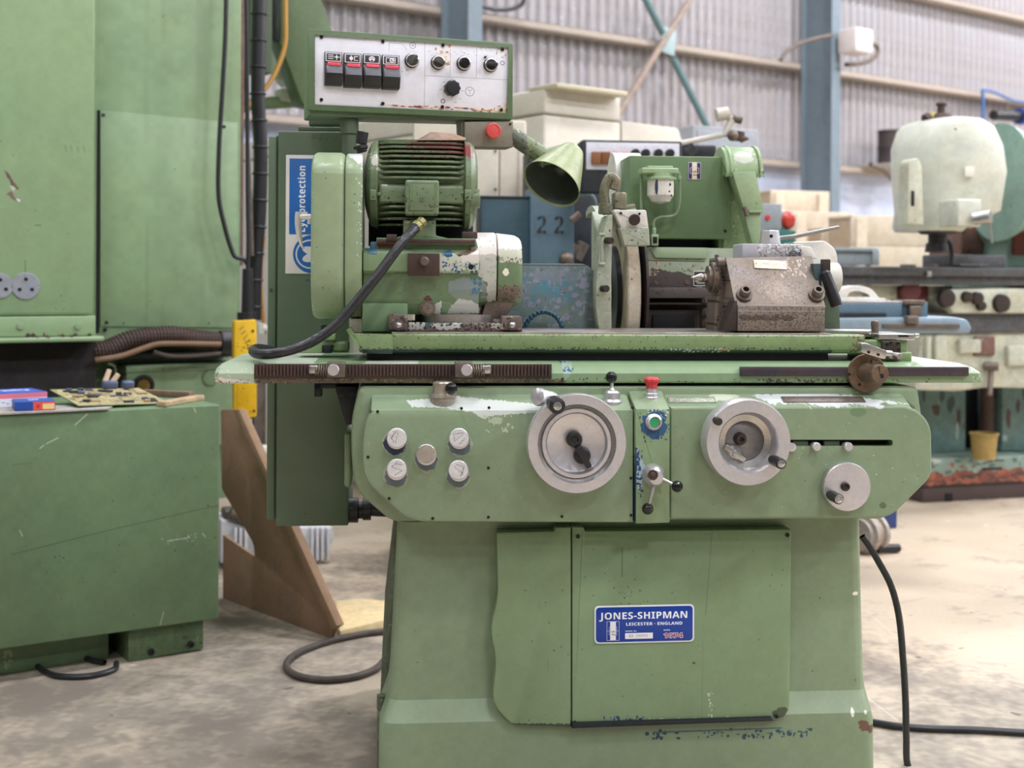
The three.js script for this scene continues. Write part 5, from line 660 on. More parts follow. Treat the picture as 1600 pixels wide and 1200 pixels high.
    part('switch_button', extX([[zp + 0.006, a[1] - 0.025], [zp + 0.006, a[1] - 0.0335], [zp + 0.019, a[1] - 0.0335, 0.002], [zp + 0.017, a[1] - 0.025, 0.003]], a[0] + 0.006, b[0] - 0.003, 0.0015), std({ color: 0xd8485a, roughness: 0.35 }), casing, 'red upper key');
  });
  const knob = (px, py, ang, style) => { const z0 = zp, a = F.v(px, py, z0); const ring = part('rotary_switch', turned(a.clone().setZ(z0), V(0, 0, 1), [[0, 0], [0.0175, 0], [0.0175, 0.004], [0.0165, 0.005], [0.016, 0.009], [0.0135, 0.011], [0.0135, 0.012], [0, 0.012]], 36), style === 1 ? mBlack : mScrew, casing);
    part('switch_ring', turned(a.clone().setZ(z0 + 0.0095), V(0, 0, 1), [[0.0128, 0], [0.0162, 0], [0.0158, 0.0014], [0.0135, 0.0024], [0.0128, 0.002]], 36), mSteel, casing);
    if (style === 2) part('switch_knob', turned(a.clone().setZ(z0 + 0.01), V(0, 0, 1), [[0, 0], [0.0115, 0], [0.0115, 0.01], [0.01, 0.012], [0, 0.013]], 30), mKnobBlack, casing);
    else { const g = new THREE.ExtrudeGeometry(roundShape([[-0.004, 0.0125, 0.003], [0.004, 0.0125, 0.003], [0.004, -0.0125, 0.003], [-0.004, -0.0125, 0.003]]), { depth: 0.011, bevelEnabled: true, bevelSize: 0.0008, bevelThickness: 0.001 }); g.rotateZ(ang); g.translate(a.x, a.y, z0 + 0.012); part('switch_knob', [g, turned(a.clone().setZ(z0 + 0.01), V(0, 0, 1), [[0, 0], [0.0128, 0], [0.0124, 0.004], [0, 0.005]], 30)], style === 3 ? mBlack : tiled(0.1, 128, 0x474540, 95, { roughness: 0.35 }, 0.15), casing); } };
  knob(643, 95, -0.75, 0); knob(684, 98, 1.25, 0); knob(724, 99.5, 0, 2); knob(766, 102, 1.5, 3);
  { const a = F.v(705, 139, zp), lob = []; for (let i = 0; i < 72; i++) { const t = i / 72 * 2 * Math.PI, r = 0.0185 + 0.0011 * Math.cos(9 * t); lob.push([r * Math.cos(t), r * Math.sin(t)]); } const g = extrude(roundShape(lob), 0.02, 0.002); g.translate(a.x, a.y, zp); part('timer_knob', [g, turned(a.clone().setZ(zp + 0.019), V(0, 0, 1), [[0, 0], [0.0155, 0], [0.015, 0.004], [0, 0.005]], 36)], mBlack, casing); part('pointer_tip', pturn(758, 89.5, zp, [[0, 0], [0.003, 0], [0.003, 0.004], [0, 0.005]], 12), mBlack, casing); }
  const eb = toG(part('emergency_stop_box', [pext([[726, 190, 1], [802, 189, 1], [802, 230, 1], [726, 229, 1]], -0.006, 0.07, 0.0025), pext([[720, 184], [726, 184], [726, 229], [722, 228]], -0.02, 0.05, 0.001)], tiled(0.2, 256, 0x857f70, 96, { roughness: 0.45, metalness: 0.2 }, 0.05, (c2, s) => wear(30, [0x6a6457, 0xa09a8a], 2.5)(c2, s)), grinder, 'grey box with a red stop button'));
  part('button_cap', [pturn(767, 206, -0.006, [[0, 0], [0.014, 0], [0.014, 0.012], [0.019, 0.016], [0.0195, 0.024], [0.0175, 0.028], [0.015, 0.029], [0.0145, 0.0275], [0, 0.0275]], 40)], std({ color: 0xd0504c, roughness: 0.4 }), eb, 'red mushroom stop button');
  for (const [a, b] of [[731, 225], [797, 194]]) part('screw', screw(a, b, -0.006, 0.0028), mScrew, eb);
  // lamp on a thick arm
  F = G; const zl = -0.44, mShade = tiled(0.22, 512, 0x8c9c70, 97, { roughness: 0.45, side: THREE.DoubleSide }, 0.07, (c2, s) => { wear(40, [0x4d5a40, 0x6e8060, 0xb5c0a2], 3)(c2, s); });
  const mArm = planar([780, 190, 865, 275], zl, 3, 0x7c8c66, 98, (c2) => { poly(c2, [[780, 195], [822, 205], [826, 225], [815, 250], [780, 240]], 0x5f675a, 3, 3); specks(c2, 795, 200, 850, 265, 60, 0x414a3e, 4, 1.8); specks(c2, 800, 200, 840, 245, 14, 0xb9bcae, 5, 1.3); }, { roughness: 0.5 }, 0.08);
  const arm = part('work_lamp', [rod(F.v(790, 204, zl - 0.03), F.v(856, 250, zl), 0.0215, 0.023, 28)], mArm, grinder, 'green work lamp with a conical shade');
  const dir = V(-0.5, -0.74, 0.52).normalize(), ap = F.v(893, 238, zl - 0.02), sh = [[0.001, -0.016], [0.018, -0.013], [0.03, -0.004], [0.037, 0.012], [0.048, 0.04], [0.062, 0.08], [0.073, 0.112], [0.0755, 0.118], [0.0745, 0.119], [0.071, 0.113], [0.06, 0.08], [0.046, 0.04], [0.035, 0.014], [0.028, 0.0], [0.001, -0.01]];
  part('lamp_shade', turned(ap, dir, sh, 64), mShade, arm, 'dented green conical shade'); part('shade_inside', turned(ap.clone().addScaledVector(dir, 0.0012), dir, [[0.001, -0.0105], [0.0275, 0.0005], [0.0345, 0.0145], [0.0455, 0.04], [0.0595, 0.08], [0.0705, 0.113], [0.07, 0.113], [0.059, 0.08], [0.045, 0.04], [0.034, 0.015], [0.027, 0.002], [0.001, -0.009]], 64), std({ color: 0x39433a, roughness: 0.5 }), arm, 'dark inside of the shade'); part('lamp_socket', turned(ap, dir, [[0, 0], [0.02, 0], [0.02, 0.03], [0.016, 0.036], [0, 0.036]], 24), mBlack, arm); part('bulb', ball(ap.clone().addScaledVector(dir, 0.055), 0.022), std({ color: 0x3a3d38, roughness: 0.25 }), arm);  // separate darker mesh for the inner face of the lamp shade
  part('arm_joint', [rod(F.v(848, 246, zl), F.v(882, 240, zl - 0.02), 0.02, 0.024)], mArm, arm);
  // power cable out of the right side of the base
  part('power_cable', tube([[1347, 838], [1356, 850], [1374, 880], [1392, 915], [1404, 960], [1411, 1030], [1415, 1100], [1416, 1150], [1420, 1200], [1440, 1216]].map(([a, b], i) => F.v(a, b, -0.3)), 0.0082, 80, 12), mRubber, grinder, 'black power cable down the right side');
}

// ---------------------------------------------------------------- left: tall machine, bench, pendant, card and cables
const flr = (px, py, y = 0) => { const a = (px - 800) / FOC, b = -(py - 440) / FOC, cr = Math.cos(ROLL), sr = Math.sin(ROLL), dx = a * cr - b * sr, dy = a * sr + b * cr, t = (y - CAM[1]) / dy; return V(CAM[0] + t * dx, y, CAM[2] - t); };   // a point on the floor
const W0 = new Frame(0, 0, 0);
{
  const T = at(375, 5.25, 0.56); const tall = thing('gear_machine', 'very tall pale green machine with flat sheet panels at the left edge', 'machine', T);
  const mTall = tiled(1.4, 1024, 0x86a380, 101, { roughness: 0.42 }, 0.05, (c, s) => { wear(50, [0x6f8a68, 0x54694e, 0xa9b9a0], 3)(c, s); scr(16, css(0x5e775a, 0.45), 90)(c, s); const r = rng(3); for (let i = 0; i < 12; i++) { const x = r() * s; c.fillStyle = css(0x6c8265, 0.13); c.fillRect(x, r() * s * 0.5, 6 + r() * 14, s * (0.2 + r() * 0.4)); } });
  const xl = F.at(-300, 300, 0)[0];
  const body = part('machine_body', [rbox(F.at(150, 300, 0)[0] - 0.5, 0.9, -1.5, 0, 3.4, 0, 0.006), rbox(xl, 0.25, -1.5, 0, 0.92, -0.12, 0.006)], mTall, tall);
  part('access_panel', pext([[157, 172, 1], [372, 192, 1], [372, 512, 1], [157, 510, 1]], 0.006, 0.005, 0.0015), mTall, body, 'flat sheet panel screwed to the body');
  part('panel_gap', pbox(151, 172, 156.5, 520, 0.003, 0.004, 0), mDarkHole, body);
  for (const [x, y, r] of [[161, 180, 0.007], [350, 198, 0.007], [166, 504, 0.007], [164, 515, 0.008], [193, 505, 0.003], [326, 505, 0.003]]) part('screw', screw(x, y, 0.006, r), mScrew, body);
  part('rust_edge', pbox(375, 0, 381, 415, -0.01, 0.03, 0.002), tiled(0.3, 128, 0x6a5248, 102, { roughness: 0.8 }, 0.15), body, 'rusty brown edge strip');
  // upper head that stands proud on the left
  const zh = 0.22, mHead = planar([-20, -10, 160, 545], zh, 1.4, 0x8cab84, 103, (c) => { poly(c, [[7, 263], [14, 268], [18, 276], [28, 289], [26, 293], [17, 285], [12, 274]], 0x6a5450, 3, 1); poly(c, [[10, 300], [18, 294], [22, 304], [33, 308], [30, 312], [20, 309], [16, 304]], 0x7b6660, 4, 1); poly(c, [[24, 306], [33, 307], [30, 312], [26, 310]], 0xe0dcd0, 5, 0.8); poly(c, [[15, 285], [24, 290], [20, 296]], 0xc4ccc0, 6, 0.8); scratch(c, [[39, 402], [39, 428]], 0.8, 0x4b5c48); specks(c, 0, 200, 145, 490, 22, 0x6c8465, 7, 1.2); for (const x of [99, 108, 118, 128]) scratch(c, [[x, 218], [x + 2, 228]], 2, css(0x6d8566, 0.6)); scratch(c, [[54, 347], [62, 347]], 1.4, 0x5c7257); specks(c, 40, 520, 140, 526, 12, 0x5c3d34, 8, 3); scratch(c, [[145, 0], [145, 60]], 1.2, 0xb9c8b0); }, { roughness: 0.4 }, 0.035);
  const head = part('machine_head', [rbox(xl, F.at(100, 493, zh)[1], -0.4, F.at(147.5, 300, zh)[0], 3.4, zh, 0.012)], mHead, tall, 'upper head with round plates');
  part('lower_band', [rbox(xl, F.at(100, 525, zh)[1], -0.4, F.at(149, 510, zh)[0], F.at(100, 494, zh)[1], zh + 0.004, 0.003), rbox(xl, F.at(100, 534, zh)[1], -0.4, F.at(160, 530, zh)[0], F.at(100, 526, zh)[1], zh + 0.03, 0.006)], mHead, head);
  for (const [x, r] of [[40, 19.5], [0, 18]]) { const m = F.m(x, 447, zh) * r * 1.15, p = part('round_plate', pturn(x, 447, zh, [[0, 0], [m, 0], [m, 0.003], [m * 0.96, 0.005], [0, 0.005]], 40), tiled(0.2, 128, 0x8b8f97, 104, { roughness: 0.5 }, 0.06, (c, s) => wear(18, [0x5c5650, 0xa5a9b0, 0x7d5f50], 3)(c, s)), head); for (let i = 0; i < 3; i++) { const a = Math.PI / 2 + i * 2.094, q = F.v(x, 447, zh); part('plate_hole', turned(V(q.x + Math.cos(a) * m * 0.5, q.y + Math.sin(a) * m * 0.5, zh + 0.0045), V(0, 0, 1), [[0, 0], [0.007, 0], [0.007, 0.001], [0, 0.001]], 14), mDarkHole, p); } }
  for (const x of [32, 122]) part('head_bolt', pturn(x, 510, zh + 0.004, [[0, 0], [0.013, 0], [0.012, 0.006], [0, 0.008]], 20), mTall, head);
  for (const x of [44, 52, 118, 140]) part('small_bolt', pturn(x, 524, zh + 0.004, [[0, 0], [0.008, 0], [0.007, 0.004], [0, 0.006]], 12), mBrownPlate, head);
  part('dark_recess', [rbox(xl, 0.6, -0.3, F.at(148, 560, 0.1)[0], F.at(100, 535, zh)[1], 0.12, 0)], tiled(0.6, 128, 0x2a2526, 105, { roughness: 0.85 }, 0.1), head, 'dark brown box filling the recess under the head');  // solid dark box where the machine has a recess
  // lower gearbox with a round gauge, hose bundle
  const gb = part('gear_box', [pbox(197, 568, 372, 700, 0.02, 0.4, 0.006), pbox(197, 570, 372, 580, 0.026, 0.3, 0.003)], mTall, tall, 'lower green box with a round window');
  part('gauge', pturn(224, 602, 0.02, [[0, 0], [0.042, 0], [0.042, 0.006], [0.034, 0.008], [0.031, 0.02], [0.028, 0.02], [0.028, 0.012], [0, 0.012]], 36), mScrew, gb); part('gauge_glass', pturn(224, 602, 0.0325, [[0, 0], [0.027, 0], [0, 0.006]], 30), std({ color: 0x6a5424, roughness: 0.15 }), gb);
  part('side_plug', pturn(328, 590, 0.02, [[0, 0], [0.03, 0], [0.03, 0.01], [0.02, 0.012], [0, 0.012]], 24), mTall, gb);
  part('shelf_edge', [pbox(160, 552, 372, 560, 0.03, 0.2, 0.003)], mUnder, tall);
  const hp = [[146, 550], [170, 545], [200, 532], [235, 526], [270, 524], [300, 529], [347, 534]].map(([a, b]) => F.v(a, b, 0.09)); const hose = part('hose_bundle', tube(hp, 0.034, 60, 14), tiled(0.12, 128, 0x4b403a, 106, { roughness: 0.75 }, 0.15, (c, s) => { for (let i = 0; i < 16; i++) { c.fillStyle = i % 2 ? '#3a302b' : '#5c5048'; c.fillRect(0, i * s / 16, s, s / 22); } }), tall, 'thick ribbed dark brown hose');
  { const cv = new THREE.CatmullRomCurve3(hp), rings = []; for (let i = 1; i < 40; i++) { const p = cv.getPointAt(i / 40), t = cv.getTangentAt(i / 40), g = new THREE.TorusGeometry(0.034, 0.0045, 6, 16); g.applyQuaternion(new THREE.Quaternion().setFromUnitVectors(V(0, 0, 1), t)); g.translate(p.x, p.y, p.z); rings.push(g); } part('hose_ribs', rings, mBrownPlate, hose).userData.kind = 'stuff'; }
  part('hose_end', rod(F.v(343, 534, 0.09), F.v(368, 534, 0.09), 0.045), mBlack, hose);
  part('oil_hose', tube([[148, 563], [190, 556], [225, 544], [245, 538], [290, 537], [345, 538]].map(([a, b]) => F.v(a, b, 0.15)), 0.011, 50, 10), tiled(0.2, 64, 0x7d6148, 107, { roughness: 0.6 }, 0.08), tall, 'thin brown hose');
  part('thin_hose', tube([[240, 550], [265, 556], [300, 556], [345, 552]].map(([a, b]) => F.v(a, b, 0.12)), 0.008, 40, 8), tiled(0.2, 64, 0x5c5046, 108, { roughness: 0.6 }, 0.08), tall);
  part('thin_pipe', tube([[168, 568], [178, 572], [180, 582], [176, 596]].map(([a, b]) => F.v(a, b, 0.06)), 0.005, 20, 8), mGreen, tall);
  part('conduit', tube([[381, -20], [383, 90], [386, 200], [391, 300], [394, 400]].map(([a, b]) => F.v(a, b, -0.03)), 0.008, 40, 8), mIron, tall, 'thin conduit at the machine corner');
  part('hanging_cable', tube([[354, -30], [352, 60], [347, 150], [342, 240], [342, 310], [350, 350], [360, 385], [368, 402], [380, 404], [388, 415]].map(([a, b]) => F.v(a, b, 0.06)), 0.0095, 80, 10), mRubber, tall, 'black cable hanging down the panel');
  // corrugated hose column and green post at the corner, arm plate, rail, yellow hose
  const zc = -0.1; const cp = [[406, -40], [404, 60], [403, 150], [407, 230], [405, 330], [399, 420], [397, 500]].map(([a, b]) => F.v(a, b, zc)); const ch = part('corrugated_hose', tube(cp, 0.03, 80, 14), mRubber, tall, 'dark corrugated hose rising to the roof');
  { const cv = new THREE.CatmullRomCurve3(cp), rings = []; for (let i = 0; i < 13; i++) { const p = cv.getPointAt((i + 0.5) / 13), t = cv.getTangentAt((i + 0.5) / 13), g = new THREE.TorusGeometry(0.031, 0.005, 6, 18); g.applyQuaternion(new THREE.Quaternion().setFromUnitVectors(V(0, 0, 1), t)); g.translate(p.x, p.y, p.z); rings.push(g); } for (const g of rings) part('hose_band', g, mBlack, ch); }
  part('green_post', [rbox(F.at(389, 50, -0.4)[0], F.at(400, 113, -0.4)[1], -0.5, F.at(426, 50, -0.4)[0], 3.3, -0.4, 0.01)], mGreenDark, tall, 'dark green corner post');
  part('arm_plate', pext([[446, -60], [474, -60], [503, 0], [524, 62], [498, 168, 6], [474, 164, 6], [436, 62], [430, 40]], -0.5, 0.12, 0.004), tiled(0.6, 256, 0x59704d, 109, { roughness: 0.5 }, 0.08), tall, 'dark green tapering arm plate'); part('arm_edge', pext([[426, -60], [440, -60], [440, 66], [428, 60]], -0.5, 0.05, 0.002), mUnder, tall);
  part('cross_rail', rod(F.v(384, 163, -0.75), F.v(492, 157, -0.75), 0.03), mTall, tall);
  part('rail_motor', [rod(F.v(436, 104, -0.75), F.v(466, 100, -0.75), 0.1), rod(F.v(428, 104, -0.75), F.v(437, 104, -0.75), 0.06), pbox(440, 138, 464, 158, -0.7, 0.1, 0.01)], mWhiteWorn, tall, 'cream motor on the rail'); part('yellow_bracket', pbox(460, 118, 474, 158, -0.68, 0.06, 0.006), std({ color: 0xd9b02a, roughness: 0.5 }), tall);
  part('oil_hose', tube([[445, -40], [446, 30], [445, 70], [434, 105], [417, 135], [392, 160], [380, 172]].map(([a, b]) => F.v(a, b, -0.42)), 0.011, 60, 10), std({ color: 0xb98a3c, roughness: 0.4 }), tall, 'amber hose');
}
{ // yellow pendant control hanging at the corner
  const Pn = at(383, 4.7, 0.3); const p = thing('control_pendant', 'scuffed yellow hanging control box on a black sheathed cable', 'control box', Pn);
  const mY = planar([360, 485, 406, 660], 0, 2.4, 0xe3b51f, 111, (c) => { specks(c, 370, 520, 392, 560, 26, 0x6e5a20, 3, 1.4); specks(c, 366, 560, 400, 655, 10, 0x7d661e, 4, 1); for (let i = 0; i < 5; i++) scratch(c, [[374 + i * 3, 515 + i * 7], [380 + i * 3, 510 + i * 7]], 1.2, 0x5c4c22); scratch(c, [[371, 600], [371, 640]], 1, css(0x8b7020, 0.7)); }, { roughness: 0.45 }, 0.05);
  part('pendant_body', pext([[365.5, 501, 5], [401, 499, 5], [401.5, 652, 5], [366, 655, 5]], 0, 0.09, 0.006), mY, p);
  for (const [x, y] of [[395, 517], [397, 642]]) part('screw', screw(x, y, 0, 0.005), mScrew, p);
  part('cable_sheath', [rod(F.v(387, 500, -0.045), F.v(387, 420, -0.045), 0.024, 0.019), rod(F.v(385, 503, -0.045), F.v(385, 488, -0.045), 0.034)], mBlack, p); part('pendant_cable', tube([[387, 425], [388, 380], [387, 300], [386, 100], [384, -60]].map(([a, b]) => F.v(a, b, -0.045)), 0.008, 40, 8), mRubber, p);
  part('end_fitting', [rod(F.v(386, 655, -0.045), F.v(388, 668, -0.045), 0.02, 0.012)], mWhiteWorn, p);
}
{ // grey machine stand with pipes seen between the bench and the cabinet
  const S = at(405, 5.6, 0.56); const t = thing('pipe_stand', 'grey upright of pipes and rails behind the yellow control box', 'pipe stand', S);
  part('upright', [pbox(396, 560, 415, 900, 0, 0.06, 0.004)], mIron, t); part('upright', [pbox(380, 600, 392, 900, -0.05, 0.05, 0.004)], mIron, t); part('pipe_elbow', tube([[418, 705], [400, 708], [394, 720]].map(([a, b]) => F.v(a, b, 0.03)), 0.03, 20, 10), mWhiteWorn, t); part('white_valve', [rod(F.v(405, 522, 0.03), F.v(405, 505, 0.03), 0.022), rod(F.v(409, 514, 0.03), F.v(416, 514, 0.03), 0.02)], mWhiteWorn, t); part('amber_hose', tube([[412, 505], [408, 450], [409, 400], [413, 370]].map(([a, b]) => F.v(a, b, 0)), 0.009, 30, 8), std({ color: 0xc08a52, roughness: 0.5 }), t);
}
{ // bench with a foot block
  const B = at(345, 4.0, 0.569); const b = thing('coolant_tank', 'low green steel tank with boxes and a circuit board on its top', 'tank', B);
  const mTank = planar([-200, 620, 350, 1040], 0, 1.5, 0x668260, 121, (c) => { specks(c, 0, 650, 340, 990, 60, 0x465d41, 3, 1.3); for (const p of [[[97, 670], [116, 656]], [[52, 694], [70, 687]], [[42, 700], [48, 696]], [[250, 846], [288, 844]], [[310, 840], [316, 846]], [[238, 966], [244, 948]], [[294, 655], [297, 661]], [[12, 810], [16, 818]]]) scratch(c, p, 1.5, css(0xc3cfbd, 0.8)); specks(c, 240, 840, 300, 850, 24, 0xb7c6b2, 4, 1); scratch(c, [[0, 842], [150, 822], [345, 800]], 0.9, css(0x3d5138, 0.75)); specks(c, 0, 985, 12, 1010, 30, 0x90a383, 5, 3); scratch(c, [[0, 720], [30, 719]], 1, css(0x3d5138, 0.5)); specks(c, 66, 850, 80, 870, 5, 0x3d5138, 6, 1.6); specks(c, 320, 800, 344, 806, 6, 0x6b4a3a, 7, 1.8); }, { roughness: 0.5 }, 0.05);
  const yt = F.at(345, 632, 0)[1], yb = F.at(345, 966, 0)[1], xl = F.at(-260, 800, 0)[0];
  const body = part('tank_body', [rbox(xl, yb, -0.5, 0, yt, 0, 0.005)], mTank, b);
  part('plinth', rbox(xl, 0, -0.48, F.at(170, 1030, -0.1)[0], yb + 0.01, -0.1, 0.004), mTank, b);
  const mFoot = tiled(0.3, 256, 0x566f50, 122, { roughness: 0.55 }, 0.12, (c, s) => wear(80, [0x3b4b35, 0x2f3a2b, 0x748a6a], 6)(c, s));
  const fb = part('foot_block', pext([[200, 985], [318, 966], [318, 1025], [200, 1046]].map((p) => p), -0.03, 0.3, 0.004), mFoot, b, 'oily green foot block with three screws'); for (const [x, y] of [[199, 993], [236, 1030], [298, 1018]]) part('screw', screw(x, y, -0.028, 0.011, 0.004), mBlack, fb);
  const mm = fb.geometry; mm.computeBoundingBox(); fb.position.y = -mm.boundingBox.min.y;
  b.userData.top = yt;
  // things lying on the tank
  const top = (px, py, dy = 0) => { const q = flr(px, py, yt + dy), dx = q.x - B.ox, dz = q.z - B.oz; return V(dx * B.c - dz * B.s, yt + dy, dx * B.s + dz * B.c); };
  const sheetC = new Frame(B.ox, B.oz, B.yaw); delete b.userData.top;
  const flat = (pts, y0, th) => extY(pts.map(([x, z]) => [x, z, 0.002]), y0, y0 + th, 0.0006);
  F = sheetC; const xs = (px, z) => B.at(px, 640, z)[0];
  solo('card_sheet', flat([[xs(-150, -0.02), 0.012], [xs(168, 0), 0.008], [xs(190, -0.1), -0.14], [xs(-150, -0.2), -0.2]], yt + 0.001, 0.005), tiled(0.3, 256, 0x9b9690, 123, { roughness: 0.7 }, 0.1, (c, s) => { wear(40, [0x55504c, 0xd5d2ce], 4)(c, s); }), 'grey printed card sheet lying under the blue boxes', 'card', B);
  const box = (name, label, x0, x1, z0, z1, y0, h, turn, draw, group) => { const w = x1 - x0, d = z1 - z0, fr = new Frame(0, 0, 0), c = V((x0 + x1) / 2, y0, (z0 + z1) / 2).applyAxisAngle(V(0, 1, 0), B.yaw).add(V(B.ox, 0, B.oz)); fr.ox = c.x; fr.oz = c.z; fr.yaw = B.yaw + turn; const t = thing(name, label, 'box', fr, group); t.position.y = y0;
    const cvT = canvasOf(512, 256), cvF = canvasOf(512, 160); draw(cvT.getContext('2d'), cvF.getContext('2d')); const core = part('box_body', rbox(-w / 2, 0, -d / 2, w / 2, h, d / 2, 0.0012), std({ color: 0x1d4d9c, roughness: 0.5 }), t);
    const lid = rbox(-w / 2 + 0.001, h, -d / 2 + 0.001, w / 2 - 0.001, h + 0.0006, d / 2 - 0.001, 0), mT = std({ map: texture(cvT), roughness: 0.45 }); const g = tidy(lid); const p = g.attributes.position; for (let i = 0; i < p.count; i++) g.attributes.uv.setXY(i, p.getX(i) / w + 0.5, 0.5 - p.getZ(i) / d); const o = new THREE.Mesh(g, mT); o.name = numbered('printed_lid'); o.castShadow = o.receiveShadow = true; core.add(o);
    const mF = std({ map: texture(cvF), roughness: 0.45 }); mF.userData.rect = [-w / 2, h, w / 2, 0]; part('printed_front', rbox(-w / 2 + 0.001, 0.001, d / 2, w / 2 - 0.001, h - 0.001, d / 2 + 0.0006, 0), mF, core); return t; };
  box('carton', 'flat blue carton with white lettering on the tank top', xs(-40, -0.2), xs(66, -0.2), -0.31, -0.155, yt + 0.006, 0.042, 0.1, (t, f) => { t.fillStyle = '#2c4fae'; t.fillRect(0, 0, 512, 256); t.fillStyle = '#e8ecf6'; for (let i = 0; i < 9; i++) { t.fillRect(70 + i * 42, 62 + (i % 3) * 8, 34, 54 - (i % 2) * 14); } t.fillStyle = '#2c4fae'; for (let i = 0; i < 9; i++) t.fillRect(82 + i * 42, 84, 12, 12); t.fillStyle = '#e8ecf6'; for (let i = 0; i < 12; i++) { t.beginPath(); t.arc(30 + i * 9, 170 - i * 6 + (i % 3) * 10, 14, 0, 7); t.fill(); } t.fillStyle = '#8aa0d8'; t.fillRect(220, 170, 240, 10); f.fillStyle = '#dfe2ec'; f.fillRect(0, 0, 512, 160); f.fillStyle = '#e07a8c'; f.fillRect(0, 0, 512, 60); f.fillStyle = '#6a6e7a'; for (let i = 0; i < 14; i++) f.fillRect(20 + i * 34, 84 + (i % 3) * 14, 24, 8); });
  box('bearing_carton', 'small dark blue carton with red end in front of the larger carton', xs(30, 0), xs(92, 0), -0.13, -0.02, yt + 0.0065, 0.026, -0.12, (t, f) => { t.fillStyle = '#2450a6'; t.fillRect(0, 0, 512, 256); t.fillStyle = '#eef0f4'; t.font = 'bold 84px sans-serif'; t.save(); t.translate(190, 150); t.rotate(-0.1); t.fillText('SKF', 0, 0); t.restore(); f.fillStyle = '#1c4aa0'; f.fillRect(0, 0, 512, 160); f.fillStyle = '#e0584a'; f.fillRect(230, 0, 282, 160); f.fillStyle = '#f0d090'; f.fillRect(350, 40, 150, 100); f.fillStyle = '#c03030'; f.fillRect(270, 60, 40, 60); });
  { // circuit board with components
    const cx = (xs(84, -0.2) + xs(240, -0.12)) / 2 + 0.02, w = 0.29, d = 0.24, c = V(cx, yt, -0.17).applyAxisAngle(V(0, 1, 0), B.yaw).add(V(B.ox, 0, B.oz)), fr = new Frame(c.x, c.z, B.yaw + 0.12); const t = thing('circuit_board', 'old tan circuit board with components lying on the tank top', 'circuit board', fr); t.position.y = yt + 0.022; t.rotation.order = 'YXZ'; t.rotation.x = 0.13; t.rotation.z = -0.03;
    const cv = canvasOf(512, 400), q = cv.getContext('2d'); fillNoise(q, 512, 400, 0xa79a72, 4, 0.08, 120); const r = rng(12); for (let i = 0; i < 70; i++) { q.strokeStyle = ['#4c4634', '#3a3a34', '#c9bf9c', '#6a6248'][i % 4]; q.lineWidth = 2 + r() * 5; let x = r() * 512, y = r() * 400; q.beginPath(); q.moveTo(x, y); for (let k = 0; k < 4; k++) { if (k % 2) x += (r() - 0.5) * 160; else y += (r() - 0.5) * 110; q.lineTo(x, y); } q.stroke(); } for (let i = 0; i < 160; i++) { q.fillStyle = '#d9d3bd'; q.fillRect(r() * 512, r() * 400, 4, 4); }
    const bd = part('board', rbox(-w / 2, 0, -d / 2, w / 2, 0.003, d / 2, 0.0005), mTank, t); const m = std({ map: texture(cv), roughness: 0.5 }), g = tidy(rbox(-w / 2 + 0.001, 0.003, -d / 2 + 0.001, w / 2 - 0.001, 0.0034, d / 2 - 0.001, 0)), p = g.attributes.position; for (let i = 0; i < p.count; i++) g.attributes.uv.setXY(i, p.getX(i) / w + 0.5, 0.5 - p.getZ(i) / d); const o = new THREE.Mesh(g, m); o.name = numbered('printed_tracks'); bd.add(o);
    const cm = [std({ color: 0x33343c, roughness: 0.4 }), std({ color: 0x2b2c2c, roughness: 0.5 }), std({ color: 0xa08a64, roughness: 0.5 }), std({ color: 0x4c5674, roughness: 0.4 })]; for (let i = 0; i < 34; i++) { const x = (r() - 0.5) * w * 0.86, z = (r() - 0.5) * d * 0.86, a = 0.006 + r() * 0.012; part('component', i % 3 ? rbox(x - a, 0.003, z - a * 0.45, x + a, 0.006 + r() * 0.006, z + a * 0.45, 0.001) : rod(V(x - a, 0.0075, z), V(x + a, 0.0075, z), 0.004, 0.004, 10), cm[i % 4], bd); }
    part('blue_capacitor', [rbox(0.02, 0.003, -0.13, 0.07, 0.03, -0.105, 0.008)], cm[3], bd); part('blue_capacitor', [rbox(0.085, 0.003, -0.13, 0.125, 0.028, -0.105, 0.008)], cm[3], bd); part('terminal', [rod(V(0.03, 0.025, -0.12), V(0.045, 0.062, -0.13), 0.009, 0.008), rod(V(0.055, 0.025, -0.12), V(0.072, 0.05, -0.12), 0.009, 0.008)], std({ color: 0xc9b095, roughness: 0.5 }), bd);
  }
  const stick = (name, label, a, b, w, h, mat) => { const A = top(...a), C = top(...b), L = A.distanceTo(C), m = A.clone().add(C).multiplyScalar(0.5), ang = Math.atan2(-(C.z - A.z), C.x - A.x), c = V(m.x, 0, m.z).applyAxisAngle(V(0, 1, 0), B.yaw).add(V(B.ox, 0, B.oz)); const fr = new Frame(c.x, c.z, B.yaw + ang); const o = solo(name, rbox(-L / 2, 0, -w / 2, L / 2, h, w / 2, 0.002), mat, label, 'wood', fr); o.position.y = yt + 0.0005; return o; };
  const mWood = tiled(0.3, 256, 0xb09a78, 124, { roughness: 0.8 }, 0.1, (c, s) => scr(30, css(0x8a7454, 0.6), 120)(c, s));
  stick('wood_strip', 'short pale wooden strip leaning over the tank edge', [252, 636], [312, 625], 0.035, 0.016, mWood); stick('batten', 'brown wooden batten along the back of the tank top', [225, 618], [300, 622], 0.03, 0.02, tiled(0.3, 128, 0x7a6450, 125, { roughness: 0.85 }, 0.12));
  // cables under the tank
  F = W0; const cab = (pts) => tube(pts.map(([x, y, h]) => flr(x, y, h ?? 0.009)), 0.0085, 60, 10);
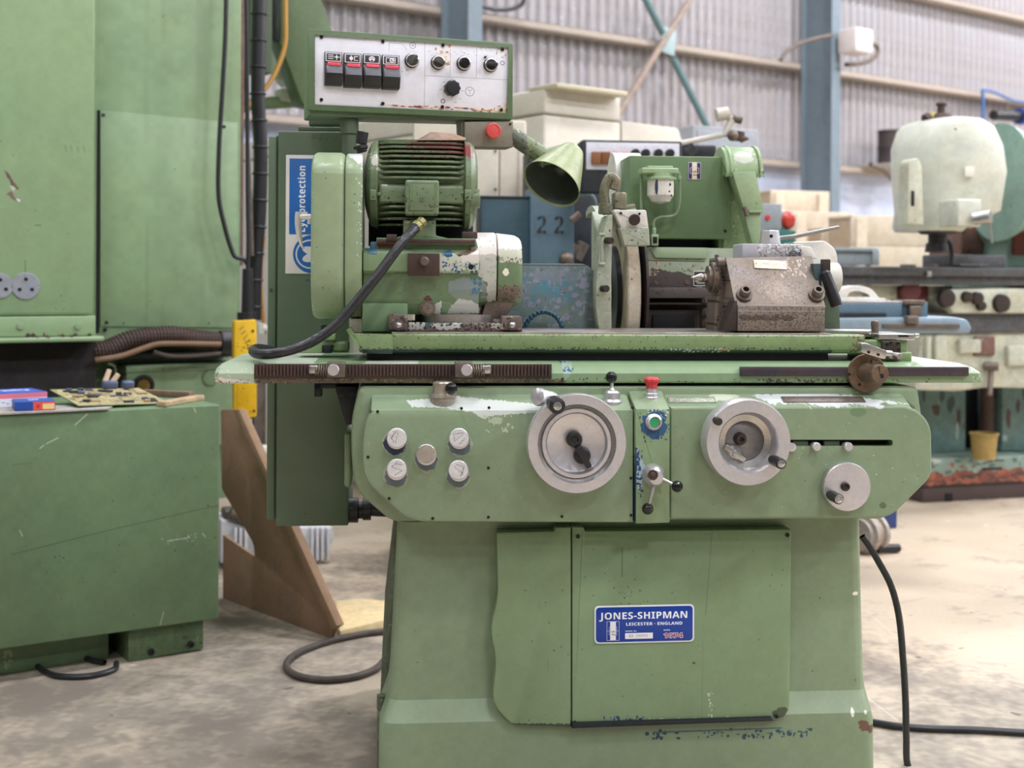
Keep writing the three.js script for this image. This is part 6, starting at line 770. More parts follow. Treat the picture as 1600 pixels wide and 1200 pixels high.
  solo('cable', cab([[44, 1016, 0.05], [48, 1028, 0.02], [58, 1040], [90, 1056], [140, 1056], [178, 1046], [182, 1036]]), mRubber, 'black cable looping on the floor under the tank, farther from its foot block', 'cable', W0); solo('cable', cab([[112, 1006, 0.05], [118, 1016, 0.025], [130, 1026, 0.012], [146, 1032], [164, 1035]]), mRubber, 'short black cable dropping under the tank beside its foot block', 'cable', W0);
}
{ // brown card leaning by the tank, fibreboard, finned casting, cable loop
  const a = flr(517, 998), b = flr(348, 935), yaw = Math.atan2(-(a.z - b.z), a.x - b.x), C = new Frame(a.x, a.z, yaw); F = C;
  const mCard = tiled(0.5, 512, 0x8a6f57, 131, { roughness: 0.85 }, 0.06, (c, s) => { wear(30, [0x75593f, 0xa28a70], 5)(c, s); scr(12, css(0xc4b09a, 0.5), 40)(c, s); });
  const t = thing('cardboard_sheet', 'folded brown cardboard sheet standing on edge between tank and cabinet', 'cardboard', C);
  part('card_panel', pext([[345, 640, 3], [372, 640, 3], [400, 706, 10], [432, 770, 10], [525, 978, 4], [517, 998, 2], [490, 992], [470, 984], [348, 935], [348, 836], [398, 870, 3], [396, 850, 6], [346, 764, 3]], 0, 0.012, 0.002), mCard, t);
  part('folded_flap', pext([[364, 640], [373, 640], [526, 978], [517, 984]], 0.035, 0.03, 0.002), mCard, t);
  const fl = [[528, 972], [530, 985], [606, 966], [606, 938], [560, 934], [524, 938]].map(([x, y]) => flr(x, y, 0.03)); F = W0;
  solo('fibreboard', extY(fl.map((p) => [p.x, p.z, 0.01]), 0.0, 0.028, 0.003), tiled(0.4, 256, 0xd8c294, 132, { roughness: 0.85 }, 0.06, (c, s) => wear(20, [0xc0a878, 0xe8d6b0], 5)(c, s)), 'pale yellow board lying flat on the floor behind the base', 'board', W0);
  const q = flr(445, 884), N = new Frame(q.x, q.z, 0.35), o = thing('finned_casting', 'pale grey finned casting on the floor behind the cardboard', 'machine part', N); const mG = tiled(0.4, 256, 0xc6c7cc, 133, { roughness: 0.6 }, 0.06);
  const g = part('casting_body', [pext([[345, 812, 6], [400, 826], [520, 824, 3], [523, 842, 3], [497, 878], [345, 880]], 0, 0.22, 0.006)], mG, o); for (const xx of [366, 374, 382, 400, 420, 440, 460, 486, 494, 502, 511]) part('fin', pbox(xx, 826, xx + 4.5, 876, 0.03, 0.04, 0.002), mG, g); part('casting_top', [pbox(350, 796, 400, 830, -0.04, 0.1, 0.01), rod(F.v(360, 800, 0.0), F.v(392, 812, 0), 0.03)], mIron, o);
  F = W0; solo('cable', tube([[604, 986], [570, 990], [520, 1000], [474, 1016], [452, 1030], [448, 1044], [466, 1056], [505, 1062], [550, 1058], [585, 1046], [602, 1030]].map(([x, y]) => flr(x, y, 0.011)), 0.0105, 80, 10), tiled(0.2, 128, 0x4c443e, 134, { roughness: 0.6 }, 0.1), 'dark brown cable lying in a loop on the floor by the base', 'cable', W0);
  solo('cable', tube([[1362, 1128], [1400, 1134], [1450, 1138], [1520, 1140], [1620, 1146]].map(([x, y]) => flr(x, y, 0.01)), 0.009, 50, 10), mRubber, 'black cable running along the floor right of the base', 'cable', W0);
}

// ---------------------------------------------------------------- behind and to the right
{ // cream machine enclosure
  const E = at(849, 6.0, 0.66), e = thing('machine_enclosure', 'big cream sheet metal machine enclosure behind the switch panel', 'machine', E);
  const mCream = tiled(1.2, 512, 0xd3ccbd, 141, { roughness: 0.5 }, 0.03, (c, s) => { wear(20, [0xb5ae9f, 0xa89e8c], 2)(c, s); scr(10, css(0xb3ab9b, 0.5), 80)(c, s); });
  const top = F.at(850, 137, 0)[1], xr = F.at(970, 190, 0)[0], yA = F.at(900, 182, 0)[1];
  const b = part('enclosure_body', [rbox(0, 0, -3.4, xr, yA - 0.006, 0, 0.012)], mCream, e); part('upper_hood', [rbox(0, yA, -3.4, xr, top, 0, 0.012)], mCream, b, 'upper hood of the enclosure');
  part('hood_lid', [rbox(0.0, top - 0.01, -0.12, F.at(962, 150, 0)[0], top + 0.015, 0.09, 0.006)], tiled(0.5, 128, 0xc4bca0, 142, { roughness: 0.5 }, 0.05), b, 'yellowish overhanging lid');
  const xq = F.at(1062, 230, 0)[0], y2 = F.at(1000, 190, 0)[1]; part('side_unit', [pext([[972, 189], [1060, 200, 4], [1072, 240], [1072, 420], [972, 420]], 0.0, 1.2, 0.006)], mCream, b, 'lower cream unit with slanted edge');
  const C = at(735, 5.55, 0.1), d = thing('cream_cabinet', 'cream cabinet with a tall door seam behind the work lamp', 'cabinet', C); const mC2 = tiled(0.8, 512, 0xcfc7b6, 143, { roughness: 0.5 }, 0.03, (c, s) => wear(24, [0xb0a695, 0xe0dacb], 2)(c, s));
  const cb = part('cabinet_body', [rbox(F.at(645, 300, 0)[0], 0, -0.2, F.at(822, 300, 0)[0], F.at(700, 186, 0)[1], 0, 0.01)], mC2, d); part('cabinet_door', pbox(738, 228, 778, 520, 0.02, 0.02, 0.006), mC2, cb); part('cabinet_door', pbox(781, 228, 812, 520, 0.012, 0.012, 0.004), mC2, cb); part('door_edge', pbox(809, 224, 823, 520, 0.02, 0.02, 0.01), mC2, cb);
  for (const y of [236, 296, 350]) part('hinge_pin', pturn(774, y, 0.02, [[0, 0], [0.006, 0], [0.006, 0.004], [0, 0.005]], 10), mIron, cb);
}
const mBlueM = tiled(0.6, 512, 0x56707f, 151, { roughness: 0.5 }, 0.05, (c, s) => wear(24, [0x3d5260, 0x8296a2], 3)(c, s));
{ // second grinder, blue, behind ours
  const S = at(990, 4.75, 0.1), g = thing('cylindrical_grinder', 'second grinding machine in blue with a white switch panel, standing behind the green one', 'grinding machine', S);
  const mDark = tiled(0.6, 256, 0x262b30, 152, { roughness: 0.6 }, 0.15), mBl2 = tiled(0.6, 256, 0x34505c, 153, { roughness: 0.5 }, 0.06);
  const base = part('machine_base', [rbox(F.at(850, 700, -0.2)[0], 0, -0.9, F.at(1310, 700, -0.2)[0], 0.75, -0.15, 0.03)], mBlueM, g);
  part('front_apron', [rbox(F.at(850, 700, -0.05)[0], 0.5, -0.6, F.at(1315, 700, -0.05)[0], 0.95, -0.05, 0.03)], mBlueM, base);
  const p22 = part('side_cabinet', [pext([[829, 292, 2], [897, 292, 2], [897, 460], [829, 460]], -0.3, 0.22, 0.006)], mBlueM, g, 'blue cabinet stencilled 22');
  { const cv = canvasOf(256, 128), c = cv.getContext('2d'); c.clearRect(0, 0, 256, 128); fillNoise(c, 256, 128, 0x56707f, 151, 0.04, 80); c.fillStyle = '#252c31'; c.font = 'bold 158px sans-serif'; c.save(); c.translate(8, 122); c.scale(1.0, 1.02); c.fillText('2', 0, 0); c.fillText('2', 138, 0); c.restore(); c.fillStyle = '#56707f'; for (const x of [54, 192]) c.fillRect(x, 0, 6, 128); const m = std({ map: texture(cv), roughness: 0.5 }), a = F.at(836, 336, -0.3), b = F.at(886, 367, -0.3); m.userData.rect = [a[0], a[1], b[0], b[1]]; part('stencilled_number', rbox(a[0], b[1], -0.301, b[0], a[1], -0.2985, 0), m, p22); }
  part('rear_panel', [pext([[751, 309, 2], [832, 308, 2], [832, 460], [751, 460]], -0.33, 0.2, 0.004)], mBl2, g, 'dark blue panel'); part('panel_edge', [pbox(750, 306, 832, 310, -0.325, 0.2, 0.002), pbox(749, 306, 752, 460, -0.325, 0.2, 0.002)], mDark, g);
  part('tube_frame', [tube([[880, 304], [905, 303], [922, 306], [928, 316], [928, 360], [930, 420]].map(([a, b]) => F.v(a, b, -0.28)), 0.012, 50, 10)], tiled(0.3, 64, 0x6c7e84, 154, { roughness: 0.5 }, 0.06), g, 'grey bent tube'); part('tube_frame', [rod(F.v(892, 345, -0.2), F.v(906, 334, -0.2), 0.014)], mIron, g);
  part('dark_cabinet', [pbox(824, 236, 1000, 520, -0.55, 0.2, 0.01)], mDark, g, 'black rear cabinet');
  part('pipe_clutter', [rod(F.v(880, 400, -0.35), F.v(900, 385, -0.35), 0.03), rod(F.v(900, 405, -0.35), F.v(912, 380, -0.35), 0.025), ball(F.v(885, 405, -0.3), 0.03)], mIron, g);
  const cp = part('control_panel', [pext([[909, 218, 4], [1066, 221, 4], [1068, 300, 3], [911, 300, 3]], -0.05, 0.12, 0.006)], mDark, g, 'black framed white switch panel');
  { const cv = canvasOf(512, 180), c = cv.getContext('2d'); fillNoise(c, 512, 180, 0xd6d6de, 5, 0.03, 200); c.fillStyle = '#8a8a92'; for (let i = 0; i < 30; i++) c.fillRect(60 + (i * 61) % 420, 20 + (i * 37) % 60, 10, 3); const m = std({ map: texture(cv), roughness: 0.45 }), a = F.at(916, 222, -0.05), b = F.at(1061, 267, -0.05); m.userData.rect = [a[0], a[1], b[0], b[1]]; part('panel_face', rbox(a[0], b[1], -0.052, b[0], a[1], -0.0465, 0.001), m, cp, 'white panel face'); }
  for (const [x, col] of [[932, 0x8a5634], [947, 0x7a4a2c]]) part('rocker_switch', pbox(x - 7, 237, x + 7, 256, -0.03, 0.02, 0.002), std({ color: col, roughness: 0.5 }), cp, 'brown rocker switch');
  for (const x of [963, 978]) { part('push_button', pbox(x - 5, 238, x + 5, 248, -0.03, 0.02, 0.003), std({ color: 0xc33a44, roughness: 0.4 }), cp, 'red button'); part('push_button', pbox(x - 5, 249, x + 5, 256, -0.034, 0.02, 0.003), std({ color: 0x2d7a62, roughness: 0.4 }), cp, 'green button'); }
  for (const x of [992, 1008, 1028, 1046]) part('rotary_switch', pturn(x, 240, -0.047, [[0, 0], [0.017, 0], [0.016, 0.02], [0, 0.022]], 20), mBlack, cp);
  // lamp arm with swivel head above the wheelhead
  const mLA = tiled(0.3, 64, 0xc6c2b6, 155, { roughness: 0.5 }, 0.05); const la = part('work_lamp', [rod(F.v(1063, 224, -0.2), F.v(1142, 208, -0.2), 0.011)], mLA, g, 'white lamp arm with swivel joints');
  part('arm_link', rod(F.v(1131, 212, -0.2), F.v(1146, 182, -0.2), 0.014), mLA, la); part('lamp_head', rod(F.v(1119, 180, -0.2), F.v(1138, 177, -0.2), 0.026), mLA, la); part('arm_joint', rod(F.v(1144, 184, -0.2), F.v(1159, 188, -0.2), 0.016), mIron, la); part('arm_joint', ball(F.v(1145, 212, -0.18), 0.022), mIron, la); part('joint_knob', [rod(F.v(1154, 220, -0.2), F.v(1156, 206, -0.2), 0.02), rod(F.v(1158, 216, -0.2), F.v(1170, 217, -0.2), 0.018, 0.004)], mBrownPlate, la);
  part('arm_socket', [rod(F.v(1070, 240, -0.22), F.v(1082, 228, -0.22), 0.03), pbox(1066, 226, 1120, 250, -0.3, 0.1, 0.01)], mDark, g);
  // table ends that show past the tailstock
  const yt = F.at(1480, 497, 0)[1]; const sl = part('table_slide', [pext([[1200, 498], [1490, 495, 4], [1513, 499, 8], [1520, 512, 3], [1516, 521, 2], [1200, 521]], 0.0, 0.32, 0.012)], tiled(0.6, 256, 0x8295a1, 156, { roughness: 0.4 }, 0.05, (c, s) => wear(20, [0xb9c8d2, 0x587488], 4)(c, s)), g, 'blue sliding table'); part('guide_rail', pbox(1380, 506, 1500, 513, 0.012, 0.02, 0.001), mIron, sl);
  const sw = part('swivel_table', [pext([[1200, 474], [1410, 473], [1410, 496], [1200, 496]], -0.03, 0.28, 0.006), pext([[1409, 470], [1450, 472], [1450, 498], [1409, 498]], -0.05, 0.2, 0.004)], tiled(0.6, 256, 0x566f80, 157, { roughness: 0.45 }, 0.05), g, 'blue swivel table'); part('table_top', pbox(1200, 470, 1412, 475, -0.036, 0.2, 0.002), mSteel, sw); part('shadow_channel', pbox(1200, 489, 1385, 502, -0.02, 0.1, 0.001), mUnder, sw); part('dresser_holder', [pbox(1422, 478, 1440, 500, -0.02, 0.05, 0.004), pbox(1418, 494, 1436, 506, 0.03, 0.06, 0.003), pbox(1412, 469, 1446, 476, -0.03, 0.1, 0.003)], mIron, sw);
  { const s = pshape([[1306, 468], [1312, 452, 14], [1335, 445, 10], [1362, 450, 14], [1376, 468]], -0.1); s.holes.push(pshape([[1322, 465], [1326, 455, 6], [1340, 452, 6], [1358, 458, 6], [1362, 465]], -0.1)); const q = extrude(s, 0.08, 0.004); q.translate(0, 0, -0.18); part('white_guard', [q, pbox(1300, 466, 1384, 472, -0.08, 0.15, 0.002)], mWhiteWorn, g, 'white arched guard'); }
}
{ // turret milling machine
  const M = at(1452, 7.1, 0.3), m = thing('milling_machine', 'pale mint milling machine with round head and red rusted base', 'milling machine', M);
  const mMint = tiled(0.9, 512, 0xc9d2c8, 161, { roughness: 0.42 }, 0.05, (c, s) => { wear(40, [0x8a9a86, 0x5d5b4c, 0xdde6dc], 5)(c, s); }), mTeal = tiled(0.9, 512, 0x7fa197, 162, { roughness: 0.5 }, 0.06, (c, s) => { wear(60, [0x54706a, 0x3c4a46, 0xaec6be], 6)(c, s); }), mRust = tiled(0.6, 512, 0x6e5148, 163, { roughness: 0.7 }, 0.1, (c, s) => wear(120, [0xa3563f, 0x7f9a92, 0x40322d, 0xb8694c], 12)(c, s)), mCreamy = tiled(0.6, 512, 0xb7b9a6, 164, { roughness: 0.5 }, 0.08, (c, s) => wear(70, [0x6a6558, 0x8e9482, 0x3c3a34], 6)(c, s)), mDk = tiled(0.5, 256, 0x55575a, 165, { roughness: 0.5, metalness: 0.3 }, 0.1);
  const zh = 0.75, c = F.v(1492, 280, zh), k = F.m(1492, 280, zh); const yy = (p) => F.at(1492, p, zh)[1];
  const ring = (py, x0, x1, zb, p = 2.1) => { const a = F.at(x0, py, zh)[0], b = F.at(x1, py, zh)[0], cx = (a + b) / 2, r = (b - a) / 2 * 0.9, out = []; for (let i = 0; i < 32; i++) { const t = i / 32 * 2 * Math.PI, ct = Math.cos(t), st = Math.sin(t), q = 1 / Math.pow(Math.pow(Math.abs(ct), p) + Math.pow(Math.abs(st), p), 1 / p); out.push(V(cx + ct * q * r, yy(py), zh - 0.05 + st * q * zb)); } return out.reverse(); };
  const head = part('milling_head', loft([ring(362, 1420, 1500, 0.2), ring(356, 1417, 1505, 0.22), ring(330, 1416, 1560, 0.26), ring(270, 1411, 1569, 0.28), ring(230, 1412, 1562, 0.28), ring(202, 1424, 1545, 0.27), ring(192, 1436, 1524, 0.25), ring(189, 1444, 1512, 0.2)], 0.9), mMint, m, 'rounded pale mint milling head');
  part('head_scale', [pext([[1420, 250, 8], [1436, 246, 6], [1441, 260], [1444, 352], [1418, 350]], zh + 0.235, 0.08, 0.008)], mCreamy, head, 'worn feed scale on the head'); part('scale_slot', pbox(1424, 298, 1429, 322, zh + 0.238, 0.01, 0.001), mDarkHole, head); part('label', pbox(1508, 260, 1522, 276, zh + 0.236, 0.01, 0.001), std({ color: 0xd8d8cc, roughness: 0.5 }), head);
  part('feed_box', [pbox(1497, 311, 1534, 354, zh + 0.28, 0.15, 0.01)], mMint, head); part('feed_shaft', [rod(F.v(1522, 342, zh + 0.3), F.v(1548, 338, zh + 0.36), 0.03, 0.032)], mSteel, head); part('feed_lever', [rod(F.v(1545, 342, zh + 0.34), F.v(1550, 380, zh + 0.34), 0.006)], mSteel, head);
  part('top_motor_stub', [rod(F.v(1470, 190, zh), F.v(1470, 178, zh), 0.062, 0.05), rod(F.v(1470, 180, zh), F.v(1471, 162, zh), 0.018), ball(F.v(1471, 163, zh), 0.024, 1.2, 0.6, 1), rod(F.v(1446, 188, zh), F.v(1452, 184, zh), 0.03)], mBrownPlate, head); part('yellow_cap', rod(F.v(1457, 189, zh), F.v(1457, 176, zh), 0.018), std({ color: 0xd8c878, roughness: 0.5 }), head);
  part('quill', [rod(F.v(1465, 357, zh), F.v(1465, 366, zh), 0.11, 0.08), rod(F.v(1465, 366, zh), F.v(1465, 392, zh), 0.045), rod(F.v(1464, 380, zh), F.v(1464, 394, zh), 0.052, 0.058)], mBlack, head, 'black spindle nose'); part('coolant_pipe', tube([[1476, 370], [1484, 378], [1487, 395], [1486, 414]].map(([a, b]) => F.v(a, b, zh)), 0.012, 20, 8), mBlack, head);
  // overarm and column
  const ov = (px, h, w) => { const a = F.at(px, 270, zh - 0.3), out = []; for (let i = 0; i < 28; i++) { const t = i / 28 * 2 * Math.PI; out.push(V(a[0], F.at(px, 285, zh - 0.3)[1] + Math.sin(t) * h, zh - 0.3 + Math.cos(t) * w)); } return out; };
  part('swivel_flange', [loft([ov(1560, 0.31, 0.27), ov(1574, 0.29, 0.26)], 0.7)], mTeal, m); part('overarm', [loft([ov(1570, 0.27, 0.24), ov(1640, 0.24, 0.22), ov(1760, 0.24, 0.22)], 0.7)], mTeal, m, 'teal overarm');
  part('column', [rbox(F.at(1556, 400, 0.0)[0], 0.2, -0.5, F.at(1800, 400, 0)[0], F.at(1580, 300, 0)[1], 0.1, 0.05), pext([[1556, 350, 20], [1600, 330], [1640, 330], [1640, 420], [1572, 420], [1576, 380]], 0.25, 0.3, 0.02)], mTeal, m, 'teal column'); part('column_face', pbox(1502, 352, 1560, 420, 0.05, 0.3, 0.01), mRust, m, 'rusty red column face'); part('red_panel', pbox(1585, 362, 1625, 398, 0.27, 0.05, 0.005), std({ color: 0x7a3c33, roughness: 0.6 }), m);
  // table, saddle, knee
  const zt = 0.55; const tab = part('work_table', [pbox(1300, 418, 1760, 432, zt, 0.45, 0.006), pbox(1310, 430, 1760, 446, zt - 0.03, 0.4, 0.004)], mDk, m, 'long grey work table'); part('vice', [pbox(1486, 398, 1572, 420, zt - 0.06, 0.25, 0.008), pbox(1500, 412, 1545, 416, zt + 0.0, 0.06, 0.002)], mDk, tab); part('table_stop', [pbox(1449, 424, 1456, 432, zt + 0.02, 0.03, 0.003)], mSteel, tab); part('table_clamp', [pbox(1420, 413, 1432, 419, zt - 0.05, 0.08, 0.004)], mIron, tab); part('table_clamp', [pbox(1458, 413, 1466, 419, zt - 0.05, 0.08, 0.004)], mIron, tab);
  part('red_gear', [rod(F.v(1420, 455, zt - 0.1), F.v(1424, 455, zt - 0.06), 0.05), pbox(1405, 446, 1452, 470, zt - 0.12, 0.1, 0.01)], std({ color: 0x5c2c2c, roughness: 0.6 }), m);
  const sd = part('saddle', [pext([[1484, 452, 8], [1560, 450], [1760, 452], [1760, 490], [1490, 490], [1478, 472, 6]], zt - 0.02, 0.4, 0.015), pbox(1320, 446, 1490, 468, zt - 0.14, 0.2, 0.01)], mCreamy, m, 'cream saddle with dark knobs'); for (const [x, y, r] of [[1508, 464, 0.03], [1524, 466, 0.034], [1530, 478, 0.026], [1562, 474, 0.05], [1476, 466, 0.05]]) part('saddle_knob', pturn(x, y, zt - 0.022, [[0, 0], [r, 0], [r * 0.9, 0.03], [0, 0.034]], 20), mDarkIron, sd);
  part('knee_slide', [pbox(1440, 488, 1760, 520, zt - 0.06, 0.4, 0.01)], mDk, m); const kn = part('knee', [pext([[1440, 520], [1760, 516], [1760, 610], [1540, 606, 10], [1500, 612, 12], [1430, 610]], zt - 0.08, 0.45, 0.02)], mCreamy, m, 'cream knee with grimy covers'); for (const [x0, x1, y0, y1] of [[1448, 1456, 526, 575], [1462, 1480, 524, 580], [1500, 1534, 530, 552], [1576, 1612, 540, 572]]) part('knee_cover', pbox(x0, y0, x1, y1, zt - 0.05, 0.06, 0.01), mCreamy, kn); part('red_motor', pbox(1524, 526, 1556, 556, zt - 0.06, 0.08, 0.01), mRust, kn); part('knee_handle', [rod(F.v(1549, 575, zt - 0.06), F.v(1546, 618, zt - 0.02), 0.014), rod(F.v(1538, 572, zt - 0.07), F.v(1560, 573, zt - 0.03), 0.022)], mIron, kn);
  part('pedestal', [pext([[1440, 600], [1512, 604], [1512, 708], [1440, 714]], 0.1, 0.5, 0.03), pext([[1566, 600], [1760, 600], [1760, 706], [1566, 706]], 0.16, 0.5, 0.02)], tiled(0.6, 512, 0x5f7c78, 168, { roughness: 0.55 }, 0.1, (c2, s) => { const r = rng(6); for (let i = 0; i < 26; i++) blob(c2, r() * s, r() * s, 6 + r() * 26, 8 + r() * 40, [0x3c4a48, 0x8fa59f, 0x4a3c36][i % 3], i, 0.9); }), m, 'teal pedestal with peeling paint'); part('dark_screw', [pbox(1512, 604, 1566, 700, -0.05, 0.3, 0.01)], mUnder, m); part('lead_screw', rod(F.v(1542, 600, 0.1), F.v(1542, 706, 0.1), 0.04), mBrownPlate, m);
  const mRim = planar([1436, 690, 1660, 775], 0.28, 2.4, 0x7d968e, 169, (c2) => { const r = rng(21); poly(c2, [[1436, 742], [1660, 732], [1660, 775], [1436, 775]], 0x4a3c39, 3, 2); for (let i = 0; i < 130; i++) blob(c2, 1440 + r() * 220, 736 + r() * 16 - 2, 2 + r() * 8, 1 + r() * 3.4, [0x8f5240, 0x7d4a3c, 0x9b5e48, 0x5f4038][i % 4], i, 0.9); for (let i = 0; i < 70; i++) blob(c2, 1440 + r() * 220, 698 + r() * 36, 1 + r() * 6, 0.8 + r() * 3, [0x9fb4ac, 0x566a66, 0x8c5a48, 0x6b7f7a][i % 4], i + 300, 0.9); scratch(c2, [[1534, 724], [1550, 720], [1566, 721]], 2, 0x2a3436); }, { roughness: 0.6 }, 0.08);
  const base = part('machine_base', [rbox(F.at(1440, 760, 0.28)[0], 0.08, -0.7, F.at(1800, 760, 0.28)[0], 0.235, 0.28, 0.02)], mRim, m, 'teal base with red rust patches'); part('base_foot', rbox(F.at(1444, 760, 0.28)[0], 0.0, -0.68, F.at(1800, 760, 0.28)[0], 0.09, 0.265, 0.008), mRim, base); part('base_notch', rbox(F.at(1479, 750, 0.28)[0], 0, 0.2, F.at(1491, 750, 0.28)[0], 0.045, 0.268, 0.002), mDarkHole, base); part('base_slot', rbox(F.at(1535, 722, 0.28)[0], 0.16, 0.2, F.at(1566, 722, 0.28)[0], 0.175, 0.282, 0.002), mUnder, base);
  const Bk = at(1539, 6.78, 0), b = thing('bucket', 'dirty yellow plastic bucket standing on the rusty mill base', 'bucket', Bk), yb = 0.235; b.position.y = yb; const r0 = F.m(1539, 690, 0) * 17, r1 = F.m(1539, 690, 0) * 20.5, hh = F.m(1539, 690, 0) * 41; part('bucket_body', lathe([[0, 0], [r0, 0], [r1, hh - 0.01], [r1 + 0.006, hh - 0.01], [r1 + 0.006, hh], [r1 - 0.004, hh], [r0 - 0.004, 0.006], [0, 0.006]], 36), tiled(0.3, 256, 0x9a8248, 167, { roughness: 0.55 }, 0.08, (c2, s) => wear(30, [0x7d6c3c, 0xcdb878], 5)(c2, s)), b);
  
}
{ // crates, trays and small things along the wall
  const mPine = tiled(0.9, 512, 0xd3c3ab, 171, { roughness: 0.75 }, 0.05, (c, s) => { scr(60, css(0xbfa47c, 0.5), 260)(c, s); wear(14, [0xa98a60], 3)(c, s); }), mPineDark = tiled(0.9, 256, 0xb39d80, 172, { roughness: 0.8 }, 0.06);
  const crate = (px0, px1, py0, D, yaw, depth, label, dark, yBase = 0) => { const K = at(px0, D, yaw), t = thing('wooden_crate', label, 'crate', K, undefined), w = F.at(px1, py0 + 20, 0)[0], h = F.at((px0 + px1) / 2, py0, 0)[1]; const core = part('crate_wall', rbox(0.006, yBase, -depth, w - 0.006, h - 0.02, -0.02, 0.004), mPineDark, t); const n = Math.max(2, Math.round((h - yBase) / 0.2)); for (let i = 0; i < n; i++) part('plank', rbox(0, yBase + (h - yBase) * i / n + 0.0015, -0.022, w, yBase + (h - yBase) * (i + 1) / n - 0.0015, 0, 0.003), i === dark ? mPineDark : mPine, core); const dp = Math.max(2, Math.round(depth / 0.2)); for (let i = 0; i < dp; i++) part('lid_plank', rbox(0, h - 0.02, -depth + depth * i / dp + 0.003, w, h, -depth + depth * (i + 1) / dp - 0.003, 0.003), mPine, core); for (const x of [0.03, w - 0.11]) part('batten', rbox(x, yBase + 0.01, -0.001, x + 0.08, h - 0.02, 0.02, 0.003), mPine, core); return t; };
  crate(1204, 1296, 298, 10.0, 0.35, 0.5, 'pale pine crate standing tallest, right of the belt cover');
  crate(1236, 1330, 331, 9.35, 0.3, 0.3, 'long low pine crate in front of the tallest one', -1);
  crate(1330, 1500, 338, 8.5, 0.3, 0.3, 'wide pine crate behind the milling table', -1);
  crate(1284, 1366, 356, 8.95, 0.3, 0.2, 'small brown pine crate lowest of the crates by the mill', 1);
  const mGrey = tiled(0.5, 256, 0x8b9498, 173, { roughness: 0.5 }, 0.05);
  const T = at(1312, 8.0, 0.1), tr = thing('tray', 'grey steel tray on legs left of the milling head', 'tray', T); part('tray_body', [pbox(1308, 392, 1368, 414, 0, 0.35, 0.004)], mGrey, tr); part('tray_rim', [pbox(1302, 387, 1372, 393, 0.02, 0.4, 0.004), pbox(1364, 390, 1374, 415, 0.03, 0.02, 0.003)], mGrey, tr); const yl = F.at(1340, 414, 0)[1]; for (const [x, z] of [[1316, -0.04], [1360, -0.04], [1316, -0.3], [1360, -0.3]]) part('leg', rod(V(F.at(x, 420, 0)[0], yl + 0.01, z), V(F.at(x, 420, 0)[0], 0, z), 0.018), mGrey, tr);
  const Bc = at(1196, 6.3, 0.2), be = thing('switch_box', 'grey switch box with a red round lamp right of the belt cover', 'switch box', Bc); part('box_body', [pbox(1186, 318, 1222, 364, 0, 0.2, 0.006)], mGrey, be); part('lamp_ring', rod(F.v(1224, 344, -0.06), F.v(1230, 344, -0.02), 0.05), mWhiteWorn, be); part('lamp_lens', turned(F.v(1230, 344, -0.02), V(0.5, 0, 0.86), [[0, 0], [0.044, 0], [0.04, 0.02], [0.02, 0.034], [0, 0.036]], 28), std({ color: 0xb8362a, roughness: 0.3 }), be, 'red lens'); part('red_button', pturn(1199, 340, 0, [[0, 0], [0.014, 0], [0.012, 0.012], [0, 0.014]], 18), mRed, be); part('teal_base', pbox(1200, 359, 1244, 384, 0.02, 0.3, 0.008), tiled(0.4, 64, 0x2f6a66, 174, { roughness: 0.5 }, 0.08), be); { const x = F.at(1210, 380, 0)[0]; part('pedestal', rbox(x - 0.06, 0, -0.2, x + 0.06, F.at(1210, 384, 0)[1] + 0.02, -0.06, 0.004), mGrey, be); }
  const Gx = at(1084, 7.6, 0.5), gb = thing('control_cabinet', 'tall grey control cabinet behind the lamp arm', 'cabinet', Gx); const gbb = part('cabinet_body', [rbox(F.at(1083, 200, 0)[0], 0, -0.5, F.at(1186, 215, 0)[0], F.at(1120, 198, 0)[1], 0, 0.008)], tiled(0.6, 256, 0x989ba0, 175, { roughness: 0.5 }, 0.05), gb); part('cabinet_door', pbox(1090, 206, 1180, 420, 0.01, 0.012, 0.003), tiled(0.6, 256, 0x989ba0, 175, { roughness: 0.5 }, 0.05), gbb); part('door_handle', pbox(1172, 290, 1176, 312, 0.025, 0.015, 0.003), mIron, gbb);
  // floor pieces seen right of the base
  const q = flr(1362, 862), Rn = new Frame(q.x, q.z, 0.5), rl = thing('pulley', 'pale worn stepped pulley lying on the floor right of the base', 'pulley', Rn); const R = 0.085; part('pulley_body', along(lathe([[0, 0], [0.03, 0], [0.03, 0.02], [R, 0.03], [R, 0.05], [R * 0.85, 0.055], [R * 0.85, 0.085], [R, 0.09], [R, 0.115], [R * 0.8, 0.12], [R * 0.8, 0.14], [0, 0.14]], 36), V(0.04, R, 0), V(-0.1, R, 0.02)), tiled(0.2, 256, 0xa3968a, 176, { roughness: 0.6, metalness: 0.2 }, 0.12), rl); part('pulley_shaft', rod(V(-0.02, 0.025, 0.05), V(0.09, 0.02, 0.07), 0.018), mBlack, rl);
  const p2 = flr(1394, 826), Fb = new Frame(p2.x, p2.z, 0.3), bb = thing('blue_tin', 'small dark blue tin on the floor right of the base', 'tin', Fb); part('tin_body', [rbox(-0.06, 0, -0.08, 0.03, 0.16, 0, 0.01)], std({ color: 0x263c74, roughness: 0.4 }), bb); part('tin_cap', [rod(V(-0.015, 0.16, -0.04), V(-0.015, 0.18, -0.04), 0.02)], mBlack, bb);
  // fittings on the wall
  F = H; const zJ = 0.55, jb = thing('junction_box', 'white junction box strapped to the steel column with two conduits', 'junction box', H); F = H;
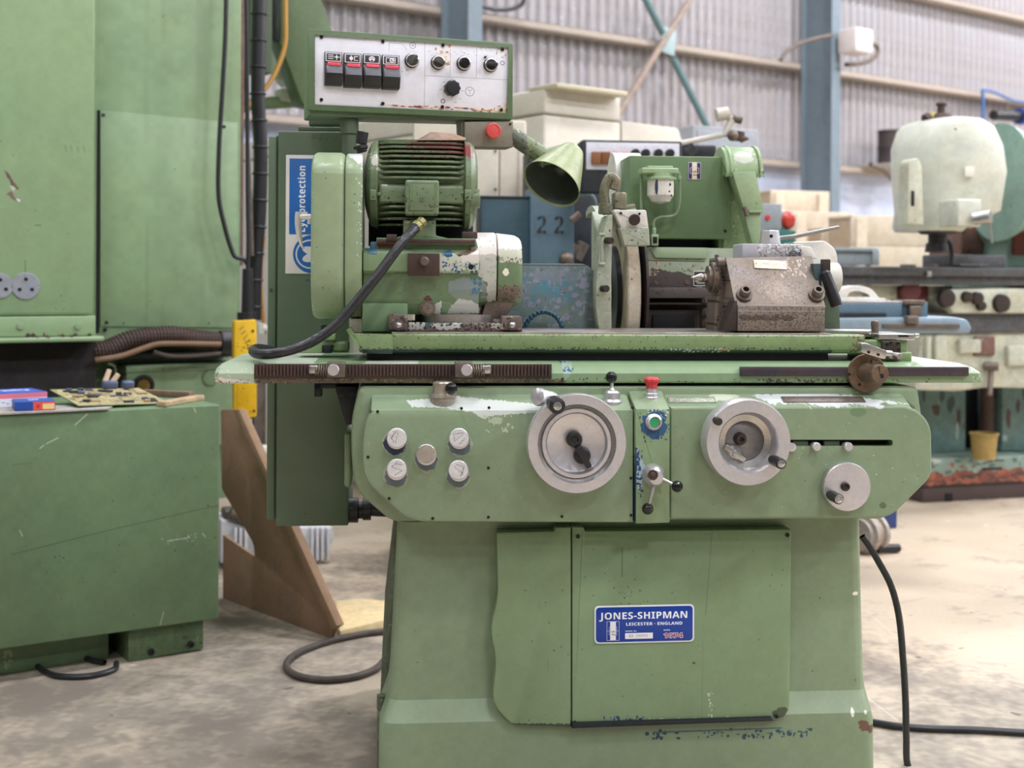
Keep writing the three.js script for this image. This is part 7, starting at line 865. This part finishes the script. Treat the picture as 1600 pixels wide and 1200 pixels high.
  const Jx0 = F.at(1296, 60, zJ)[0]; part('box_body', [rbox(F.at(1311, 60, zJ)[0] - 0.02, F.at(1335, 80, zJ + 0.2)[1], zJ + 0.0, F.at(1362, 60, zJ + 0.2)[0], F.at(1335, 42, zJ + 0.2)[1], zJ + 0.22, 0.015)], tiled(0.5, 128, 0xd9d0cb, 177, { roughness: 0.5 }, 0.04), jb); part('conduit', tube([[1300, 55], [1275, 60], [1245, 70], [1228, 82], [1220, 94]].map(([a, b]) => F.v(a, b, 0.64)), 0.02, 40, 10), mIron, jb); part('conduit', tube([[1360, 66], [1371, 74], [1371, 84], [1362, 93], [1345, 99], [1322, 101]].map(([a, b]) => F.v(a, b, zJ + 0.06)), 0.022, 40, 10), mIron, jb);
  const cb = solo('cable', tube([[820, -10], [816, 6], [806, 12], [790, 15], [770, 14], [748, 8]].map(([a, b]) => F.v(a, b, 0.2)), 0.018, 40, 10), mRubber, 'dark cable sagging along the top of the sheet wall', 'cable', H);
  const dz = 0.3, dq = F.at(1392, 258, dz), dt = F.at(1392, 204, dz), Dr = new Frame(H.ox + dq[0] * H.c + dz * H.s, H.oz - dq[0] * H.s + dz * H.c, 0), dr = thing('drum', 'dark brown ribbed drum on the wall ledge left of the milling head', 'drum', Dr); const hD = dt[1] - dq[1]; dr.position.y = dq[1]; part('drum_body', lathe([[0, 0], [0.13, 0], [0.135, 0.01], [0.13, 0.02], [0.13, hD * 0.45], [0.137, hD * 0.5], [0.13, hD * 0.55], [0.13, hD - 0.02], [0.137, hD - 0.01], [0.13, hD], [0, hD]], 36), tiled(0.3, 256, 0x3b3332, 178, { roughness: 0.7 }, 0.12), dr);
  F = H; part('ledge_shelf', rbox(dq[0] - 0.25, dq[1] - 0.03, 0.0, dq[0] + 0.3, dq[1] - 0.002, 0.5, 0.003), mGirt, wall);
  solo('conduit', tube([[1360, 257], [1376, 264], [1392, 278], [1406, 296], [1414, 310]].map(([a, b]) => F.v(a, b, 0.4)), 0.022, 30, 10), mIron, 'dark conduit bending down from the wall ledge', 'conduit', H);
  solo('air_hose', [tube([[1536, 250], [1536, 200], [1536, 160], [1535, 140]].map(([a, b]) => F.v(a, b, 0.25)), 0.018, 30, 8), tube([[1535, 141], [1546, 142], [1560, 147], [1580, 156], [1604, 160], [1640, 162]].map(([a, b]) => F.v(a, b, 0.25)), 0.016, 30, 8)], std({ color: 0x3f6aa8, roughness: 0.5 }), 'thin blue air hose hung on the wall above the mill', 'hose', H);
  const hz = thing('motor_drive', 'black cylindrical motor with a blue end hung behind the mill at the right edge', 'motor', H); F = H; part('motor_body', rod(F.v(1552, 180, 0.5), F.v(1592, 182, 0.5), 0.055), mBlack, hz); part('blue_end', rod(F.v(1592, 182, 0.5), F.v(1640, 184, 0.5), 0.09), std({ color: 0x27408c, roughness: 0.45 }), hz); part('hanger', rod(F.v(1574, 180, 0.5), F.v(1574, 158, 0.08), 0.012), mIron, hz);
}
renderer.render(scene, camera);
